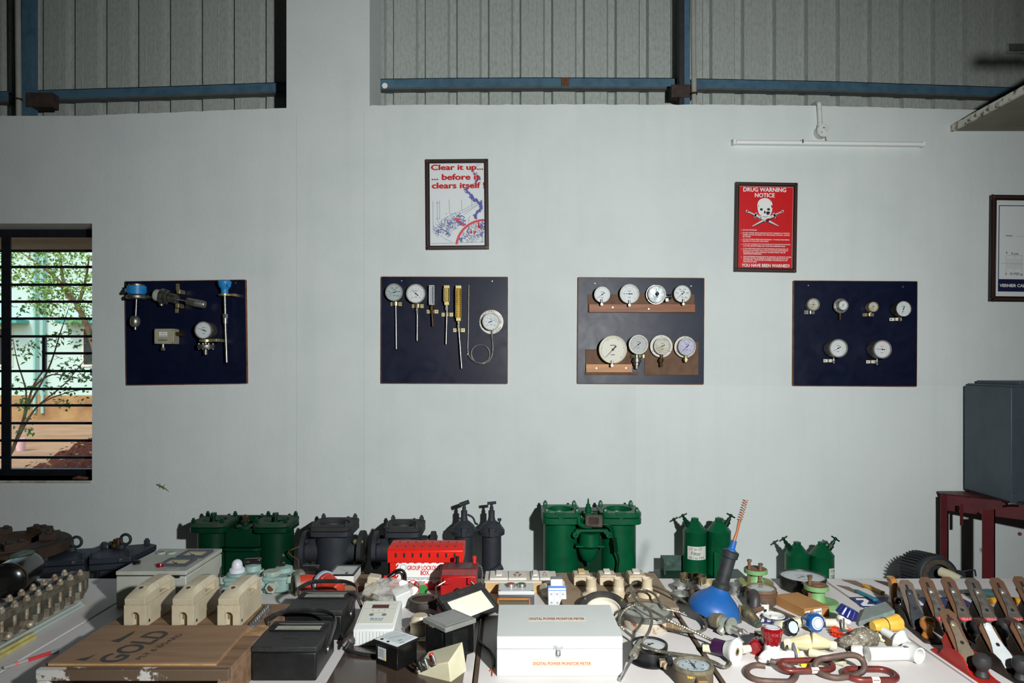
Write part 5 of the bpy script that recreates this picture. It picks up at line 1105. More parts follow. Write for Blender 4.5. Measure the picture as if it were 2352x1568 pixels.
for y in (-.03, -.13):
    m = MB(); m.cyl((.024, y, .016), (.050, y - .004, .016), .014, n=16); m.sphere((.052, y - .004, .016), .015, 12, 8); obj('drain_plug', m, ROD, o)
# black drum
o = thing('motor_drum', 'glossy black drum shaped motor casing lying behind the bolted steel bar', 'motor', (-1.985, 2.74, TZ))
GBLK = M('glossy_black_paint', (14, 15, 15), .22, c2=(24, 24, 22), scale=12, coat=.3)
ax = Vector((.28, -1, 0)).normalized()
m = MB(); m.lathe([(0, 0), (.045, 0), (.062, .02), (.067, .05), (.067, .2), (.063, .225), (.05, .235), (.025, .24), (0, .24)], -ax * .12 + Vector((0, 0, .068)), ax, 36); obj('casing', m, GBLK, o)
m = MB(); m.ring(ax * .085 + Vector((0, 0, .068)), ax, .069, .066, .008, 36); obj('seam_band', m, BRONZE, o)
m = MB(); m.box(-.05, .05, -.09, .09, 0, .012); obj('foot', m, GBLK, o)
m = MB(); m.box(-.04, .01, .0, .09, .120, .142); obj('terminal_cover', m, M('grey_green_cover', (70, 88, 80), .6), o, bev=.008)
# glass tubes
TUBE = film('tube_glass', (214, 226, 220), .32, .08)
t0 = None
for i, (x, y0, y1, z) in enumerate(((-1.630, 2.10, 2.52, .0065), (-1.616, 2.08, 2.56, .0065), (-1.602, 2.11, 2.55, .0065), (-1.609, 2.12, 2.545, .0178))):
    o = thing('glass_tube', 'clear glass tube in the loose bundle beside the bolted steel bar', 'glass tube', (x, (y0 + y1) / 2, TZ), group='clear glass tubes on the left table')
    m = MB(); h = (y1 - y0) / 2; m.lathe([(.0062, -h), (.0062, h), (.0044, h), (.0044, -h)], (0, 0, z), (0, 1, 0), 14, closed=True); obj('tube', m, TUBE, o)
YSTR = M('yellowed_acrylic', (196, 186, 120), .2, c2=(170, 160, 96), scale=30, coat=.5)
for i, (x, z) in enumerate(((-1.592, .0055), (-1.578, .0055), (-1.585, .0165))):
    o = thing('acrylic_strip', 'yellowed clear strip in the short bundle beside the red pen', 'plastic strip', (x, 2.13, TZ), group='yellowed strips on the left table')
    m = MB(); m.cb(0, 0, z, .011, .26, .0105); obj('strip', m, YSTR, o, bev=.001)
# pen
a, b_ = T(8, 1538), T(135, 1497); o = thing('marker_pen', 'grey and red marker pen lying on the left table', 'pen', (a + b_) / 2); u = (b_ - a); L = u.length; u.normalize(); o.rotation_euler = (0, 0, math.atan2(u.y, u.x))
m = MB(); m.cyl((-L * .08, 0, .006), (L * .34, 0, .006), .0055); obj('barrel', m, M('pen_red', (200, 60, 60), .35), o)
m = MB(); m.cyl((L * .34, 0, .006), (L * .5, 0, .006), .006, .005); obj('cap', m, M('pen_grey', (130, 135, 138), .4), o)
m = MB(); m.cyl((-L * .5, 0, .006), (-L * .08, 0, .006), .005, .0058); obj('grip', m, M('pen_clear_grey', (168, 165, 165), .3), o)
m = MB(); m.cyl((-L * .30, 0, .006), (-L * .25, 0, .006), .0062); obj('band', m, M('pen_pink', (225, 120, 120), .4), o)
# grey electrical panel box
PAN = M('panel_grey_paint', (176, 178, 168), .45, c2=(164, 165, 154), scale=8, bump=.03)
o = thing('electrical_panel', 'grey electrical panel box lying on its back with two meters on its lid', 'electrical box', (-1.347, 2.705, TZ)); hw, hd = .131, .158
m = MB(); m.box(-hw, hw, -hd, hd, 0, .116); obj('body', m, PAN, o, bev=.004)
m = MB(); m.box(-hw + .006, hw - .006, -hd + .006, hd - .006, .116, .120); obj('seal', m, BLACK, o)
m = MB(); m.box(-hw - .001, hw + .001, -hd - .001, hd + .001, .120, .136); lid = obj('lid', m, PAN, o, bev=.003)
m = MB(); m.box(.072, .108, -hd - .006, -hd + .002, .112, .122); obj('hinge', m, BLACK, o, bev=.001)
m = MB(); m.cyl((-.105, -.065, .136), (-.105, -.065, .143), .014, n=16); m.cb(-.105, -.065, .146, .028, .012, .009); obj('lock_knob', m, BLACK, lid, bev=.002)
for x, mt in ((-.087, M('lamp_red_dull', (130, 70, 66), .3)), (-.045, M('lamp_green_dull', (110, 140, 124), .3))):
    m = MB(); m.lathe([(.018, 0), (.018, .005), (.014, .007), (.014, .004), (0, .004)], (x, .085, .136), n=20); l_ = obj('lamp', m, M('lamp_rim', (150, 168, 158), .4), lid); m = MB(); m.lathe([(.0138, 0), (.012, .003), (0, .004)], (x, .085, .1405), n=16); obj('lamp_lens', m, mt, l_)
FACEC = M('aged_meter_face', (205, 196, 160), .5, c2=(190, 178, 140), scale=20)
for x, y, sx, sy in ((.065, .062, .052, .048), (.052, -.055, .052, .045)):
    m = MB(); plate_hole(m, x - sx, x + sx, y - sy, y + sy, .136, .146, sx * .86, n=32); 
    m = MB(); m.at((0, 0, 0)); m.box(x - sx, x + sx, y - sy, y - sy + .009, .136, .146); m.box(x - sx, x + sx, y + sy - .009, y + sy, .136, .146); m.box(x - sx, x - sx + .009, y - sy + .009, y + sy - .009, .136, .146); m.box(x + sx - .009, x + sx, y - sy + .009, y + sy - .009, .136, .146); mf = obj('meter', m, M('meter_rim_grey', (70, 76, 84), .4), lid)
    m = MB(); m.box(x - sx + .009, x + sx - .009, y - sy + .009, y + sy - .009, .136, .1395); obj('meter_face', m, FACEC, mf)
    m = MB(); m.cyl((x, y - sy * .5, .1395), (x, y - sy * .5, .144), .006); m.at((x, y - sy * .5, .1415), (0, 0, .7)); m.cb(0, .022, 0, .0012, .05, .001); obj('needle', m, INK, mf)
m = MB(); m.lathe([(.014, 0), (.014, .006), (.011, .014), (0, .015)], (.005, -.100, .136), n=16); obj('red_lamp', m, M('deep_red_lens', (120, 14, 20), .2, coat=.5), lid)
m = MB(); m.box(.045, .085, -.135, -.118, .136, .138); obj('nameplate', m, M('dull_plate', (150, 148, 140), .5), lid)
# crate, plywood sheet, fuse carriers
CR = M('crate_wood', (134, 106, 80), .75, c2=(102, 78, 58), scale=9, stretch=(.3, 3, 3), bump=.1)
CRW = M('paint_spattered_wood', (104, 86, 68), .8, c2=(214, 212, 205), scale=14, lo=.56, hi=.59, bump=.1)
o = thing('wooden_crate', 'rough wooden crate standing at the front left under the plywood sheet', 'crate', (-1.001, 2.05, TZ)); hx = .253; hy = .25
m = MB(); m.box(-hx, hx, -hy + .02, hy, .084, .1); obj('top_board', m, CR, o, bev=.001)
m = MB(); m.box(-hx - .003, hx, -hy, -hy + .02, .070, .0995); obj('front_beam', m, CRW, o, bev=.002)
for s in (-1, 1):
    m = MB(); m.box(s * hx - (.03 if s > 0 else 0), s * hx + (0 if s > 0 else .03), -hy + .0005, -hy + .022, 0, .070); obj('front_leg', m, CRW if s < 0 else CR, o, bev=.002)
    m = MB(); m.box(s * hx - (.016 if s > 0 else 0), s * hx + (0 if s > 0 else .016), -hy + .022, hy, 0, .084); obj('side_board', m, CR, o, bev=.001)
m = MB(); m.box(-hx + .016, hx - .016, hy - .016, hy, 0, .084); obj('back_board', m, CR, o)
m = MB(); m.box(.195, hx, -.02, .06, .1, .1012); obj('worn_patch', m, M('raw_wood', (196, 168, 130), .8, c2=(150, 112, 76), scale=20, lo=.4, hi=.6), o)
PLY = M('plywood_face', (146, 116, 90), .65, c2=(128, 100, 76), scale=6, stretch=(.6, 4, 1), detail=8)
o = thing('plywood_sheet', 'plywood offcut with GOLD stencilled in black on the wooden crate', 'plywood', (-1.025, 1.953, TZ + .1012))
q = [T(110, 1530, .1012), T(497, 1530, .1012), T(573, 1443, .1012), T(240, 1443, .1012)]
hexq('sheet', q, 0, .0105, PLY, o, bev=.0006)
m = MB(); xs_ = [(p.x - o.location.x, p.y - o.location.y) for p in q]
m.box(xs_[0][0] + .0005, xs_[1][0] - .0005, xs_[0][1] - .0006, xs_[0][1] + .002, .003, .007); obj('ply_layer', m, M('pale_ply_layer', (205, 165, 110), .7, c2=(180, 140, 90), scale=30), o)
INKB = M('stencil_ink', (58, 56, 58), .7, c2=(78, 72, 68), scale=90)
# lettering reads along the sheet, turned anticlockwise
rz = R(65)
text('lettering', 'GOLD', INKB, o, (-.036, -.028, .0106), w=.215, h=.068, rot=(0, 0, R(79)), bold=.03)
text('lettering', 'PLY & BOARD', INKB, o, (.034, -.03, .0106), w=.175, h=.017, rot=(0, 0, R(79)), bold=.02)
m = MB(); m.add([(-.150, -.118, .0106), (-.118, -.125, .0106), (-.112, -.078, .0106), (-.122, -.098, .0106)], [(0, 1, 2, 3)]); obj('stencil_mark', m, INKB, o, smooth=0)
m = MB(); m.add([(-.128, .005, .0106), (-.098, -.004, .0106), (-.092, .06, .0106), (-.100, .085, .0106), (-.112, .03, .0106)], [(0, 1, 2, 3, 4)]); obj('stencil_mark', m, INKB, o, smooth=0)
PORC = M('ivory_porcelain', (190, 180, 155), .3, c2=(177, 165, 139), scale=14, coat=.25)
def fuse(label, x):
    o = thing('fuse_carrier', label, 'fuse holder', (x, 2.094, TZ + .1), group='porcelain fuse carriers on the crate')
    m = MB(); w = .034; L = .185; h = .067
    m.box(-w, -.013, 0, .02, 0, h); m.box(.013, w, 0, .02, 0, h); m.box(-w, w, .02, L, 0, h); m.box(-.013, .013, 0, .02, .046, h)
    pts = [(-.013, .034)] + [(.013 * math.cos(R(a)), .034 + .012 * math.sin(R(a))) for a in range(180, -1, -20)]
    vs = [(-.013, 0, .046)] + [(x_, 0, z_) for x_, z_ in pts] + [(.013, 0, .046)]
    m.yprism([(-.013, .046), (-.013, .034), (-.011, .040), (-.006, .0445), (0, .046)], 0, .02); m.yprism([(.013, .046), (0, .046), (.006, .0445), (.011, .040), (.013, .034)], 0, .02)
    b = obj('base', m, PORC, o, bev=.003)
    m = MB(); m.cb(0, .018, .028, .012, .006, .016); obj('contact', m, BRASS, b)
    m = MB(); m.cyl((.0342, .02, .014), (.0335, .02, .014), .005, n=10); obj('side_hole', m, INK, b)
    # carrier: nose block, grip bar and rear post leave an open finger pocket
    w2 = .031; c = None
    def loft(m, pr, k0=.6):
        n = len(pr); vs = []
        for x_, k_ in ((-w2, 0), (-w2 * k0, 1), (w2 * k0, 1), (w2, 0)):
            for y, z in pr:
                zz = z if k_ or z < .092 else .092 + (z - .092) * .2
                vs.append((x_, y, zz))
        fs = [tuple(reversed(range(n))), tuple(range(3 * n, 4 * n))]
        for a in range(3):
            for i in range(n): j = (i + 1) % n; fs.append((a * n + i, a * n + j, (a + 1) * n + j, (a + 1) * n + i))
        m.add(vs, fs)
    m = MB(); loft(m, [(.0, .0675), (.185, .0675), (.188, .078), (.150, .079), (.142, .074), (.098, .076), (.088, .094), (.094, .097), (.150, .098), (.156, .094), (.152, .080), (.187, .079), (.187, .100), (.176, .110), (.150, .114), (.060, .113), (.035, .108), (.012, .095), (-.002, .086)] if False else [(.0, .0675), (.092, .0675), (.085, .098), (.085, .1135), (.060, .113), (.035, .108), (.012, .095), (-.002, .086)])
    loft(m, [(.085, .096), (.150, .0965), (.150, .114), (.085, .1135)]); loft(m, [(.150, .0675), (.186, .0675), (.189, .076), (.187, .100), (.176, .110), (.150, .114)])
    m.box(-w2 * .8, w2 * .8, .09, .152, .0675, .073)
    c = obj('carrier', m, PORC, o, bev=.0025)
    m = MB(); m.box(-.004, .004, .086, .151, .073, .0965); obj('finger_recess', m, M('porcelain_recess', (176, 160, 128), .4), c)
    m = MB(); m.box(-.012, .012, .07, .15, .113, .1136); obj('embossed_plate', m, PORC, c, bev=.0006)
    m = MB()
    for i in range(5): m.cb(random.uniform(-.003, .003), .08 + i * .014, .1138, .012, .006, .0006)
    obj('embossing', m, M('porcelain_recess', (0, 0, 0)), c)
    m = MB(); m.cyl((0, .038, .106), (0, .037, .1105), .006); m.cb(0, .037, .111, .008, .0015, .001); obj('screw', m, DSTEEL, c)
    return o
fuse('left fuse carrier of ivory porcelain, nearest the grey panel box front', -1.157); fuse('middle fuse carrier of ivory porcelain on the crate', -1.010); fuse('right fuse carrier of ivory porcelain, nearest the black meters', -.870)
a, b_ = T(580, 1440, .1), T(617, 1398, .1); o = thing('terminal_strip', 'clear bagged strip of dark terminals on the crate beside the right fuse carrier', 'terminal strip', (a + b_) / 2, (0, 0, math.atan2(b_.y - a.y, b_.x - a.x))); L = (b_ - a).length
m = MB(); m.cb(0, 0, .006, L, .016, .012); obj('strip', m, M('dark_clear_plastic', (70, 74, 78), .15, c2=(120, 124, 126), scale=60), o)
for i in range(9):
    m = MB(); m.cyl((-L / 2 + (i + .5) * L / 9, 0, .012), (-L / 2 + (i + .5) * L / 9, 0, .016), .005, n=8); obj('terminal_screw', m, DSTEEL, o)
# aqua flameproof switches
AQ = M('aqua_paint', (140, 168, 162), .5, c2=(124, 150, 145), scale=22, bump=.1)
AQW = M('chipped_aqua_paint', (142, 168, 163), .55, c2=(186, 178, 152), scale=40)
def switchbox(label, px, py, w, h, d):
    o, k = thg('flameproof_switch', label, 'switch', px, py); o.location.y += d / 2
    m = MB(); m.prism(rrect(-w / 2, w / 2, -d / 2, d / 2, .02, 5), .004, h - .014); b = obj('body', m, AQ, o, bev=.004)
    m = MB(); m.prism(rrect(-w / 2 - .004, w / 2 + .004, -d / 2 - .004, d / 2 + .004, .02, 5), h - .014, h); c = obj('cover', m, AQ, o, bev=.002)
    for sx in (-1, 1):
        for sy in (-1, 1):
            m = MB(); m.cyl((sx * (w / 2 + .006), sy * d * .38, h - .024), (sx * (w / 2 + .006), sy * d * .38, h + .001), .011); l_ = obj('lug', m, AQW, c); m = MB(); m.bolt((sx * (w / 2 + .006), sy * d * .38, h), r=.006, h=.005); obj('cover_bolt', m, BRONZE, l_)
        m = MB(); m.cyl((sx * (w / 2 + .014), -d * .3, 0), (sx * (w / 2 + .014), -d * .3, .008), .014); obj('foot', m, AQW, o)
    return o, b, c, h
o, b, c, h = switchbox('aqua flameproof switch with a frosted dome lamp behind the right fuse carrier', 541, 1374, .104, .078, .13)
m = MB(); m.lathe([(.038, 0), (.038, .008), (.032, .012)], (-.012, -.02, h), n=28); obj('lamp_seat', m, AQ, c)
m = MB(); m.lathe([(.030, 0), (.029, .014), (.024, .019), (.0205, .020), (.0205, .030), (.018, .040), (.0125, .047), (.006, .0505), (0, .051)], (-.012, -.02, h + .010), n=28); obj('dome_lamp', m, M('frosted_dome', (205, 208, 216), .35, coat=.3), c)
m = MB(); m.lathe([(.034, 0), (.03, .02), (.012, .026), (0, .026)], (.026, .045, h), n=24); obj('switch_boss', m, AQ, c)
m = MB(); m.at((.026, .045, h + .035), (0, 0, .2)); m.cb(0, 0, 0, .066, .022, .024); obj('switch_lever', m, M('smoky_bakelite', (34, 28, 28), .2, coat=.4), c, bev=.006)
for x in (-.03, .03):
    m = MB(); m.cyl((x, -.06, .035), (x, -.085, .033), .019, n=6); hb_ = obj('gland_hub', m, AQ, b); m = MB(); m.cyl((x, -.0852, .033), (x, -.0856, .033), .012); obj('hub_bore', m, INK, hb_)
m = MB(); m.box(.045, .06, -.10, -.07, 0, .012); obj('blue_tab', m, M('blue_tape', (60, 130, 170), .5), o)
o, b, c, h = switchbox('aqua flameproof switch with a black lever and chipped round cap', 629, 1364, .098, .066, .11)
m = MB(); m.lathe([(.031, 0), (.033, .003), (.033, .016), (.03, .018), (0, .017)], (-.018, -.025, h), n=30); cp = obj('round_cap', m, AQW, c)
for i in range(14):
    a = 2 * PI * i / 14; m = MB(); m.cb(-.018 + .033 * math.cos(a), -.025 + .033 * math.sin(a), h + .009, .003, .003, .012); obj('grip_rib', m, AQW, cp)
m = MB(); m.lathe([(.036, 0), (.034, .016), (.018, .022), (0, .022)], (.012, .03, h), n=24); obj('switch_boss', m, AQ, c)
m = MB(); m.lathe([(.012, 0), (.012, .012), (0, .013)], (.006, .028, h + .022), n=14); m.at((.004, .025, h + .045), (0, R(20), .4)); m.cb(0, 0, 0, .010, .03, .044); obj('switch_lever', m, M('smoky_bakelite', (0, 0, 0)), c, bev=.003)
m = MB(); m.cyl((-.004, -.05, .032), (-.006, -.076, .030), .023, n=6); hb_ = obj('gland_hub', m, AQW, b); m = MB(); m.cyl((-.006, -.0762, .030), (-.006, -.0766, .030), .013, n=18); obj('hub_bore', m, M('rusty_bore', (88, 60, 46), .8), hb_)
m = MB(); m.cyl((-.045, -.035, .034), (-.066, -.055, .034), .017, n=16); obj('side_hub', m, AQ, b)
# industrial plugs
ORG = M('red_orange_plastic', (186, 58, 38), .45, c2=(160, 46, 32), scale=20)
GRYP = M('grey_plug_plastic', (128, 128, 116), .5, c2=(108, 106, 94), scale=20)
LBL = M('pale_blue_ring', (150, 168, 188), .4)
o, k = thg('industrial_plug', 'red industrial plug with a flat grey collar, left of the pair', 'plug', 694, 1365); z = .042; ax = Vector((-.85, -.42, .0)).normalized()
m = MB(); m.lathe([(.040, 0), (.041, .016), (.036, .020), (.034, .006)], Vector((-.008, -.01, z)), ax, 30); obj('collar', m, GRYP, o)
m = MB(); m.lathe([(0, -.09), (.022, -.09), (.03, -.06), (.036, -.03), (.036, .0), (.033, .012), (0, .010)], Vector((-.005, -.008, z)), ax, 30); obj('body', m, ORG, o)
m = MB(); m.at((-.02, .035, z + .015), (R(10), R(-25), R(20))); m.cb(0, 0, 0, .05, .06, .05); obj('lid', m, GRYP, o, bev=.015)
m = MB(); m.box(-.02, .05, .05, .075, z + .035, z + .055); obj('lid_clip', m, BLACK, o, bev=.004)
o, k = thg('industrial_plug', 'red industrial plug with a pale blue ring, right of the pair', 'plug', 759, 1373); z = .043; ax = Vector((.72, -.62, -.10)).normalized(); c0 = Vector((-.035, .03, z + .008))
m = MB(); m.lathe([(.046, -.006), (.047, .008), (.041, .009), (.040, -.004)], c0, ax, 32, closed=True); obj('ring', m, LBL, o)
m = MB(); m.lathe([(0, -.01), (.040, -.008), (.041, .024), (.038, .026), (.036, .05), (.030, .06), (.029, .10), (.02, .106), (0, .106)], c0, ax, 30); obj('body', m, ORG, o)
# wood block and white panel meter
o, k = thg('wood_block', 'brown wooden block under the white panel meter', 'wood block', 782, 1366); o.location.y += .07
m = MB(); m.box(-.11, .10, -.07, .085, 0, .035); obj('block', m, CR, o, bev=.002)
o = thing('panel_meter', 'white panel meter with a black rimmed glass face on the wooden block', 'meter', (-.675, 2.765, TZ + .035))
m = MB(); m.box(-.052, .048, -.065, .068, .003, .036); obj('case', m, M('white_meter_case', (222, 222, 216), .4), o, bev=.002)
m = MB(); m.box(-.048, .044, -.062, .065, 0, .003); obj('base', m, BLACK, o)
m = MB(); m.box(-.053, .049, -.066, -.060, .036, .042); m.box(-.053, .049, .063, .069, .036, .042); m.box(-.053, -.047, -.06, .063, .036, .042); m.box(.043, .049, -.06, .063, .036, .042); obj('rim', m, BLACK, o)
m = MB(); m.box(-.047, .043, -.06, .063, .036, .038); f = obj('face', m, M('meter_face_white', (214, 218, 214), .4, c2=(190, 194, 190), scale=14), o)
m = MB(); m.cyl((.015, -.04, .038), (.015, -.04, .041), .006); m.at((0, 0, .0385), (0, 0, .8)); m.cb(.0, .01, 0, .0012, .07, .0006); obj('needle', m, INK, f)
m = MB(); m.box(-.047, .043, -.06, .063, .0405, .041); obj('glass', m, GLASS, o)
m = MB(); m.cyl((.045, .055, 0), (.045, .055, -.0), .002); m.tube([(.04, .06, .004), (.058, .066, .012), (.062, .068, 0)], .0015); obj('wire', m, RUST, o)
# black portable meters
LEATH = M('dark_vinyl_strap', (40, 40, 42), .4, c2=(84, 84, 84), scale=18, lo=.5, hi=.8, coat=.2)
def portable(label, y0):
    o = thing('portable_meter', label, 'meter', (-.653, y0 + .1, TZ), group='black portable meters with vinyl handles'); w = .093; d = .1
    m = MB(); m.box(-w, w, -d, d, 0, .082); obj('case', m, BLACK, o, bev=.005)
    m = MB(); m.box(-w - .001, w + .001, -d - .001, d + .001, .083, .0985)
    ld = obj('lid', m, BLACKM, o, bev=.003)
    m = MB(); m.box(-w + .012, w - .012, .012, .016, .0985, .103); m.box(-w + .012, w - .012, .076, .086, .0985, .103); m.box(-w + .012, -w + .022, .016, .076, .0985, .103); m.box(w - .022, w - .012, .016, .076, .0985, .103); obj('window_frame', m, BLACK, ld, bev=.001)
    m = MB(); m.box(-w + .022, w - .022, .016, .076, .0985, .0992); obj('window_well', m, BLACK, ld)
    m = MB(); m.add([(-w + .024, .018, .0993), (w - .024, .018, .0993), (w - .024, .056, .0994), (-w + .024, .056, .0994)], [(0, 1, 2, 3)]); f = obj('scale', m, M('ivory_scale', (214, 212, 196), .5, c2=(200, 196, 178), scale=20), ld)
    m = MB(); prev = None
    for i in range(24):
        t = -1 + 2 * i / 23; x = t * (w - .032); y = .026 - .006 * t * t
        m.cb(x, y + .010 - .004 * t * t, .0996, .0008, .004 if i % 4 else .008, .0003)
    for i in range(23):
        x0 = (-1 + 2 * i / 23) * (w - .032); x1 = (-1 + 2 * (i + 1) / 23) * (w - .032); m.add([(x0, .0285 - .004 * (x0 / w) ** 2, .0996), (x1, .0285 - .004 * (x1 / w) ** 2, .0996), (x1, .0293 - .004 * (x1 / w) ** 2, .0996), (x0, .0293 - .004 * (x0 / w) ** 2, .0996)], [(0, 1, 2, 3)])
    obj('scale_marks', m, INK, f, smooth=0)
    m = MB(); m.box(-w + .022, w - .022, .016, .076, .1015, .1019); obj('glass', m, GLASS, ld)
    m = MB(); m.box(-.022, .022, -.04, -.028, .0985, .0995); obj('nameplate', m, BLACK, ld)
    m = MB(); pts = crom([(w + .006, -.02, .05), (w + .012, .03, .085), (w + .010, .075, .115), (w - .03, .10, .128), (0, .105, .13), (-w + .03, .10, .128), (-w - .010, .075, .112), (-w - .002, .05, .104)], 5)
    m.tube(pts, .011, n=10, flat=(.28, 1.0)); obj('strap_handle', m, LEATH, o)
    for s in (-1, 1): m = MB(); m.lathe([(.008, 0), (.006, .004), (0, .005)], (s * (w + (.008 if s > 0 else .001)), -.01 if s > 0 else .05, .055 if s > 0 else .108), (s, 0, 0), 12); obj('rivet', m, STEEL, o)
    return o
portable('front black portable meter with a vinyl strap handle beside the crate', 1.952); portable('rear black portable meter, behind the one beside the crate', 2.243)
# black cable with plug
CBL = M('black_cable', (34, 32, 32), .5)
o, k = thg('plug_cable', 'black cable looped beside the meters ending in a three pin plug', 'cable', 800, 1478)
g = lambda x, y, z: T(x, y, z) - o.location
m = MB(); m.tube(crom([g(790, 1480, .012), g(783, 1452, .02), g(781, 1425, .04), g(784, 1388, .08), g(798, 1364, .10), g(818, 1370, .10), g(832, 1398, .06), g(845, 1430, .02), g(870, 1440, .006)], 6), .0052); obj('cord', m, CBL, o)
m = MB(); m.tube(crom([g(812, 1476, .016), g(800, 1492, .012), g(840, 1503, .008), g(890, 1506, .006), g(930, 1500, .006)], 6), .006); obj('cord', m, CBL, o)
a, b_ = g(806, 1466, .022), g(793, 1484, .016); u = (b_ - a).normalized()
m = MB(); m.lathe([(.012, -.02), (.019, 0), (.019, .03), (.014, .034), (0, .034)], a, u, 14); obj('plug_body', m, M('grey_brown_plug', (60, 54, 52), .5), o)
for dx, dy in ((-.008, 0), (.008, .0), (0, .010)):
    q = u.to_track_quat('Z', 'Y').to_matrix() @ Vector((dx, dy, 0)); m = MB(); m.cyl(a + u * .034 + q, a + u * .058 + q, .0035 if dy == 0 else .0042, n=10); obj('pin', m, STEEL, o)
# brown laminate sheet
o = thing('laminate_sheet', 'dark brown glossy sheet lying on the table under the small meters', 'sheet', (-.332, 1.97, TZ))
m = MB(); m.box(-.193, .192, -.22, .26, 0, .003); obj('sheet', m, M('brown_laminate', (72, 58, 50), .25, c2=(62, 50, 44), scale=6, coat=.4), o)
# white instrument with sloping panel
WPL = M('white_instrument_plastic', (218, 220, 218), .4, c2=(210, 212, 210), scale=10)
o = thing('bench_meter', 'white ELICO bench meter with a sloping panel and red display', 'meter', (-.445, 2.19, TZ)); w = .0655
prf = [(0, 0), (.16, 0), (.172, .086), (.164, .092), (.02, .062), (0, .055)]
m = MB(); n = len(prf); m.xprism(prf, -w, w); obj('case', m, WPL, o, bev=.004)
for i in range(11):
    m = MB(); m.cb(-w + .010 + i * .011, -.0004, .028, .0008, .001, .042); obj('front_groove', m, M('groove_grey', (150, 154, 154), .6), o)
m = MB(); m.box(-w + .002, w - .002, -.0006, .16, .004, .0052); obj('seam', m, M('groove_grey', (0, 0, 0)), o)
al_ = math.atan2(.030, .144); pan = MB(); pan.at((0, .092, .0776), (al_, 0, 0)); pan.box(-w + .009, w - .009, -.066, .066, -.001, .0012); pp = obj('panel', pan, M('panel_cream', (205, 206, 192), .45), o)
rotp = (al_, 0, 0); nrm = Vector((0, -math.sin(al_), math.cos(al_)))
def pnl(u, v, h=.0014): return Vector((u, .092, .0776)) + Vector((0, math.cos(al_), math.sin(al_))) * v + nrm * h
m = MB(); m.at(pnl(0, .034, .002), rotp); m.cb(0, 0, 0, .056, .020, .001); obj('display', m, M('dark_red_display', (78, 22, 24), .25), pp)
for x in (-.021, .021):
    m = MB(); m.lathe([(.0075, 0), (.0075, .001), (0, .0012)], pnl(x, -.016), nrm, 20); obj('button', m, M('button_grey', (110, 118, 130), .4), pp)
m = MB()
for x in (-.022, -.002, .018): m.at(pnl(x, .010, .0016), rotp); m.cb(0, 0, 0, .0024, .0034, .0004)
obj('indicator', m, M('red_dot', (170, 50, 50), .4), pp)
m = MB(); m.at(pnl(0, .048, .0016), rotp); m.cb(0, 0, 0, .096, .0006, .0003); m.at(pnl(0, .021, .0016), rotp); m.cb(0, 0, 0, .102, .0006, .0003); m.at(pnl(0, -.003, .0016), rotp); m.cb(0, 0, 0, .036, .0006, .0003); obj('panel_line', m, M('button_grey', (0, 0, 0)), pp)
LB = M('logo_blue', (58, 120, 160), .5)
text('logo', 'ELICO', LB, pp, pnl(0, -.040), w=.042, h=.008, rot=rotp, bold=.05, shear=.3); text('logo', 'LI 127 pH METER', LB, pp, pnl(0, -.050), w=.040, h=.0038, rot=rotp, bold=.03)
# beige switch, plastic bag, white adaptor
o, k = thg('switch_block', 'old beige switch block half hidden by the plastic bag', 'switch', 852, 1383)
m = MB(); m.at((0, .03, .045), (0, R(8), 0)); m.box(-.022, .026, -.025, .025, -.045, .05); obj('body', m, PORC, o, bev=.005)
m = MB(); m.at((0, .0, .05), (0, R(8), 0)); m.box(-.026, .0, -.006, .012, -.02, .02); obj('lug', m, PORC, o, bev=.003)
m = MB(); m.cyl((-.028, .03, .02), (-.05, .01, .018), .014); obj('knob', m, DSTEEL, o)
FILM = film('clear_bag_film', (214, 214, 208), .34, .18)
def crumple(m, c, sx, sy, sz, seed, n=18, mm=12, amp=.22):
    r_ = random.Random(seed); vs = []; fs = []
    for i in range(mm + 1):
        t = -PI / 2 + PI * i / mm
        for j in range(n):
            a = 2 * PI * j / n; k_ = 1 + r_.uniform(-amp, amp)
            vs.append((c[0] + sx * k_ * math.cos(t) * math.cos(a), c[1] + sy * k_ * math.cos(t) * math.sin(a), max(c[2] - sz * .96, c[2] + sz * k_ * math.sin(t))))
    for i in range(mm):
        for j in range(n): q = (j + 1) % n; fs.append((i * n + j, i * n + q, (i + 1) * n + q, (i + 1) * n + j))
    m.add(vs, fs)
o, k = thg('plastic_bag', 'crumpled clear plastic bag behind the white bench meter', 'bag', 890, 1405); o.location.y += .05
m = MB(); crumple(m, (-.01, .03, .045), .085, .055, .047, 4); obj('film', m, FILM, o, smooth=15)
m = MB(); m.at((.045, .005, .035), (R(15), R(-15), R(25))); m.box(-.03, .03, -.025, .03, -.03, .032); obj('white_adaptor', m, WPL, o, bev=.004, label='white plastic adaptor inside the bag')
m = MB(); m.at((-.035, -.01, .03), (R(0), R(35), R(35))); m.cyl((-.04, 0, 0), (.035, 0, 0), .010); obj('grey_tube', m, M('grey_plug_plastic', (0, 0, 0)), o)
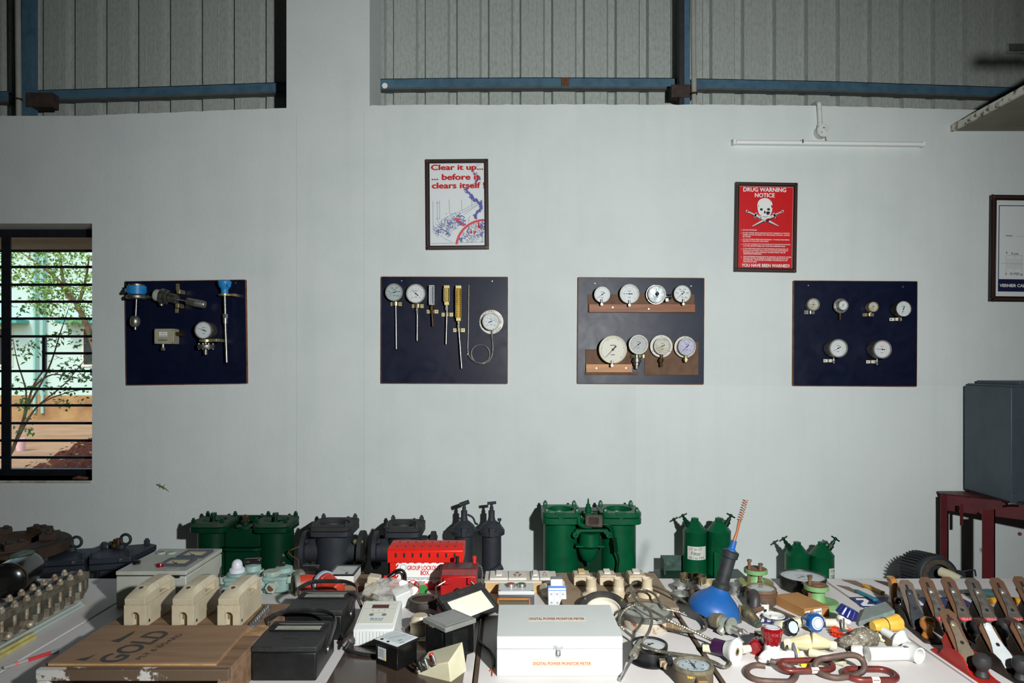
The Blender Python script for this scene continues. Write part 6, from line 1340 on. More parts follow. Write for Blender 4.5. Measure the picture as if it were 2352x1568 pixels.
# lockout box
LRED = M('lockout_red', (214, 32, 20), .35, c2=(202, 28, 18), scale=10)
o = thing('lockout_box', 'bright red group lockout box with slotted top and white sign', 'lockout box', (-.349, 2.745, TZ)); w = .1525; d = .137; h = .1665
m = MB(); m.box(-w + .009, w - .009, .006, d - .004, 0, .115); obj('body', m, LRED, o, bev=.002)
m = MB(); m.xprism([(0, .11), (d, .11), (d, h), (.012, h), (0, h - .008)], -w, w); lid = obj('lid', m, LRED, o, bev=.002)
for i in range(8):
    x = -w + .034 + i * .0338
    m = MB(); m.yprism(rrect(x - .004, x + .004, .131, .150, .004, 3), -.0008, .003); obj('padlock_slot', m, INK, lid)
    for y in (.035, .105):
        m = MB(); m.prism(rrect(x - .004, x + .004, y - .005, y + .005, .003, 3), h - .002, h + .0008); obj('top_slot', m, INK, lid)
m = MB(); sx0 = (909 - CX) * 2.745 / F + .349; sx1 = (1027 - CX) * 2.745 / F + .349; m.yprism([(sx0 + .012, .1135), (sx1, .113), (sx1, .028), (sx0 + .016, .024), (sx0, .040), (sx0, .102)], .0048, .0062); sg = obj('sign', m, WHITEINK, o)
m = MB()
for i in range(7):
    x = sx0 + .010 + i * .030
    for z0, z1 in ((.106, .1135), (.0255, .034)): m.add([(x, .0046, z0), (x + .012, .0046, z0), (x + .020, .0046, z1), (x + .008, .0046, z1)], [(0, 1, 2, 3)])
for z in (.052, .076, .095): m.add([(sx0, .0046, z), (sx0 + .010, .0046, z + .012), (sx0 + .010, .0046, z + .002), (sx0, .0046, z - .010)], [(0, 1, 2, 3)])
obj('warning_stripe', m, LRED, sg, smooth=0)
k = 2.745 / F; tl = lambda px, py: ((px - CX) * k + .349, EYE - (py - CY) * k - TZ)
x, z = tl(973, 1304.5); text('lettering', 'GROUP LOCKOUT', REDINK, sg, (x, .0044, z), w=76 * k, h=10 * k, rot=FACE, bold=.03)
x, z = tl(975.5, 1316); text('lettering', 'BOX', REDINK, sg, (x, .0044, z), w=19 * k, h=10 * k, rot=FACE, bold=.035)
x, z = tl(975, 1330); text('lettering', 'LOCK OUT FOR SAFETY BEFORE YOU START', INK, sg, (x, .0044, z), w=82 * k, h=3.6 * k, rot=FACE, bold=.01)
m = MB(); x, z = tl(975, 1326.5); m.cb(x, .0045, z, 82 * k, .0004, .7 * k); obj('rule_line', m, INK, sg)
x, z = tl(926, 1303); m = MB(); m.ring((x, .0046, z), (0, -1, 0), 8 * k, 5.5 * k, .0006, 24); m.yprism([(x - 5 * k, z - 6 * k), (x + 5 * k, z - 6 * k), (x + 2.4 * k, z - 14 * k), (x - 2.4 * k, z - 14 * k)], .0041, .0047); obj('hasp_print', m, M('hasp_grey', (190, 192, 192), .5), sg)
x, z = tl(926.5, 1327); m = MB(); m.yprism(rrect(x - 5.4 * k, x + 5.4 * k, z - 8 * k, z + 8 * k, 2 * k, 3), .0040, .0047); hp_ = obj('hasp_print', m, REDINK, sg)
m = MB()
for i in range(3):
    for s in (-1, 1): m.cyl((x + s * 2.5 * k, .0040, z + (i - 1) * 5 * k), (x + s * 2.5 * k, .0036, z + (i - 1) * 5 * k), 1.5 * k, n=10)
obj('hasp_holes', m, WHITEINK, hp_)
# insulation tester
MRED = M('tester_red', (176, 26, 26), .4, c2=(150, 24, 26), scale=14)
o = thing('insulation_tester', 'red hand crank insulation tester with a chrome carrying handle', 'tester', (-.204, 2.59, TZ)); w = .068
m = MB(); m.box(-w, w, 0, .115, 0, .104); obj('body', m, MRED, o, bev=.004)
m = MB(); m.xprism([(.002, .104), (.115, .104), (.108, .127), (.016, .127)], -w + .003, w + .004); tp = obj('top', m, M('tester_red_dusty', (120, 40, 40), .6, c2=(104, 34, 36), scale=20), o, bev=.003)
m = MB(); m.box(-w + .022, w - .012, .03, .085, .127, .1285); obj('scale_plate', m, M('dark_scale', (52, 48, 48), .4, c2=(84, 78, 76), scale=70), tp)
for x0 in (-w + .012, w - .033):
    m = MB(); m.box(x0, x0 + .023, -.012, .002, .075, .100); obj('front_lug', m, MRED, o, bev=.002)
m = MB(); m.lathe([(.015, 0), (.015, .010), (.013, .012), (0, .012)], (-.002, 0, .045), (0, -1, 0), 24); kb = obj('selector_knob', m, BLACK, o); m = MB(); m.cb(-.002, -.0135, .045, .006, .003, .024); obj('knob_bar', m, M('silver_trim', (200, 198, 190), .3, .8), kb)
for x, mt in ((-.012, BLACK), (.056, M('bright_red_plastic', (220, 40, 36), .35))):
    m = MB(); m.lathe([(.007, 0), (.007, .010), (.005, .011), (.005, .014), (.008, .015), (.008, .026), (0, .028)], (x, .095, .127), n=14); obj('terminal', m, mt, tp)
for s, pts in ((-1, [(-w + .02, -.016, .090), (-w - .004, -.028, .078), (-w - .014, -.02, .066), (-w - .012, .0, .02), (-w + .0, .01, .008)]), (1, [(w - .018, -.016, .090), (w + .002, -.02, .072), (w + .014, -.01, .066), (w + .022, .03, .10), (w + .018, .05, .122), (w + .006, .06, .126)])):
    m = MB(); m.tube(crom(pts, 5), .0032); obj('chrome_handle', m, STEEL, o)
# torch handle with red switch
o, k = thg('torch', 'black handled lamp with red switch in front of the lockout box', 'torch', 905, 1362); o.location.y += .03
m = MB(); m.tube(crom([(-.038, -.02, .05), (-.02, -.012, .062), (.005, 0, .076), (.022, .004, .078), (.034, .005, .066), (.036, .005, .045), (.034, .005, .02)], 5), [.009] * 10 + [.011] * 21, n=12, flat=(1.2, .9)); obj('handle', m, GBLK, o)
m = MB(); m.box(-.035, .036, -.02, .03, 0, .03); obj('body', m, M('torch_red', (190, 36, 28), .4), o, bev=.012)
m = MB(); m.cyl((-.035, -.028, .052), (-.034, -.03, .068), .008, .007); obj('switch_button', m, M('bright_red_plastic', (0, 0, 0)), o)
# small cylinders
PRT = M('printed_can', (196, 190, 180), .45, c2=(182, 176, 166), scale=30)
for lab, px, py, px2, py2, endm in (('white printed capacitor lying in front of the lockout box', 932, 1356, 957, 1374, WHITEINK), ('cream cylinder with a green end cap in front of the lockout box', 961, 1351, 975, 1370, M('green_cap', (50, 130, 60), .4))):
    a, b_ = T(px, py, .0), T(px2, py2, .0); u = (b_ - a).normalized(); r = .0195; o = thing('capacitor', lab, 'capacitor', (a + b_) / 2); L = .055
    m = MB(); m.cyl(Vector((0, 0, r)) - u * L / 2, Vector((0, 0, r)) + u * L / 2, r, n=24); obj('can', m, PRT, o)
    m = MB(); m.lathe([(r * 1.0, 0), (r * 1.0, .002), (r * .9, .0022), (0, .0022)], Vector((0, 0, r)) + u * L / 2, u, 24); obj('end_cap', m, endm, o)
    if endm is WHITEINK:
        m = MB()
        for i in range(4): m.cyl(Vector((0, 0, r)) + u * (-.012 + i * .007), Vector((0, 0, r)) + u * (-.009 + i * .007), r * 1.004, n=24)
        obj('print_band', m, M('grey_print', (120, 116, 112), .5, c2=(196, 190, 180), scale=160, lo=.48, hi=.52), o)
m = MB(); o, k = thg('wire_loop', 'thin red wire loop beside the capacitors', 'wire', 945, 1372); m.tube([(.028 * math.cos(R(a)), .02 * math.sin(R(a)) + .02, .03 + .024 * math.sin(R(a))) for a in range(0, 360, 20)], .0016, closed=True); obj('wire', m, REDINK, o)
# dark clutter: black lens housing, hose
o, k = thg('round_housing', 'dusty black round housing with an oval rim behind the grey lidded box', 'housing', 967, 1412); o.location.y += .06
m = MB(); m.lathe([(.05, 0), (.056, .02), (.052, .036), (.046, .040), (.043, .036), (0, .034)], n=32); obj('housing', m, M('dusty_black', (40, 36, 34), .6, c2=(70, 62, 54), scale=20), o)
m = MB(); m.ring((0, 0, .038), (0, 0, 1), .050, .042, .004, 32); obj('rim', m, M('dull_rim', (92, 84, 70), .6), o)
o, k = thg('black_hose', 'black rubber hose curling between the bench meter and the grey lidded box', 'hose', 945, 1440)
g = lambda x, y, z: T(x, y, z) - o.location
m = MB(); m.tube(crom([g(935, 1448, .012), g(950, 1432, .02), g(966, 1415, .04), g(985, 1404, .05), g(1000, 1410, .03), g(1005, 1425, .01)], 6), .009); obj('hose', m, CBL, o)
o, k = thg('cream_socket', 'cream bakelite socket between the bench meter and the grey lidded box', 'socket', 962, 1462); o.location.y += .03
m = MB(); m.lathe([(.03, 0), (.034, .01), (.03, .05), (.024, .062), (0, .064)], n=24); obj('body', m, PORC, o)
m = MB(); m.ring((0, 0, .03), (0, 0, 1), .0345, .028, .010, 24); obj('band', m, M('porcelain_recess', (0, 0, 0)), o)
# tilted black framed panel light
B = T(1048, 1447); Rr = T(1146, 1407); Lc = P(1005, 1381, 2.40)
u = (Rr - B); v = (Lc - B); U = u.length; V = v.length; u.normalize(); v = (v - u * v.dot(u)).normalized(); nn = u.cross(v)
if nn.z < 0: nn = -nn
B = B + Vector((0, 0, .008)); o = thing('panel_light', 'black framed flood light with a cream white face propped on its edge', 'flood light', B)
def QQ(a, b_, h): return u * a + v * b_ + nn * h
def slab(m, a0, a1, b0, b1, h0, h1): m.hexa([QQ(a0, b0, h0), QQ(a1, b0, h0), QQ(a1, b1, h0), QQ(a0, b1, h0)], [QQ(a0, b0, h1), QQ(a1, b0, h1), QQ(a1, b1, h1), QQ(a0, b1, h1)])
LT = .018; m = MB(); slab(m, 0, U, 0, .012, -.0, LT); slab(m, 0, U, V - .030, V, 0, LT); slab(m, 0, .020, .012, V - .030, 0, LT); slab(m, U - .020, U, .012, V - .030, 0, LT); fr = obj('frame', m, BLACKM, o, bev=.003)
m = MB(); slab(m, .004, U - .004, .004, V - .004, -.02, .002); obj('back', m, BLACK, o, bev=.006)
m = MB(); slab(m, .018, U - .018, .010, V - .028, .002, .010); obj('diffuser', m, M('cream_diffuser', (240, 240, 224), .45, c2=(234, 232, 208), scale=6), o)
rm = Matrix((u, v, nn)).transposed().to_euler(); t = text('lettering', 'COSMO', M('faint_grey_print', (78, 82, 82), .5), fr, QQ(U * .46, V - .016, LT + .0004), w=.032, h=.008, rot=tuple(rm))
# black meter with grey translucent cover
q = [Vector((-.277, 2.147, 0)), Vector((-.197, 2.061, 0)), Vector((-.117, 2.154, 0)), Vector((-.195, 2.232, 0))]; c = sum(q, Vector()) / 4
ang = math.atan2(q[1].y - q[0].y, q[1].x - q[0].x); s1 = (q[1] - q[0]).length / 2; s2 = (q[2] - q[1]).length / 2
o = thing('panel_meter', 'black cube shaped meter under a dusty grey translucent cover', 'meter', (c.x, c.y, TZ), (0, 0, ang))
m = MB(); m.box(-s1 + .006, s1 - .006, -s2 + .006, s2 - .006, 0, .092); bd = obj('case', m, GBLK, o, bev=.002)
m = MB(); m.box(-s1 + .02, s1 - .02, -s2 + .004, -s2 + .007, .03, .088); m.box(s1 - .0065, s1 - .0035, -.03, .03, .01, .085); obj('case_panel', m, BLACK, bd, bev=.001)
m = MB(); m.box(-s1, s1, -s2, s2, .093, .108); obj('cover', m, M('dusty_clear_cover', (132, 134, 128), .35, c2=(112, 114, 108), scale=10, coat=.3), o, bev=.003)
m = MB(); m.box(-s1 + .014, s1 - .014, -s2 + .014, s2 - .014, .108, .1088); obj('cover_window', m, M('dusty_window', (142, 144, 140), .4, c2=(126, 128, 124), scale=14), o)
m = MB(); m.box(-.02, .0, -s2 - .004, -s2 + .004, .094, .098); obj('clip', m, M('silver_trim', (0, 0, 0)), o)
# black meter with white face
q = [Vector((-.425, 2.064, 0)), Vector((-.342, 2.003, 0)), Vector((-.279, 2.074, 0)), Vector((-.355, 2.136, 0))]; c = sum(q, Vector()) / 4
ang = math.atan2(q[1].y - q[0].y, q[1].x - q[0].x); s1 = (q[1] - q[0]).length / 2; s2 = (q[2] - q[1]).length / 2
o = thing('panel_meter', 'black cube shaped meter with a white dial face and a rating label', 'meter', (c.x, c.y, TZ + .003), (0, 0, ang))
m = MB(); m.box(-s1 + .006, s1 - .006, -s2 + .006, s2 - .006, 0, .066); bd = obj('case', m, GBLK, o, bev=.002)
m = MB(); m.box(-s1, s1, -s2, s2, .066, .073); rmx = obj('bezel', m, BLACK, o, bev=.001)
m = MB(); m.box(-s1 + .004, s1 - .004, -s2 + .004, s2 - .004, .073, .0738); f = obj('dial', m, DIAL, rmx)
m = MB(); m.box(-s1 + .010, s1 - .010, -s2 + .022, s2 - .010, .0738, .0741); obj('scale_panel', m, M('pale_scale', (196, 204, 206), .5), f)
m = MB(); m.cyl((-s1 * .55, -s2 * .68, .0738), (-s1 * .55, -s2 * .68, .0752), .005); m.cyl((0, -s2 * .72, .0738), (0, -s2 * .72, .0752), .0045); obj('dial_screw', m, INK, f)
m = MB(); m.at((-s1 * .1, .012, .0743), (0, 0, R(62))); m.cb(0, 0, 0, .055, .001, .0003); m.at((s1 * .4, -.005, .0743), (0, 0, R(62))); m.cb(0, 0, 0, .012, .003, .0003); m.at((s1 * .75, -.014, .0743), (0, 0, R(62))); m.cb(0, 0, 0, .014, .0022, .0003); obj('needle', m, INK, f)
m = MB(); m.box(-s1 + .016, -s1 + .050, -s2 + .0052, -s2 + .006, .018, .054); lb = obj('rating_label', m, M('label_silver', (200, 204, 204), .4), bd)
m = MB()
for i in range(6): m.cb(-s1 + .031, -s2 + .0050, .048 - i * .004, .024 if i % 2 else .018, .0003, .0012)
obj('label_print', m, M('label_grey_ink', (110, 112, 116), .5), lb); m = MB(); m.cb(-s1 + .044, -s2 + .0050, .0225, .008, .0003, .007); obj('label_spot', m, M('label_yellow', (225, 200, 60), .5), lb)
# cream terminal case
A, B, C2, D = T(951, 1548), T(1036, 1568), T(1073, 1541), T(988, 1520); cen = (A + B + C2 + D) / 4
o = thing('terminal_case', 'cream wedge shaped case with red and black terminals at the front', 'test case', cen)
g = lambda p, z: (p.x - cen.x, p.y - cen.y, z)
m = MB(); m.hexa([g(A, 0), g(B, 0), g(C2, 0), g(D, 0)], [g(A + (D - A) * .10, .014), g(B + (A - B) * .06, .058), g(C2 + (D - C2) * .12, .085), g(D + (A - D) * .1, .036)]); obj('case', m, M('cream_case', (208, 204, 176), .4, c2=(198, 192, 160), scale=8), o, bev=.003)
m = MB(); 
for px, py, z, mt, r in ((997, 1508, .045, M('bright_red_plastic', (0, 0, 0)), .008), (969, 1527, .028, BLACK, .0075), (983, 1521, .034, STEEL, .005), (1001, 1512, .05, STEEL, .005)):
    p = T(px, py + 12, z) - cen; p.z = z - .004; m = MB(); uu = Vector((-.35, .1, 1)).normalized(); m.cyl(p, p + uu * .012, .004); m.lathe([(r, 0), (r * 1.05, .012), (r * .8, .022), (0, .023)], p + uu * .008, uu, 14); obj('terminal', m, mt, o)
# black lead with frayed ends beside the white case
o, k = thg('test_lead', 'black test lead with frayed orange ends left of the white case', 'cable', 1120, 1500)
g = lambda x, y, z: T(x, y, z) - o.location
m = MB(); m.tube(crom([g(1100, 1470, .004), g(1112, 1483, .008), g(1126, 1495, .006), g(1134, 1512, .004), g(1134, 1530, .004)], 6), .0042); obj('cord', m, CBL, o)
m = MB(); m.tube([g(1134, 1530, .004), g(1131, 1543, .004), g(1130, 1552, .002)], .0014); m.tube([g(1134, 1530, .004), g(1126, 1540, .004)], .0014); obj('wire_end', m, M('orange_wire', (200, 90, 50), .5), o)
# ================================================================ TABLE, RIGHT HALF
# white instrument case
WCS = M('white_case_paint', (200, 204, 201), .4, c2=(195, 199, 196), scale=6)
o = thing('instrument_case', 'white latched case marked DIGITAL POWER MONITOR METER at the front centre', 'case', (.1385, 1.982, TZ)); w = .1825; d = .265
m = MB(); m.box(-w, w, 0, d, 0, .0785); obj('box', m, WCS, o, bev=.0015)
m = MB(); m.box(-w + .002, w - .002, .002, d - .002, .0785, .0795); obj('seam', m, M('groove_grey', (0, 0, 0)), o)
m = MB(); m.box(-w, w, 0, d, .0795, .116); lid = obj('lid', m, WCS, o, bev=.0015)
k = 1.982 / F; fx = lambda px: (px - CX) * k - .1385
fz = lambda py: EYE - (py - CY) * k - TZ
x = fx(1282.5)
CHR = M('latch_chrome', (205, 208, 205), .3, .7)
m = MB(); m.box(x - .014, x + .014, -.0012, .001, fz(1490), fz(1482)); m.box(x - .006, x + .006, -.004, -.001, fz(1504), fz(1484)); lt = obj('latch', m, CHR, o, bev=.0006)
m = MB(); m.tube([(x - .005, -.005, fz(1492)), (x - .005, -.006, fz(1502)), (x, -.006, fz(1505)), (x + .005, -.006, fz(1502)), (x + .005, -.005, fz(1492))], .0012, closed=True); obj('latch_wire', m, M('latch_wire_grey', (110, 112, 110), .4, .6), lt)  # wire loop of the latch in a darker grey metal
m = MB(); m.box(x - .007, x + .007, -.0016, .001, fz(1511), fz(1500)); obj('catch', m, CHR, lt, bev=.0006)
TAPE = M('cream_tape', (204, 200, 172), .6)
m = MB(); m.box(fx(1222), fx(1360), -.0006, .0003, fz(1534), fz(1513)); tp = obj('front_label', m, TAPE, o)
RI = M('soft_red_ink', (200, 70, 70), .6)
text('lettering', 'DIGITAL POWER MONITOR METER', RI, tp, (fx(1291), -.0008, fz(1523)), w=133 * k, h=7 * k, rot=FACE, bold=.012)
def topy(py): d_ = (EYE - TZ - .116) * F / (py - CY); return d_ - 1.982, d_ / F
y0, k0 = topy(1425.5); y1, k1 = topy(1417); ym = (y0 + y1) / 2; km = (k0 + k1) / 2
m = MB(); m.box((1213 - CX) * km - .1385, (1345 - CX) * km - .1385, y0, y1, .1162, .1166); tp = obj('lid_label', m, M('aged_label_strip', (214, 208, 190), .6), lid)
m = MB(); m.frame((1213 - CX) * km - .1385, (1345 - CX) * km - .1385, 0, 0.001, .0003, 0, 0.0001); 
text('lettering', 'DIGITAL POWER MONITOR METER', M('brown_red_ink', (150, 60, 56), .6), tp, ((1279 - CX) * km - .1385, ym, .1168), w=126 * km, h=(y1 - y0) * .62, bold=.012)
# timber switch board with plates
PLT = M('switch_plate_white', (216, 211, 202), .35, c2=(206, 199, 188), scale=12)
TIM = M('pine_timber', (206, 170, 116), .6, c2=(180, 140, 88), scale=10, stretch=(.4, 3, 3))
o = thing('socket_board', 'pine board with two large socket plates and a small switch plate', 'socket board', (.0355, 2.709, TZ)); w = .1425; d = .135
m = MB(); m.box(-w, w, 0, d, 0, .0425); obj('board', m, TIM, o, bev=.002)
m = MB(); m.box(-w - .002, w + .002, -.003, d, .0425, .0475); obj('laminate', m, M('cream_laminate', (208, 204, 190), .5, c2=(196, 190, 172), scale=10), o)
for x0, x1, kind in ((-.125, -.052, 'sw'), (-.050, .022, 'so'), (.042, .074, 'sw2'), (.076, .118, 'so2')):
    m = MB(); m.box(x0, x1, .012, .112, .0475, .0565); pl = obj('socket_plate' if 'so' in kind else 'switch_plate', m, PLT, o, bev=.002)
    xc = (x0 + x1) / 2
    if 'sw' in kind:
        m = MB(); m.at((xc, .065, .0595), (R(8), 0, 0)); m.cb(0, 0, 0, .024 if kind == 'sw' else .018, .045, .009); obj('rocker', m, PLT, pl, bev=.002)
    else:
        for dx, dy, r in ((0, .02, .005), (-.011, -.004, .004), (.011, -.004, .004), (-.008, -.022, .0032), (.008, -.022, .0032)):
            s = 1 if kind == 'so' else .6
            m = MB(); m.lathe([(r * s * 1.5, 0), (r * s * 1.5, .0012), (r * s, .0014), (r * s, .0006), (0, .0006)], (xc + dx * s, .062 + dy, .0565), n=12); hh = obj('socket_hole', m, M('socket_hole_brown', (120, 90, 70), .6), pl)
m = MB(); m.box(w - .045, w - .02, .002, .006, .0475, .0478); m.box(w - .03, w, -.0032, -.0028, .0, .02); obj('stain', m, M('brown_stain', (90, 62, 40), .7), o)
# push button station
o = thing('push_button_station', 'grey and white push button box with red and green buttons', 'push button box', (.016, 2.575, TZ)); w = .068; d = .10
m = MB(); m.box(-w, w, 0, d, 0, .036); obj('base', m, M('slate_plastic', (74, 82, 92), .45, c2=(66, 74, 84), scale=20), o, bev=.003)
m = MB(); m.box(-w - .001, w + .001, -.001, d + .001, .0365, .052); cv = obj('cover', m, M('pale_grey_plastic', (204, 208, 206), .4), o, bev=.004)
for x, mt in ((-.021, M('matt_red_button', (178, 50, 44), .5)), (.021, M('matt_green_button', (34, 104, 62), .5))):
    m = MB(); m.lathe([(.018, 0), (.018, .005), (.016, .012), (.014, .012), (.014, .008), (0, .008)], (x, .055, .052), n=28); b = obj('button_ring', m, STEEL, cv); m = MB(); m.lathe([(.0138, 0), (.0138, .005), (.012, .006), (0, .006)], (x, .055, .058), n=24); obj('button', m, mt, b)
for sx in (-1, 1):
    m = MB(); m.cyl((sx * (w - .006), .006, .052), (sx * (w - .006), .006, .0535), .004); obj('cover_screw', m, DSTEEL, cv)
# orange framed meter
ORF = M('orange_frame', (214, 122, 34), .4)
o, k = thg('panel_meter', 'orange framed meter lying behind the white case', 'meter', 1180, 1409); w = .062
m = MB(); m.at((0, 0, 0), (R(4), 0, 0)); m.box(-w, w, .0, .09, 0, .016); obj('case', m, BRONZE, o)
m = MB(); m.at((0, 0, 0), (R(4), 0, 0)); m.box(-w, w, 0, .008, .016, .021); m.box(-w, w, .082, .09, .016, .021); m.box(-w, -w + .007, .008, .082, .016, .021); m.box(w - .007, w, .008, .082, .016, .021); obj('frame', m, ORF, o, bev=.001)
m = MB(); m.at((0, 0, 0), (R(4), 0, 0)); m.box(-w + .007, w - .007, .008, .082, .0162, .018); obj('window', m, M('olive_window', (110, 98, 62), .3, c2=(92, 84, 56), scale=10), o)
m = MB(); m.at((0, 0, 0), (R(4), 0, 0)); m.box(-.05, -.01, .084, .096, .012, .02); obj('tab', m, ORF, o)
# circuit breaker
LG = M('breaker_grey', (206, 210, 212), .4)
o, k = thg('circuit_breaker', 'three pole circuit breaker with a blue stripe behind the white case', 'circuit breaker', 1281, 1398); rx = R(-32)
w = .034; m = MB(); m.at((0, 0, 0), (rx, 0, 0)); m.box(-w, w, 0, .045, 0, .085); b = obj('body', m, LG, o, bev=.002)
m = MB(); m.at((0, 0, 0), (rx, 0, 0)); m.box(-w * .68, w * .68, .012, .05, .085, .118); obj('upper_body', m, LG, b, bev=.003)
m = MB(); m.at((0, 0, 0), (rx, 0, 0)); m.box(-w, w, -.001, .03, .076, .083); m.box(-w, w, -.001, .03, .066, .068); obj('blue_stripe', m, M('breaker_blue', (44, 110, 200), .4), b)
m = MB(); m.at((0, 0, 0), (rx, 0, 0)); m.box(-w * .66, w * .66, .0, .02, .112, .120); obj('toggle', m, M('toggle_grey', (80, 88, 92), .4), b, bev=.002)
for i in (-1, 0, 1):
    m = MB(); m.at((0, 0, 0), (rx, 0, 0)); m.cyl((i * .022, -.001, .022), (i * .022, .002, .022), .005, n=12); m.box(i * .022 - .004, i * .022 + .004, -.0012, .001, .05, .056); obj('terminal', m, M('terminal_grey', (150, 154, 158), .5), b)
for i in (-1, 1):
    m = MB(); m.at((0, 0, 0), (rx, 0, 0)); m.cb(i * .0113, -.0004, .035, .0008, .001, .06); obj('pole_line', m, M('terminal_grey', (0, 0, 0)), b)
# cream pipe elbow behind breaker
o, k = thg('cream_lamp_holder', 'old cream lamp holder lying between the push button box and the breaker', 'lamp holder', 1268, 1372); o.location.y += .02
m = MB(); m.lathe([(.028, 0), (.026, .03), (.018, .04), (.017, .09), (.012, .098), (0, .098)], (-.03, -.03, .03), (.75, .6, .12), 24); obj('body', m, PORC, o)
m = MB(); m.lathe([(.0185, 0), (.0185, .008), (.0, .008)], (.035, .025, .04), (.75, .6, .12), 20); obj('red_ring', m, M('pale_red_ring', (206, 150, 136), .5), o)
# brown board with switches and holders
BRB = M('brown_mdf', (146, 126, 102), .7, c2=(130, 110, 88), scale=18, detail=8)
o = thing('mounting_board', 'brown board carrying three switches and three bulb holders', 'board', (.392, 2.67, TZ))
m = MB(); m.box(-.207, .210, -.21, .21, .020, .030); obj('board', m, BRB, o, bev=.001)
for x in (-.19, .18): m = MB(); m.box(x - .012, x + .012, -.20, .20, 0, .020); obj('batten', m, TIM, o)
AGE = M('aged_cream_plastic', (196, 181, 155), .45, c2=(172, 152, 120), scale=24, lo=.5, hi=.75)
for px, aged, lab in ((1338, 1, 'left switch on the brown board with a browned rocker'), (1397.5, 0, 'middle switch on the brown board with a white rocker'), (1465, 0, 'right switch on the brown board with a white rocker')):
    dd = .87 * F / (1344 - CY); x = (px - CX) * dd / F
    s = thing('light_switch', lab, 'switch', (x, dd, TZ + .030), group='switches on the brown board')
    m = MB(); m.box(-.034, .034, 0, .082, 0, .031); obj('block', m, AGE, s, bev=.002)
    m = MB(); m.box(-.032, .032, .004, .078, .031, .038); pl = obj('plate', m, AGE, s, bev=.003)
    m = MB(); m.at((0, .045, .041), (R(8), 0, 0)); m.cb(0, 0, 0, .026, .04, .010); obj('rocker', m, M('browned_rocker', (200, 166, 118), .5) if aged else PLT, pl, bev=.002)
    for sx, sy in ((-.025, .01), (.025, .01), (-.025, .07), (.025, .07)): m = MB(); m.cyl((sx, sy, .038), (sx, sy, .0388), .003, n=8); obj('screw', m, BRONZE, pl)
for px, lab in ((1358, 'left batten bulb holder on the brown board'), (1421, 'middle batten bulb holder on the brown board'), (1486, 'right batten bulb holder on the brown board, behind the steel hose')):
    dd = .87 * F / (1368 - CY); x = (px - CX) * dd / F
    s = thing('bulb_holder', lab, 'bulb holder', (x, dd, TZ + .030), group='bulb holders on the brown board')
    m = MB(); m.lathe([(.036, 0), (.036, .006), (.032, .010), (.022, .016), (.020, .020)], n=32); obj('base', m, AGE, s)
    m = MB(); m.lathe([(.021, .016), (.022, .018), (.021, .034), (.0195, .036), (.0195, .064), (.0205, .066), (.0175, .068), (.0170, .040), (0, .040)], n=28); obj('sleeve', m, AGE, s)
    m = MB(); m.at((.028, -.018, .01), (0, 0, R(-35))); m.cb(0, 0, 0, .03, .02, .012); obj('cable_entry', m, AGE, s, bev=.004)
# bulkhead ring
c = P(1386, 1402, 2.40); o = thing('bulkhead_light', 'black rimmed round bulkhead light leaning behind the white case', 'bulkhead light', c); ax = Vector((-.05, -.41, .91)).normalized()
m = MB(); m.lathe([(.060, 0), (.066, -.006), (.080, -.006), (.085, -.001), (.085, .012), (.080, .016), (.064, .013)], (0, 0, 0), ax, 48, closed=True); obj('rim', m, M('perished_rubber', (42, 42, 42), .7, c2=(64, 60, 54), scale=30), o)
m = MB(); m.lathe([(0, -.03), (.04, -.028), (.064, -.012), (.064, .004), (.058, .004), (.056, -.008), (.035, -.022), (0, -.023)], (0, 0, 0), ax, 40); obj('reflector', m, M('pale_reflector', (206, 200, 184), .4), o)
q = ax.to_track_quat('Z', 'Y').to_matrix()
m = MB(); m.lathe([(0, -.022), (.012, -.022), (.014, 0), (.012, .022), (0, .024)], q @ Vector((.022, 0, -.004)), q @ Vector((.4, -1, 0.0)), 18); obj('bulb', m, M('frosted_bulb', (214, 216, 222), .25, coat=.5), o)
for a in (30, 150, 270):
    p = q @ Vector((.074 * math.cos(R(a)), .074 * math.sin(R(a)), .0145)); m = MB(); m.cyl(p, p + ax * .004, .004, n=8); obj('rim_screw', m, BRASS, o)
zmin = c.z - TZ
m = MB(); p = q @ Vector((0, 0, -.03)); m.cyl(p, (p.x, p.y, -zmin + .001), .03, n=20); obj('back_body', m, BLACKM, o)
# rusty round housing with armoured capillary
o, k = thg('round_thermometer', 'rusty round gauge housing with a coiled armoured steel hose', 'thermometer', 1497, 1457); r = .086; o.location.y += r
RSTH = M('rust_blotched_enamel', (176, 168, 150), .6, c2=(120, 66, 42), scale=26, lo=.52, hi=.62)
m = MB(); m.lathe([(0, 0), (r * .97, 0), (r, .006), (r, .032), (r * .97, .036), (0, .036)], n=44); obj('housing', m, RSTH, o)
m = MB(); m.ring((0, 0, .034), (0, 0, 1), r * 1.03, r * .9, .018, 44); obj('clamp_band', m, DSTEEL, o)
m = MB(); m.lathe([(r * .92, .046), (r * .9, .052), (0, .053)], n=40); obj('glass_face', m, M('clouded_glass_face', (150, 152, 140), .25, c2=(122, 122, 108), scale=14, coat=.5), o)
m = MB(); m.cyl((0, 0, .0532), (0, 0, .056), .012, n=20); m.at((0, 0, .0545), (0, 0, .9)); m.cb(.02, 0, 0, .06, .002, .001); obj('pointer', m, M('pointer_grey', (90, 92, 86), .5), o)
m = MB(); m.at((.062, -.062, .022), (0, 0, R(-45))); m.cb(0, 0, 0, .045, .022, .024); m.cyl((.02, 0, 0), (.05, 0, 0), .008, n=12); obj('hose_socket', m, M('dull_brass_block', (150, 128, 100), .5, .3), o, bev=.002)
m = MB(); m.box(-.01, .035, -r * 1.06, -r * .98, .036, .050); obj('band_clasp', m, STEEL, o, bev=.002)
g = lambda x, y, z: T(x, y, z) - o.location
HOSE = M('armoured_steel_hose', (150, 146, 132), .45, .8, c2=(112, 106, 92), scale=200)
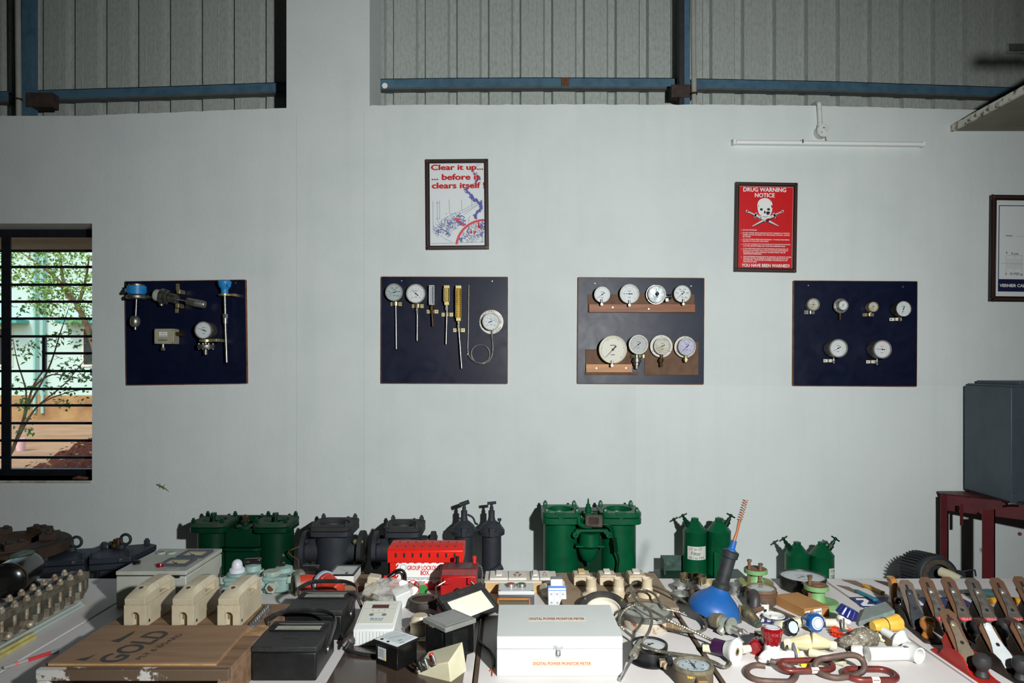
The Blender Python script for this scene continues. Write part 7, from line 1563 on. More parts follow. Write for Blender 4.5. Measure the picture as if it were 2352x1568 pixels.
hose_pts = [(1473, 1470, .05), (1480, 1466, .06), (1492, 1446, .075), (1497, 1422, .085), (1490, 1400, .095), (1472, 1389, .10), (1452, 1390, .095), (1433, 1402, .08), (1423, 1420, .06), (1425, 1436, .045), (1440, 1452, .03), (1462, 1468, .03), (1483, 1484, .062), (1515, 1495, .062), (1560, 1502, .02), (1605, 1508, .012), (1640, 1520, .016), (1662, 1531, .012), (1676, 1526, .010), (1675, 1505, .012), (1656, 1483, .02), (1620, 1463, .03), (1578, 1443, .05), (1540, 1426, .075), (1508, 1408, .085), (1480, 1392, .085), (1459, 1374, .075), (1450, 1358, .07), (1450, 1344, .065), (1464, 1338, .06), (1490, 1342, .06), (1525, 1354, .06), (1560, 1374, .055), (1594, 1398, .045), (1616, 1420, .03), (1622, 1437, .02), (1614, 1448, .014), (1590, 1451, .012), (1563, 1447, .016)]
def ribbed(pts, r0, par, nm):
    pp = crom(pts, 14); out = [pp[0]]; acc = 0; step = .0032
    for a, b_ in zip(pp, pp[1:]):
        L = (b_ - a).length; acc += L
        if acc >= step: out.append(b_); acc = 0
    m = MB(); m.tube(out, [r0 * (1.0 if i % 2 else .80) for i in range(len(out))], n=8); return obj(nm, m, HOSE, par, smooth=20)
ribbed([g(*p) for p in hose_pts], .0052, o, 'armoured_hose')
ribbed([g(*p) for p in [(1462, 1372, .078), (1456, 1362, .075), (1462, 1354, .07), (1482, 1355, .066), (1503, 1364, .064), (1514, 1380, .06), (1522, 1396, .056), (1545, 1402, .05), (1572, 1408, .04)]], .005, o, 'armoured_hose')
a, b_ = g(1574, 1408.5, .04), g(1577, 1413, .034); m = MB(); m.cyl(g(1560, 1406, .044), b_, .0062, .0045, n=12); obj('hose_end', m, DSTEEL, o)
p0, p1, p2, p3 = g(1473, 1471, .05), g(1455, 1505, .04), g(1447, 1520, .03), g(1424, 1562, .006)
u = (p1 - p0).normalized(); L = (p1 - p0).length
m = MB(); m.lathe([(.0075, 0), (.009, L * .2), (.009, L * .45), (.0125, L * .46), (.0125, L * .6), (.0105, L * .61), (.0105, L * .78), (.013, L * .79), (.013, L)], p0, u, 8); obj('probe_fitting', m, M('fitting_steel', (176, 170, 155), .35, .8), o)
m = MB(); m.tube([p1, p2, p3], [.0055, .0045, .0045], n=10); obj('probe', m, STEEL, o)
# lying gauges
def table_gauge(label, px, py, rpx, h, dial, case, bez, ptr, rz=0, rim=.1, union=None, flange=None, nums=None, tilt=0):
    o, k = thg('pressure_gauge', label, 'gauge', px, py); r = rpx * k; o.location.y += r; o.location.z += h
    o.rotation_euler = (R(-90 + tilt), 0, 0)
    mk_gauge(o, r, h, case, bez, dial, ptr, rim=rim, nums=nums)
    return o, r, k
o, r, k = table_gauge('black cased gauge with a brass union lying in front of the steel hose', 1500, 1532, 43, .048, DIAL, BLACK, BLACK, 215)
m = MB(); m.lathe([(r * 1.18, 0), (r * 1.2, .002), (r * 1.2, .005), (r, .006)], (.003, .048, -.006), (0, -1, 0), 40); obj('rear_flange', m, BLACK, o)
m = MB(); m.at((.026, .030, -r * .98)); m.box(-.009, .009, -.009, .009, -.022, .0); m.at(); m.lathe([(.007, 0), (.007, .012), (.010, .012), (.010, .022), (.006, .023), (.006, .026)], (.028, .030, -r - .018), (.25, 0, -1), 14); obj('brass_union', m, M('dirty_union', (190, 176, 150), .4, .4, c2=(130, 100, 70), scale=80), o, bev=.001)
o, r, k = table_gauge('rusty gauge with yellow paint flecks and pale blue dial at the bottom edge', 1605, 1587, 47, .050, M('pale_blue_dial', (186, 200, 206), .5, c2=(170, 184, 190), scale=20), M('yellow_flecked_rust', (92, 80, 62), .7, c2=(204, 172, 40), scale=34, lo=.64, hi=.68), M('grimy_bezel', (112, 104, 84), .6, c2=(84, 76, 60), scale=40), 95, rim=.16, nums=['0', '2', '4', '6', '8', '10'])
m = MB(); m.box(-.008, .020, .012, .040, -r - .022, -r + .006); obj('stem_block', m, M('tan_brass', (126, 102, 72), .55, .3), o, bev=.002)
o, r, k = table_gauge('large black rimmed gauge with a white dial in front of the short green filter', 1866, 1369, 53, .052, M('pale_dial', (198, 206, 208), .5), BLACK, BLACK, 30, rim=.08)
m = MB(); m.lathe([(.012, 0), (.012, .014), (.008, .016), (.008, .024)], (-.03, .030, -r), (-.2, 0, -1), 8); obj('brass_stem', m, BRASS, o)
o, r, k = table_gauge('small round brown rimmed gauge beside the cardboard box', 1761, 1396, 34, .058, M('clouded_dial', (196, 202, 194), .4, c2=(178, 184, 174), scale=20), M('dark_grey_case', (72, 68, 64), .6, c2=(94, 70, 54), scale=24), M('brown_rim', (110, 88, 70), .6, c2=(90, 74, 60), scale=40), None, rim=.1)
m = MB(); m.lathe([(r * 1.04, 0), (r * 1.06, .010), (r, .012)], (0, .022, 0), (0, -1, 0), 40); obj('rust_band', m, RUST, o)
# elbow pipe with white ring
o, k = thg('pipe_elbow', 'grey plastic elbow with a white ring beside the small round gauge', 'pipe fitting', 1737, 1408)
m = MB(); m.tube(crom([(-.006, 0, .014), (-.004, .004, .03), (.0, .012, .048), (.004, .03, .056), (.004, .045, .056)], 5), .0185, n=16); obj('elbow', m, M('dark_grey_pvc', (58, 54, 56), .5), o)
m = MB(); m.ring((-.008, -.004, .006), (.1, -.25, 1), .026, .017, .009, 24); obj('white_ring', m, PLT, o)
o, k = thg('pipe_clip', 'small white open pipe clip beside the cardboard box', 'pipe clip', 1757, 1410)
m = MB(); m.box(-.014, .016, .0, .003, .0, .034); m.box(-.014, -.011, 0, .02, 0, .034); m.box(.013, .016, 0, .02, .0, .034); b = obj('clip', m, PLT, o, bev=.001); m = MB(); m.box(-.005, .006, -.0006, .001, .006, .018); obj('slot', m, INK, b)
# plunger
PBL = M('blue_plastic', (24, 82, 148), .45, c2=(38, 88, 146), scale=10, coat=.1)
o, k = thg('drain_plunger', 'blue bell drain plunger with a black handle and a copper spring', 'plunger', 1654, 1450); o.location.y += .085
o.rotation_euler = (R(-2), R(17), 0); o.location.z += .028
m = MB(); m.lathe([(.080, .004), (.087, .0), (.0915, .014), (.089, .030), (.080, .046), (.062, .064), (.044, .078), (.035, .088), (.030, .097), (0, .097)], n=44); m.lathe([(.080, .004), (.076, .03), (.0, .05)], n=44); obj('bell', m, PBL, o)
m = MB(); m.lathe([(.031, .094), (.031, .112), (.027, .116), (.0235, .12), (.0235, .205), (.028, .208), (.029, .228), (.024, .232), (0, .232)], n=28); obj('handle', m, M('black_rubber_grip', (32, 34, 36), .5, c2=(44, 46, 48), scale=30), o)
m = MB(); m.lathe([(.016, .228), (.016, .236), (.011, .240), (.010, .268), (.0, .27)], n=20); obj('blue_collar', m, PBL, o)
COP = M('copper_wire', (168, 104, 70), .4, .5)
m = MB(); m.tube([(0, 0, .265), (.001, 0, .30), (-.002, 0, .345)], [.0062, .0042, .0055], n=10); pts = [(-.002 + .0085 * math.cos(t * 2 * PI), .0085 * math.sin(t * 2 * PI), .340 + t * .0088) for t in [i / 12 for i in range(12 * 9)]]; obj('rod', m, COP, o)
m = MB(); m.tube(pts, .0013, n=6); obj('spring', m, COP, o)
m = MB(); m.tube(crom([(.02, -.028, .0965), (.05, -.05, .079), (.062, -.064, .056), (.064, -.067, .02)], 6), .0006, n=5); obj('mould_seam', m, M('seam_brown', (110, 90, 80), .6), o)
# pipe clamps
GAL = M('galvanised_clamp', (158, 160, 156), .4, .8, c2=(130, 130, 124), scale=60)
DBR = M('dirty_brass_clamp', (124, 112, 84), .5, .5, c2=(86, 74, 56), scale=60)
def clamp(label, px, py, r, wd, mat, rz=0, gap=50, ears=.012, lift=0, tilt=(0, 0)):
    o, k = thg('pipe_clamp', label, 'pipe clamp', px, py); o.location.y += r; o.location.z += lift; o.rotation_euler = (tilt[0], tilt[1], rz)
    m = MB(); n = 26; a0 = R(-90 + gap / 2); a1 = R(270 - gap / 2); t = .0022; vs = []; prof_ = []
    arc = [(math.cos(a0 + (a1 - a0) * i / n), math.sin(a0 + (a1 - a0) * i / n)) for i in range(n + 1)]
    e0 = (arc[0][0] * r, arc[0][1] * r - ears); e1 = (arc[-1][0] * r, arc[-1][1] * r - ears)
    outer = [e0] + [(c * r, s * r) for c, s in arc] + [e1]; inner = [(e0[0] - t, e0[1])] + [(c * (r - t), s * (r - t)) for c, s in arc] + [(e1[0] + t, e1[1])]
    m.prism(outer + list(reversed(inner)), 0, wd); obj('band', m, mat, o, smooth=30)
    m = MB(); m.cyl((e0[0] + .006, -r - ears * .4 + .002, wd * .5), (e1[0] - .008, -r - ears * .4 + .002, wd * .5), .0022, n=8); m.lathe([(.005, 0), (.005, .004)], (e0[0] + .0005, -r - ears * .4 + .002, wd * .5), (1, 0, 0), 6); obj('clamp_bolt', m, DSTEEL, o)
    return o
clamp('galvanised pipe clamp lying lowest of the heap left of the plunger', 1571, 1384, .040, .022, GAL, R(60), 70)
clamp('galvanised pipe clamp standing in the middle of the heap left of the plunger', 1574, 1363, .042, .024, GAL, R(-15), 60)
clamp('dirty brass pipe clamp on top of the heap left of the plunger', 1580, 1352, .026, .026, DBR, R(10), 60, lift=.026)
clamp('brown two piece clamp behind the heap left of the plunger', 1610, 1345, .030, .028, DBR, R(-70), 70, lift=.006)
clamp('galvanised pipe clamp standing behind the plunger handle', 1694, 1368, .030, .036, GAL, R(20), 46)
clamp('small galvanised clamp behind the left rim of the plunger', 1668, 1372, .022, .03, GAL, R(-40), 60)
o, k = thg('brass_strap', 'flat bent brass strap behind the plunger handle', 'strap', 1633, 1347)
m = MB(); m.prism([(-.04, .0), (-.036, .022), (-.012, .030), (.01, .026), (.034, .002), (.032, 0), (.008, .023), (-.012, .027), (-.033, .02), (-.037, 0)], 0, .022); obj('strap', m, BRASS, o)
o, k = thg('wooden_disc', 'brown wooden disc leaning behind the plunger', 'disc', 1611, 1390); o.location.y += .02
m = MB(); m.lathe([(.032, 0), (.032, .03), (0, .03)], (0, .03, .012), (0.1, .2, .97), 28); obj('disc', m, HARDB, o)
o, k = thg('ribbed_knob', 'black ribbed ring beside the heap of pipe clamps', 'ring', 1592, 1372)
m = MB(); m.ring((0, .01, .014), (.2, -.9, .2), .02, .012, .016, 24); obj('ring', m, BLACKM, o)
# green couplings
PGRN = M('pale_green_paint', (116, 160, 104), .55, c2=(98, 136, 88), scale=20, bump=.08)
OLV = M('rusted_olive_paint', (132, 140, 84), .65, c2=(120, 92, 60), scale=22, lo=.5, hi=.7)
BROWNF = M('brown_face_rust', (118, 86, 64), .7, c2=(98, 72, 54), scale=20)
o, k = thg('flange_coupling', 'pale green flange coupling with two tall bolts behind the plunger', 'coupling', 1750, 1361); r = 40 * k; o.location.y += r
m = MB(); m.lathe([(r, 0), (r, .022), (r * .97, .025), (0, .025)], n=40); obj('base_flange', m, OLV, o)
m = MB(); m.lathe([(.034, .025), (.027, .04), (.026, .062)], n=28); obj('neck', m, PGRN, o)
m = MB(); m.lathe([(.046, 0), (.046, .014), (.044, .016), (0, .016)], (.0, 0, .060), n=36); tf = obj('top_flange', m, PGRN, o); m = MB(); m.lathe([(.043, 0), (.043, .001), (0, .001)], (0, 0, .076), n=36); obj('rusty_face', m, BROWNF, tf)
for x, y, h in ((-.034, -.012, .112), (.004, -.032, .102)):
    m = MB(); m.cyl((x, y, .02), (x + .004, y, h), .0062, n=12); b = obj('long_bolt', m, BROWNF, o); m = MB(); m.lathe([(.010, 0), (.010, .008)], (x + .004, y, h - .004), n=6); m.lathe([(.010, 0), (.010, .008)], (x + .001, y, .026), n=6); obj('bolt_head', m, DBR, b)
o, k = thg('flange_coupling', 'pale green flange coupling with one bolt behind the cardboard box', 'coupling', 1897, 1404); r = 36 * k; o.location.y += r
m = MB(); m.lathe([(r, 0), (r, .018), (r * .97, .020), (0, .020)], (.012, .0, 0), n=40); obj('base_flange', m, PGRN, o)
m = MB(); m.lathe([(.034, .02), (.026, .04), (.025, .066)], (-.006, 0, 0), n=28); obj('neck', m, PGRN, o)
m = MB(); m.lathe([(.044, 0), (.044, .014), (.042, .016), (0, .016)], (-.010, 0, .064), n=36); tf = obj('top_flange', m, PGRN, o); m = MB(); m.lathe([(.041, 0), (.041, .001), (0, .001)], (-.010, 0, .080), n=36); m.ring((-.006, 0, .081), (0, 0, 1), .024, .018, .003, 28); obj('rusty_face', m, BROWNF, tf)
m = MB(); m.cyl((-.036, -.002, .03), (-.034, 0, .112), .0065, n=12); b = obj('long_bolt', m, BROWNF, o); m = MB(); m.lathe([(.0105, 0), (.0105, .008)], (-.034, 0, .107), n=6); obj('bolt_head', m, DBR, b)
# cardboard box
Lq, Fq, Rq = T(1778, 1387), T(1848, 1421), T(1905, 1414); Bq = Lq + Rq - Fq; cen = (Lq + Fq + Rq + Bq) / 4
CARD = M('brown_cardboard', (168, 122, 72), .75, c2=(158, 112, 66), scale=10)
o = thing('cardboard_box', 'small brown cardboard box with two white barcode stickers', 'box', cen); h = .036
hexq('carton', [Lq, Fq, Rq, Bq], 0, h, CARD, o, bev=.001)
u = (Rq - Fq).normalized(); nf = Vector((u.y, -u.x, 0)); rz = math.atan2(u.y, u.x); L = (Rq - Fq).length
for a0, a1, z0, z1, tl_ in ((.03, .22, .0, .026, .15), (.36, .68, .009, .031, .03)):
    c = Fq - cen + u * L * (a0 + a1) / 2; m = MB(); m.at((c.x + nf.x * .0006, c.y + nf.y * .0006, (z0 + z1) / 2), (0, tl_ * -1, rz)); m.cb(0, 0, 0, L * (a1 - a0), .0004, z1 - z0); st = obj('sticker', m, WHITEINK, o)
    m = MB(); m.at((c.x + nf.x * .0010, c.y + nf.y * .0010, (z0 + z1) / 2), (0, -tl_, rz))
    r_ = random.Random(2)
    for i in range(16): m.cb(L * (a1 - a0) * (-.42 + .84 * i / 15), 0, 0, L * (a1 - a0) * r_.uniform(.015, .04), .0003, .008 if a0 > .1 else .003)
    obj('barcode', m, INK, st)
m = MB(); c = (Fq - cen) + u * L * .5; e = (Bq + Lq) / 2 - cen; m.at(); a = Fq - cen + nf * 0; m.tube([(a.x + u.x * L * .02, a.y + u.y * L * .02, h - .004), (a.x + u.x * L * .98, a.y + u.y * L * .98, h - .004)], .0006, n=5); obj('flap_line', m, BRONZE, o)
# wood sliver
a, b_ = T(1768, 1398), T(1838, 1428); o = thing('wood_strip', 'thin weathered wood strip lying against the cardboard box', 'wood strip', (a + b_) / 2, (0, 0, math.atan2(b_.y - a.y, b_.x - a.x)))
m = MB(); m.cb(0, 0, .005, (b_ - a).length, .012, .010); obj('strip', m, M('weathered_wood', (112, 100, 78), .9, c2=(70, 62, 50), scale=60), o)
# navy stickers on the table
NVS = M('navy_sticker', (44, 44, 104), .5)
def sticker(label, q, marks):
    c = sum(q, Vector()) / 4; o = thing('sticker', label, 'sticker', c)
    hexq('film', q, 0, .0006, NVS, o)
    for poly in marks:
        m = MB(); m.prism([((q[0] + (q[1] - q[0]) * a + (q[3] - q[0]) * b2 - c).x, (q[0] + (q[1] - q[0]) * a + (q[3] - q[0]) * b2 - c).y) for a, b2 in poly], .0006, .0009); obj('letter', m, WHITEINK, o, smooth=0)
sticker('navy sticker with white strokes under the white rosette', [T(1742, 1432), T(1820, 1431), T(1806, 1414), T(1750, 1414)], [[(.05, .2), (.14, .2), (.10, .85), (.03, .85)], [(.24, .2), (.34, .2), (.26, .85), (.18, .85)], [(.72, .2), (.82, .2), (.88, .5), (.80, .5)], [(.88, .2), (.96, .2), (.96, .6), (.9, .6)]])
sticker('navy sticker with white letters lying under the planes behind the saw blades', [T(1976, 1394), T(2250, 1394), T(2205, 1371), T(1952, 1371)], [[(.03, .12), (.14, .12), (.14, .25), (.08, .28), (.13, .6), (.12, .85), (.04, .88), (.03, .7), (.09, .7), (.08, .55), (.03, .3)], [(.36, .15), (.42, .15), (.44, .8), (.37, .8)], [(.50, .15), (.56, .15), (.57, .8), (.51, .8)], [(.66, .15), (.72, .15), (.73, .8), (.67, .8)], [(.8, .15), (.86, .15), (.87, .8), (.81, .8)]])
# white rosette
WPV = M('white_pvc', (216, 217, 212), .3, c2=(210, 211, 205), scale=10, coat=.2)
CPV = M('cream_pvc', (208, 203, 176), .35, c2=(198, 192, 162), scale=10)
o, k = thg('ceiling_rose', 'white round plastic rosette lying in front of the cardboard box', 'rosette', 1786, 1433); o.location.y += .033
m = MB(); m.lathe([(.012, 0), (.018, .006), (.026, .010), (.034, .016), (.0375, .018), (.036, .020), (.026, .014), (.013, .012), (.012, .018), (.009, .019), (.0, .015)], n=36); obj('rosette', m, WPV, o)
# taps and fittings
BRV = M('oxidised_brass', (92, 82, 62), .55, .5, c2=(70, 104, 92), scale=36, lo=.5, hi=.66, bump=.2)
o, k = thg('brass_valve', 'oxidised brass valve with a dark T bar beside the plunger', 'valve', 1728, 1440); o.location.y += .02
m = MB(); m.tube(crom([(-.014, .03, .050), (-.006, .015, .042), (.006, 0, .028), (.014, -.012, .016)], 4), [.016] * 4 + [.0185] * 4 + [.017] * 5, n=14); m.sphere((-.004, .014, .036), .022, 16, 10); m.lathe([(.016, 0), (.016, .014), (.013, .016), (.013, .024), (.011, .024)], (.012, -.010, .018), (.3, -.75, -.35), 6); b = obj('body', m, BRV, o)
m = MB(); m.cyl((.006, .012, .044), (.044, .016, .058), .006); m.cyl((.010, .006, .042), (.052, .018, .052), .0066, n=12); obj('t_bar', m, IRON, o)
m = MB(); m.tube([(-.028, .022, .062), (-.034, .008, .032), (-.038, -.004, .010)], [.007, .008, .009], n=10, flat=(.7, 1.2)); obj('lever', m, M('yellowed_brass_lever', (110, 100, 60), .5, .4, c2=(96, 66, 48), scale=40), o)
o, k = thg('brass_cock', 'small dark brass cock with a thin wire behind the red tap', 'valve', 1745, 1470); o.location.y += .01
m = MB(); m.lathe([(.012, 0), (.012, .02), (.009, .024), (.009, .036)], (-.012, .006, .014), (1, -.35, .05), 8); m.box(.004, .022, -.012, .006, .002, .026); obj('body', m, DBR, o, bev=.002)
m = MB(); m.tube(crom([(-.03, .02, .014), (-.04, .035, .02), (-.05, .05, .012), (-.06, .06, .002)], 4), .0014); obj('wire', m, RUST, o)
# galvanised hose fitting
GFT = M('zinc_fitting', (176, 182, 172), .4, .5, c2=(140, 146, 130), scale=40)
a, b_ = T(1638, 1446), T(1722, 1480); o = thing('pipe_nipple', 'zinc pipe fitting with a threaded bolt end in front of the plunger', 'pipe fitting', (a + b_) / 2); u = (b_ - a); L = u.length; u.normalize()
z = .026; s0 = -u * L / 2 + Vector((0, 0, z + .012))
m = MB(); m.lathe([(0, 0), (.025, 0), (.026, .004), (.026, .036), (.023, .040), (0, .04)], s0, u, 26); obj('knurled_cap', m, M('lichen_steel', (126, 120, 100), .6, .4, c2=(104, 98, 82), scale=60, stretch=(1, 1, .1)), o)
m = MB(); m.lathe([(.019, .036), (.020, .055), (.017, .062), (.018, .072), (.027, .073), (.027, .078), (.016, .080)], s0, u, 26); m.cyl(s0 + u * .052 + Vector((0, 0, -.005)), s0 + u * .05 + Vector((-.022, -.014, -.026)), .013, n=16); obj('tee_body', m, GFT, o)
m = MB(); m.lathe([(.0125, .076)] + [(.0118 if i % 2 else .0128, .08 + i * .0022) for i in range(14)] + [(.0118, .114), (.008, .114), (.008, .108), (0, .108)], s0 - Vector((0, 0, .004)), (u + Vector((0, 0, -.06))).normalized(), 20); obj('threaded_end', m, STEEL, o)
# purple and white bib cock
PUR = M('purple_plastic', (54, 22, 58), .35, c2=(44, 18, 48), scale=20)
o, k = thg('bib_cock', 'white plastic tap with a dark purple sleeve in front of the zinc fitting', 'tap', 1700, 1530); o.location.y += .03
m = MB(); m.lathe([(0, 0), (.022, 0), (.024, .004), (.024, .05), (.02, .052)], (-.058, .05, .030), (.78, -.62, -.02), 28); obj('sleeve', m, PUR, o)
m = MB(); m.lathe([(.0, .045), (.024, .045), (.027, .052), (.033, .064), (.039, .072), (.040, .077), (.036, .081), (.012, .081), (.011, .074), (0, .074)], (-.058, .05, .032), (.70, -.70, .02), 36); fl = obj('face_disc', m, WPV, o)
ax2 = Vector((.70, -.70, .02)).normalized(); c2 = Vector((-.058, .05, .032)) + ax2 * .081
m = MB(); m.ring(c2 - ax2 * .002, ax2, .011, .0075, .003, 24); obj('brass_insert', m, BRASS, fl); m = MB(); m.cyl(c2 - ax2 * .004, c2 - ax2 * .001, .0076, n=20); obj('bore', m, INK, fl)
m = MB(); m.cyl((.02, .018, .030), (.048, .024, .032), .013, .011, n=14); obj('spout_stub', m, CPV, o)
m = MB(); m.cyl((-.052, .042, .022), (-.088, .055, .02), .012); obj('inlet_stub', m, CPV, o)
def knob(m, c, ax, r0, r1, h, lobes=8, depth=.10, n=64):
    """fluted tap knob"""
    q = Vector(ax).normalized().to_track_quat('Z', 'Y').to_matrix(); c = Vector(c); vs = []; fs = []
    prof_ = [(r0 * .9, 0), (r0, h * .08), ((r0 + r1) / 2, h * .5), (r1, h * .86), (r1 * .94, h * .97), (r1 * .86, h)]
    for r, z in prof_:
        for i in range(n):
            a = 2 * PI * i / n; f = 1 - depth * (0.5 + 0.5 * math.cos(a * lobes)) ** 2
            vs.append(c + q @ Vector((r * f * math.cos(a), r * f * math.sin(a), z)))
    for k_ in range(len(prof_) - 1):
        for i in range(n): j = (i + 1) % n; fs.append((k_ * n + i, k_ * n + j, (k_ + 1) * n + j, (k_ + 1) * n + i))
    fs.append(tuple(reversed(range(n)))); fs.append(tuple(range((len(prof_) - 1) * n, len(prof_) * n)))
    m.add(vs, fs); return c + q @ Vector((0, 0, h))
RKN = M('clear_red_knob', (140, 8, 18), .12, c2=(96, 4, 10), scale=40, coat=.8)
BLK = M('clear_blue_knob', (20, 84, 150), .12, c2=(16, 60, 120), scale=30, coat=.8)
NVK = M('navy_knob', (26, 36, 104), .3, c2=(22, 30, 90), scale=20, coat=.2)
# red tap
o, k = thg('water_tap', 'white plastic tap with a bright red fluted knob at the front', 'tap', 1780, 1525); o.location.y += .022
m = MB(); m.lathe([(.016, .012), (.0225, .016), (.0225, .05), (.0215, .054)], n=26); m.cyl((.0, 0, .022), (.060, -.004, .018), .0125, n=18); m.cyl((.042, -.002, .02), (.062, -.004, .018), .0145, n=18); m.tube(crom([(0, 0, .022), (-.02, -.008, .02), (-.034, -.014, .008), (-.038, -.016, .002)], 4), [.018] * 4 + [.016] * 5 + [.012] * 4, n=16); b = obj('body', m, WPV, o)
m = MB(); e = knob(m, (0, 0, .050), (0, .04, 1), .0235, .0325, .052, 8, .10); kn = obj('knob', m, RKN, o)
m = MB(); m.lathe([(.0225, 0), (.022, .0016), (0, .0018)], e, (0, .04, 1), 28); cp = obj('cap', m, M('knob_cap_white', (216, 218, 220), .35), kn); m = MB(); m.ring(e + Vector((0, 0, .0018)), (0, .04, 1), .021, .0185, .0006, 28); obj('cap_ring', m, M('cap_ring_blue', (120, 126, 160), .5), cp)
m = MB(); m.lathe([(.014, 0), (.034, .002), (.035, .005), (.014, .008)], (.066, -.004, .022), (1, -.1, .1), 32); obj('wall_rosette', m, M('grey_white_pvc', (206, 206, 200), .35), o)
m = MB(); m.ring((.074, -.005, .022), (1, -.1, .1), .016, .010, .006, 24); obj('yellow_washer', m, M('yellow_washer', (236, 214, 40), .4), o)
m = MB(); m.cyl((.078, -.006, .022), (.092, -.007, .024), .0105); obj('pipe_tail', m, WPV, o)
o, k = thg('yellow_tape_scrap', 'scrap of yellow thread tape beside the white tap', 'tape', 1848, 1530)
m = MB(); crumple(m, (0, 0, .009), .014, .010, .009, 3, 10, 6, .35); obj('tape', m, M('yellow_tape', (232, 208, 30), .5), o, smooth=0)
# dark red knob behind
o, k = thg('tap_knob', 'dark red fluted knob lying behind the red topped tap', 'tap knob', 1757, 1504); o.location.y += .015
m = MB(); knob(m, (-.006, .02, .026), (-.5, -.8, -.08), .022, .026, .045, 8, .10); obj('knob', m, RKN, o)
# black knob tap
o, k = thg('tap_knob', 'black fluted tap knob with a grey label disc behind the cream cap', 'tap knob', 1826, 1468); o.location.y += .022
ax = Vector((.38, -.86, .30)).normalized(); m = MB(); e = knob(m, Vector((-.012, .028, .022)), ax, .020, .0285, .036, 7, .14); kn = obj('knob', m, BLACK, o)
m = MB(); m.lathe([(.0195, 0), (.019, .0015), (0, .0017)], e, ax, 28); obj('label_disc', m, M('pale_label_disc', (196, 208, 216), .35, c2=(176, 190, 200), scale=60), kn)
m = MB(); m.lathe([(.016, 0), (.018, .03), (.016, .034)], (-.030, .050, .018), ax, 20); obj('stem', m, CPV, o)
# blue knob tap with white arm
o, k = thg('water_tap', 'white tap arm with a translucent blue fluted knob facing the viewer', 'tap', 1884, 1461); o.location.y += .03
ax = Vector((.22, -.9, .12)).normalized(); m = MB(); e = knob(m, Vector((-.012, .028, .032)), ax, .029, .032, .042, 8, .09); kn = obj('knob', m, BLK, o)
m = MB(); m.lathe([(.0215, 0), (.0215, .003), (.019, .004), (0, .0042)], e, ax, 30); cp = obj('cap', m, M('knob_cap_white', (0, 0, 0)), kn); m = MB(); m.ring(e + ax * .0042, ax, .0175, .0155, .0005, 28); obj('cap_ring', m, M('cap_ring_blue', (0, 0, 0)), cp)
a, b_ = T(1822, 1443) - o.location, T(1872, 1436) - o.location; m = MB(); m.cyl(a + Vector((0, 0, .018)), b_ + Vector((0, .0, .024)), .017, n=6); m.lathe([(.02, 0), (.021, .012), (.016, .03)], (-.012, .04, .022), (0, -.5, .8), 20); obj('arm', m, CPV, o)
o, k = thg('split_pin', 'small bent steel plate standing below the blue knob', 'metal plate', 1868, 1474)
m = MB(); m.at((0, .006, .016), (R(-20), R(30), R(40))); m.cb(0, 0, 0, .016, .0012, .034); m.cb(.006, .006, -.002, .014, .0012, .03); obj('plate', m, DSTEEL, o)
# navy knob tap
o, k = thg('water_tap', 'white tap standing on its spout with a dark navy fluted knob', 'tap', 1936, 1452); o.location.y += .018
ax = Vector((.46, .02, .88)).normalized()
m = MB(); m.lathe([(.0, -.004), (.0155, -.004), (.0165, .0), (.0165, .022), (.019, .024), (.024, .030), (.025, .044), (.022, .050)], (-.006, -.006, .008), ax, 28); b = obj('body', m, WPV, o)
m = MB(); knob(m, Vector((-.006, -.006, .008)) + ax * .046, ax, .036, .031, .034, 8, .12); obj('knob', m, NVK, o)
m = MB(); m.cyl((-.012, .0, .026), (-.045, .012, .022), .0135, n=16); m.lathe([(.011, 0), (.011, .012)], (.004, -.02, .012), (.3, -1, -.2), 14); obj('side_branch', m, CPV, o)
# cream caps
for lab, px, py, axx, r0, r1, L in (('large cream plastic cap lying behind the white rosette of the red tap', 1845, 1506, (.75, -.2, .10), .015, .028, .062), ('cream faceted plastic cap pointing right, behind the upright chain link', 1897, 1506, (-.78, .25, .08), .013, .027, .056)):
    o, k = thg('plastic_bung', lab, 'plastic bung', px, py); o.location.y += .028; ax = Vector(axx).normalized()
    m = MB(); knob(m, -ax * L * .45 + Vector((0, 0, .030)), ax, r0, r1, L, 6, .06, 48); obj('cap', m, M('cream_cap', (206, 197, 156), .4, c2=(196, 186, 144), scale=10), o)
    m = MB(); m.lathe([(r0 * 1.0, 0), (r0 * 1.2, .01), (r0 * 1.1, .02)], -ax * L * .75 + Vector((0, 0, .028)), ax, 20); obj('neck', m, CPV, o)
o, k = thg('pipe_fitting', 'cream plastic tee fitting lying behind the upright chain link', 'pipe fitting', 1926, 1528); o.location.y += .012
m = MB(); m.cyl((-.06, .05, .014), (.0, .005, .014), .013, n=16); m.lathe([(.013, 0), (.014, .02), (.012, .026), (.010, .04)], (-.01, .01, .014), (.55, -.75, -.05), 16); m.cyl((-.0, .01, .014), (.06, .04, .012), .009, n=14); obj('tee', m, CPV, o)
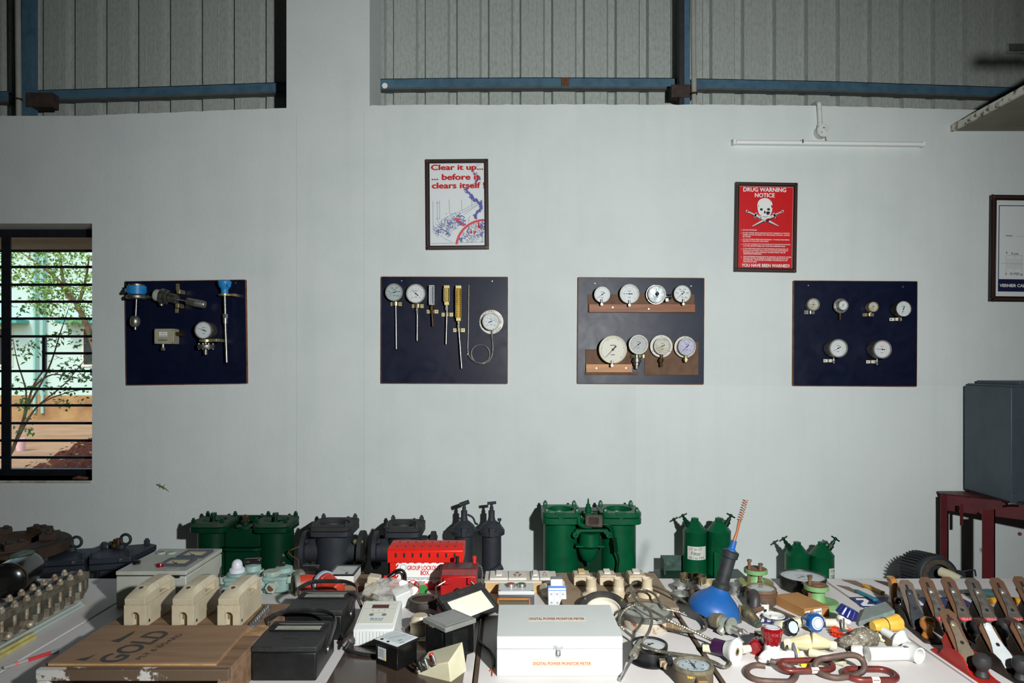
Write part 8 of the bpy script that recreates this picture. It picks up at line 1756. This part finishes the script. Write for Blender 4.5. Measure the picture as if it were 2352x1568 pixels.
# orange brush disc
o, k = thg('wire_brush', 'orange red bristle disc brush with a steel spindle', 'brush', 1948, 1468); o.location.y += .03
r_ = random.Random(8); m = MB()
m.lathe([(.012, .004), (.034, .003), (.037, .012), (.020, .017), (0, .017)], n=40)
for i in range(620):
    a = r_.uniform(0, 2 * PI); r0 = .012; r1 = r_.uniform(.036, .045); z1 = r_.uniform(.002, .020)
    c, s = math.cos(a), math.sin(a); m.tube([(c * r0, s * r0, .014), (c * r1, s * r1, z1)], .0009, n=3)
bb = obj('bristles', m, M('orange_bristle', (214, 66, 38), .5, c2=(180, 50, 32), scale=90), o, smooth=0); bb['kind'] = 'stuff'
m = MB(); m.lathe([(.020, .012), (.018, .018), (.006, .021), (0, .021)], n=24); m.lathe([(.018, .006), (.02, .010), (0, .012)], n=24); obj('hub', m, DSTEEL, o)
m = MB(); m.cyl((0, 0, .018), (.0, 0, .058), .0034, n=10); obj('spindle', m, STEEL, o)
# crumpled foil bag
o, k = thg('foil_pouch', 'crumpled clear bag of steel wool beside the white tee', 'bag', 1985, 1498); o.location.y += .03
m = MB(); crumple(m, (-.022, .0, .020), .044, .026, .022, 5, 44, 26, .07); crumple(m, (.022, .012, .028), .046, .030, .032, 6, 44, 26, .09); obj('pouch', m, M('crinkled_grey_film', (104, 98, 86), .3, c2=(146, 138, 120), scale=70, lo=.45, hi=.6, coat=.4, bump=.8, bscale=160), o, smooth=70)
# rubber grey pad
q = [T(1972, 1440), T(2056, 1424), T(2034, 1405), T(1985, 1412)]
o = thing('rubber_block', 'grey green wrapped block resting on the yellow fitting', 'block', sum(q, Vector()) / 4)
cxx = o.location; gg = lambda p, z: (p.x - cxx.x, p.y - cxx.y, z)
m = MB(); m.hexa([gg(q[0], .002), gg(q[1], .016), gg(q[2], .016), gg(q[3], .002)], [gg(q[0], .018), gg(q[1], .036), gg(q[2] , .040), gg(q[3], .026)]); obj('block', m, M('grey_teal_wrap', (124, 132, 128), .35, c2=(128, 166, 160), scale=18, lo=.5, hi=.7, coat=.3), o, bev=.003)
# yellow fitting
o, k = thg('yellow_fitting', 'yellow faceted plastic fitting with a wire tie beside the wooden knob plane', 'pipe fitting', 2045, 1458); o.location.y += .024
ax = Vector((.97, .2, .06)).normalized(); YEL = M('yellow_plastic', (226, 180, 74), .4, c2=(214, 166, 64), scale=12)
m = MB(); knob(m, Vector((-.005, 0, .026)), ax, .022, .030, .055, 6, .07, 48); m.lathe([(.016, 0), (.021, .012), (.0215, .05)], Vector((-.052, -.010, .023)), ax, 24); obj('body', m, YEL, o)
m = MB(); m.ring(Vector((-.006, 0, .026)), ax, .0245, .0225, .0022, 24); obj('wire_tie', m, DSTEEL, o)
o, k = thg('brass_ring', 'cream ring with a dark bore behind the white tee', 'ring', 2028, 1477); o.location.y += .012
m = MB(); m.lathe([(.016, 0), (.017, .016), (.010, .018), (.009, .004)], (0, .01, .014), (.3, -.8, .3), 24, closed=True); obj('ring', m, CPV, o)
# white tee pipe
o, k = thg('bottle_trap_pipe', 'white plastic pipe tee with a round flange at the front right', 'pipe fitting', 2050, 1521); o.location.y += .02
a, b_ = T(1994, 1517) - o.location, T(2092, 1515) - o.location; a.z = b_.z = .021
m = MB(); m.cyl(a, b_, .0205, n=28); m.lathe([(.018, 0), (.021, -.004), (.023, -.006)], a + Vector((.004, 0, 0)), (1, 0, 0), 24); ax = Vector((.35, -.9, .0)).normalized(); m.lathe([(.012, .0), (.025, .004), (.026, .03), (.0235, .048), (.0245, .05), (.019, .05), (.0175, .02), (0, .02)], b_ + Vector((-.006, .022, .002)), ax, 32); obj('tee', m, WPV, o)
m = MB(); p = T(2062, 1490) - o.location; m.lathe([(.012, -.055), (.013, -.02), (.014, -.012), (.032, .0), (.034, .004), (.032, .007), (.02, .02), (.016, .03)], (p.x, p.y - .005, .032), (.35, -.75, -.15), 34); obj('flange_branch', m, WPV, o)
m = MB(); m.at((b_.x - .014, b_.y - .004, .0425), (0, 0, .1)); m.cb(0, 0, 0, .022, .012, .0012); obj('grey_tag', m, M('grey_tag', (110, 116, 124), .4), o)
o, k = thg('pipe_coupling', 'white plastic coupling lying left of the white tee', 'pipe fitting', 1976, 1513); o.location.y += .016
m = MB(); m.lathe([(.014, 0), (.017, .004), (.018, .028), (.014, .032), (.010, .032), (.010, .01), (0, .01)], (-.012, .012, .016), (.8, -.55, .1), 24); obj('coupling', m, WPV, o)
# chain links
LNK = M('rusted_chain', (104, 82, 72), .6, .3, c2=(78, 66, 64), scale=30, bump=.25)
RLNK = M('red_oxide_chain', (112, 44, 38), .4, .1, c2=(84, 36, 32), scale=24, coat=.3)
def oval(L, w, n=12):
    o_ = []
    for i in range(n + 1): a = R(-90 + 180 * i / n); o_.append((L / 2 - w / 2 + w / 2 * math.cos(a), w / 2 * math.sin(a)))
    for i in range(n + 1): a = R(90 + 180 * i / n); o_.append((-L / 2 + w / 2 + w / 2 * math.cos(a), w / 2 * math.sin(a)))
    return o_
def link(label, a, b_, z, w, r, mat, tilt=0, cut=None, lab=None, closed=True):
    a, b_ = T(*a), T(*b_); c = (a + b_) / 2; u = b_ - a; L = u.length + 2 * r
    o = thing('chain_link', label, 'chain link', (c.x, c.y, TZ), (0, 0, math.atan2(u.y, u.x)))
    pts = [(x, y * math.cos(tilt), z + y * math.sin(tilt)) for x, y in oval(L, w)]
    m = MB()
    if cut: pts = crom(pts[cut:] + pts[:1] if False else pts[cut:], 2); m.tube(pts, r, n=12)
    else: m.tube(pts, r, n=12, closed=True)
    obj('link', m, mat, o, smooth=50)
    if lab:
        x0 = lab; yy = -w / 2 * math.cos(tilt); zz = z - w / 2 * math.sin(tilt)
        m = MB(); n = 8; vs = []
        for i in range(n + 1):
            t = R(-60 + 150 * i / n) ; 
            for s in (-1, 1): vs.append((x0 + s * .011, yy - math.cos(t) * r * 1.04 if False else yy - r * 1.05 * math.cos(t), zz + r * 1.05 * math.sin(t)))
        m.add(vs, [(2 * i, 2 * i + 1, 2 * i + 3, 2 * i + 2) for i in range(n)]); st = obj('paper_tag', m, M('tag_paper', (226, 206, 186), .6), o)
        m = MB()
        for i in range(5): t = R(20); m.cb(x0 - .007 + i * .0034, yy - r * 1.09 * math.cos(t), zz + r * 1.09 * math.sin(t), .0022, .0004, .003)
        obj('tag_print', m, M('navy_ink', (0, 0, 0)), st)
    return o
# open rusted hook
o, k = thg('chain_link', 'rusted open C shaped chain link at the front edge', 'chain link', 1760, 1560)
g = lambda x, y, z=.0085: T(x, y, z) - Vector((o.location.x, o.location.y, TZ)) + Vector((0, 0, 0))
def GL(pts): return [Vector((T(x, y, z).x - o.location.x, T(x, y, z).y - o.location.y, z)) for x, y, z in pts]
m = MB(); m.tube(crom(GL([(1758, 1529, .0085), (1737, 1527, .0085), (1722, 1531, .0085), (1715, 1541, .0085), (1722, 1553, .0085), (1745, 1562, .0085), (1790, 1565, .0085), (1815, 1564, .0085), (1826, 1556, .0085), (1829, 1546, .0085), (1825, 1537, .0085), (1812, 1530, .012), (1790, 1523, .020), (1770, 1518, .024)]), 5), .0085, n=12); obj('link', m, LNK, o, smooth=50)
link('red oxide chain link lying flat with a paper tag, left of the upright link', (1798, 1545), (1904, 1541), .020, .052, .0085, RLNK, tilt=R(8), lab=.012)
# upright rusted link
o, k = thg('chain_link', 'rusted chain link standing upright between the two red links', 'chain link', 1930, 1552); 
m = MB(); m.tube(crom(GL([(1875, 1537, .016), (1873, 1524, .030), (1882, 1514, .044), (1905, 1510, .052), (1945, 1504, .056), (1968, 1506, .052), (1982, 1518, .040), (1985, 1535, .026), (1976, 1545, .016), (1955, 1552, .010), (1920, 1556, .009), (1892, 1549, .010)]), 5, True), .0088, n=12, closed=True); obj('link', m, LNK, o, smooth=50)
link('red oxide chain link with a paper tag at the right end of the chain', (1950, 1556), (2048, 1556), .0095, .066, .0092, RLNK, tilt=R(2), lab=-.004)
# saws
def saw(label, a, b_, c_, wd, blade, hm):
    a, b_, c_ = T(*a), T(*b_), T(*c_); u = (c_ - a).normalized(); nrm = Vector((-u.y, u.x, 0)); o = thing('hand_saw', label, 'saw', a); q = lambda p, s, z: (p.x - a.x + nrm.x * s, p.y - a.y + nrm.y * s, z)
    m = MB(); m.hexa([q(a, -wd, .002), q(b_, -wd * .7, .002), q(b_, wd * .7, .002), q(a + u * .03, wd, .002)], [q(a, -wd, .0034), q(b_, -wd * .7, .0034), q(b_, wd * .7, .0034), q(a + u * .03, wd, .0034)]); obj('blade', m, blade, o)
    m = MB(); L = (c_ - b_).length; m.at((b_.x - a.x, b_.y - a.y, .008), (0, 0, math.atan2(u.y, u.x))); m.prism([(-.02, -.006), (.02, -.009), (L * .5, -.007), (L * .8, -.010), (L, -.014), (L, .008), (L * .8, .008), (L * .4, .008), (-.01, .007)], -.006, .006); obj('handle', m, hm, o, bev=.004)
RBL = M('rust_filmed_blade', (142, 120, 98), .45, .6, c2=(120, 98, 80), scale=30)
saw('narrow rusty saw blade with a turquoise handle right of the green coupling', (1930, 1344), (1972, 1363), (2012, 1383), .016, RBL, M('turquoise_plastic', (34, 112, 128), .4))
saw('wide rusty saw blade with a yellow handle right of the green coupling', (1943, 1331), (1990, 1350), (2030, 1366), .022, RBL, M('amber_plastic', (196, 140, 34), .4))
saw('dark rusty saw blade with a wooden handle half hidden by the wooden knob plane', (2016, 1333), (2060, 1352), (2110, 1372), .018, IRON, M('dark_handle_wood', (84, 56, 38), .6))
# hand planes
PLB = M('brown_plane_iron', (112, 84, 66), .5, .5, c2=(136, 92, 62), scale=30, bump=.15)
PLS = M('scratched_plane_steel', (142, 138, 130), .4, .7, c2=(112, 104, 96), scale=40)
PLG = M('dark_grey_plane_paint', (62, 66, 70), .5, .3, c2=(50, 52, 56), scale=30, bump=.2)
PBODY = M('black_japanned_body', (40, 34, 30), .5, .2, c2=(70, 52, 40), scale=20)
PWOOD = M('varnished_orange_wood', (176, 116, 52), .25, c2=(150, 92, 40), scale=20, stretch=(1, 1, .3), coat=.6)
DWOOD = M('dark_tote_wood', (66, 48, 40), .45, c2=(52, 38, 32), scale=20)
def plane(label, x, y, rz, L=.25, iron=PLB, cap=PLS, body=PBODY, tote=DWOOD, knb=BLACKM, brand=False, w=.029, hk=1.0, by=0.0, sole=None, zoff=0, irontop=.138, cw=1.0, ct=.78):
    o = thing('hand_plane', label, 'hand plane', (x, y, TZ + zoff), (0, 0, rz), group='hand planes on the right tables')
    h = L / 2
    m = MB(); n = 10; so = rrect(-w, w, -h, h, .012, 4); m.prism(so, 0, .006); bd = obj('sole', m, sole or body, o, bev=.001)
    for s in (-1, 1):
        pr = [(-h + .03, .006), (h - .03, .006), (h - .05, .010), (.06, .030), (.03, .048), (-.01, .050), (-.035, .042), (-.06, .018), (-h + .05, .009)]
        m = MB(); m.xprism(pr, s * w - (.004 if s > 0 else 0), s * w + (0 if s > 0 else .004)); obj('cheek', m, body, bd)
    m = MB(); m.xprism([(-.03 + by, .006), (.055 + by, .006), (.075 + by, .05), (.058 + by, .084), (-.018 + by, .010)], -.022, .022); obj('frog', m, body, o, bev=.002)
    # iron with slot, leaning back 45 degrees
    u = Vector((0, .70, .714)); nn_ = Vector((0, -.714, .70)); base = Vector((0, -.030 + by, .010)); LL = irontop / .714
    wi = .0245
    def pt(a, t, hh): return base + u * t + Vector((a, 0, 0)) + nn_ * hh
    def plate(m, poly, h0, h1):
        n_ = len(poly); vs = [pt(a, t, h0) for a, t in poly] + [pt(a, t, h1) for a, t in poly]
        m.add(vs, [tuple(reversed(range(n_))), tuple(range(n_, 2 * n_))] + [(i, (i + 1) % n_, n_ + (i + 1) % n_, n_ + i) for i in range(n_)])
    m = MB(); plate(m, [(-wi, 0), (wi, 0), (wi, LL - .015), (wi - .012, LL), (-wi + .012, LL), (-wi, LL - .015)], .002, .005); ir = obj('iron', m, iron, o)
    m = MB(); plate(m, rrect(-.0042, .0042, LL * .62, LL * .90, .004, 3), .004, .0056); obj('iron_slot', m, INK, ir)
    m = MB(); plate(m, [(s_ * wi * cw * a_, t_) for s_, seq in ((1, 1), (-1, -1)) for a_, t_ in [(1, .002), (1, .026), (.90, .048), (.66, .070), (.50, .092), (.44, LL * (ct - .07)), (.34, LL * ct)][::seq]], .008, .0125); lc = obj('lever_cap', m, cap, o, bev=.0015)
    m = MB(); c = pt(0, .070, .0126); m.lathe([(.0058, 0), (.0058, .0006), (0, .0007)], c, nn_, 14); obj('cap_hole', m, INK, lc)
    m = MB(); c = pt(0, LL * (ct - .07), .012); m.lathe([(wi * .42, 0), (wi * .42, .004), (wi * .3, .006), (0, .006)], c, nn_, 16); obj('lever', m, cap, lc)
    if brand:
        m = MB(); plate(m, [(-wi * .84, .030), (wi * .84, .030), (wi * .80, .045), (-wi * .80, .045)], .0126, .0129); rd = obj('red_badge', m, M('badge_red', (186, 36, 40), .45), lc)
        e = Matrix((Vector((1, 0, 0)), u, nn_)).transposed().to_euler(); text('badge_lettering', 'VENUS', M('badge_silver', (170, 150, 146), .4), rd, pt(0, .0375, .0131), w=.033, h=.009, rot=tuple(e), bold=.03)
    # rear tote
    m = MB(); y0 = h - .085
    m.xprism([(y0 - .005, .008), (y0 + .052, .008), (y0 + .050, .03), (y0 + .038, .05), (y0 + .036, .075), (y0 + .048, .095), (y0 + .066, .108), (y0 + .060, .118), (y0 + .038, .122), (y0 + .016, .118), (y0 + .006, .10), (y0 + .014, .07), (y0 + .010, .04), (y0 - .004, .02)], -.011, .011); obj('tote', m, tote, o, bev=.006, seg=3)
    # front knob
    m = MB(); m.lathe([(.018, 0), (.019, .004), (.015, .012), (.0135, .018), (.016, .024), (.0225, .034), (.0245, .046), (.021, .058), (.012, .065), (0, .067)], (0, -h + .045, .006), n=28); obj('knob', m, knb, o)
    m = MB(); m.cyl((0, .062, .05), (0, .085, .05), .003, n=8); m.lathe([(.011, 0), (.011, .010)], (0, .080, .05), (0, 1, 0), 16); obj('adjuster_wheel', m, BRASS if hk > 1 else DSTEEL, o)
    return o
plane('long hand plane with a varnished wooden handle and round wooden knob, leftmost at the back', 1.391, 2.395, R(-7), .37, iron=M('grey_brown_iron', (124, 112, 102), .5, .5, c2=(110, 88, 72), scale=30), cap=PLG, tote=PWOOD, knb=PWOOD, body=M('brown_black_body', (52, 42, 36), .55, .2, c2=(70, 56, 46), scale=20), irontop=.128, by=-.06)
plane('rusty hand plane with a red badge, second from left in the back row', 1.461, 2.325, R(-2.5), .25, brand=True, cap=PLS)
plane('rusty hand plane with a red badge, third from left in the back row', 1.536, 2.32, R(-2.5), .25, brand=True, irontop=.140)
plane('bright steel hand plane with a red badge, fourth from left in the back row', 1.619, 2.318, R(-2.5), .25, iron=M('bright_plane_iron', (160, 152, 142), .3, .8, c2=(124, 96, 78), scale=14), brand=True)
plane('rusty hand plane, fifth from left in the back row', 1.706, 2.318, R(-2.5), .25, brand=True)
plane('rusty hand plane cut off by the right edge in the back row', 1.795, 2.325, R(-2.5), .25, irontop=.140)
REDB = M('red_plane_paint', (176, 34, 26), .35, c2=(150, 30, 24), scale=16)
plane('hand plane with a bright red sole and a black knob at the front right', 1.355, 2.045, R(0), .245, body=REDB, cap=M('tan_lever_cap', (140, 126, 108), .45, .5, c2=(122, 106, 88), scale=30), irontop=.128)
WHC = M('white_lever_cap', (222, 226, 226), .3, .3, c2=(204, 210, 212), scale=16)
plane('hand plane with a shining white lever cap beside the red soled plane', 1.452, 2.03, R(2), .25, iron=PLB, cap=WHC, irontop=.100, cw=1.12, ct=.97)
plane('hand plane with a grey lever cap at the lower right corner', 1.548, 2.03, R(2), .25, cap=PLS, irontop=.102, cw=1.05, ct=.95)
o = thing('scraper', 'teal handled scraper lying between the planes at the right', 'scraper', T(2262, 1372)); 
m = MB(); m.tube([(-.02, .03, .012), (.01, 0, .016), (.05, -.04, .014)], [.012, .017, .012], n=12); obj('handle', m, M('teal_handle', (56, 86, 84), .4), o); m = MB(); m.cb(-.05, .05, .008, .06, .04, .0015); obj('blade', m, DSTEEL, o)
o = thing('amber_handle', 'amber tool handle lying behind the right back planes', 'tool handle', T(2310, 1390)); 
m = MB(); m.tube([(-.05, .01, .014), (0, .012, .016), (.08, .0, .014)], [.012, .015, .012], n=12); obj('handle', m, M('amber_plastic', (0, 0, 0)), o)
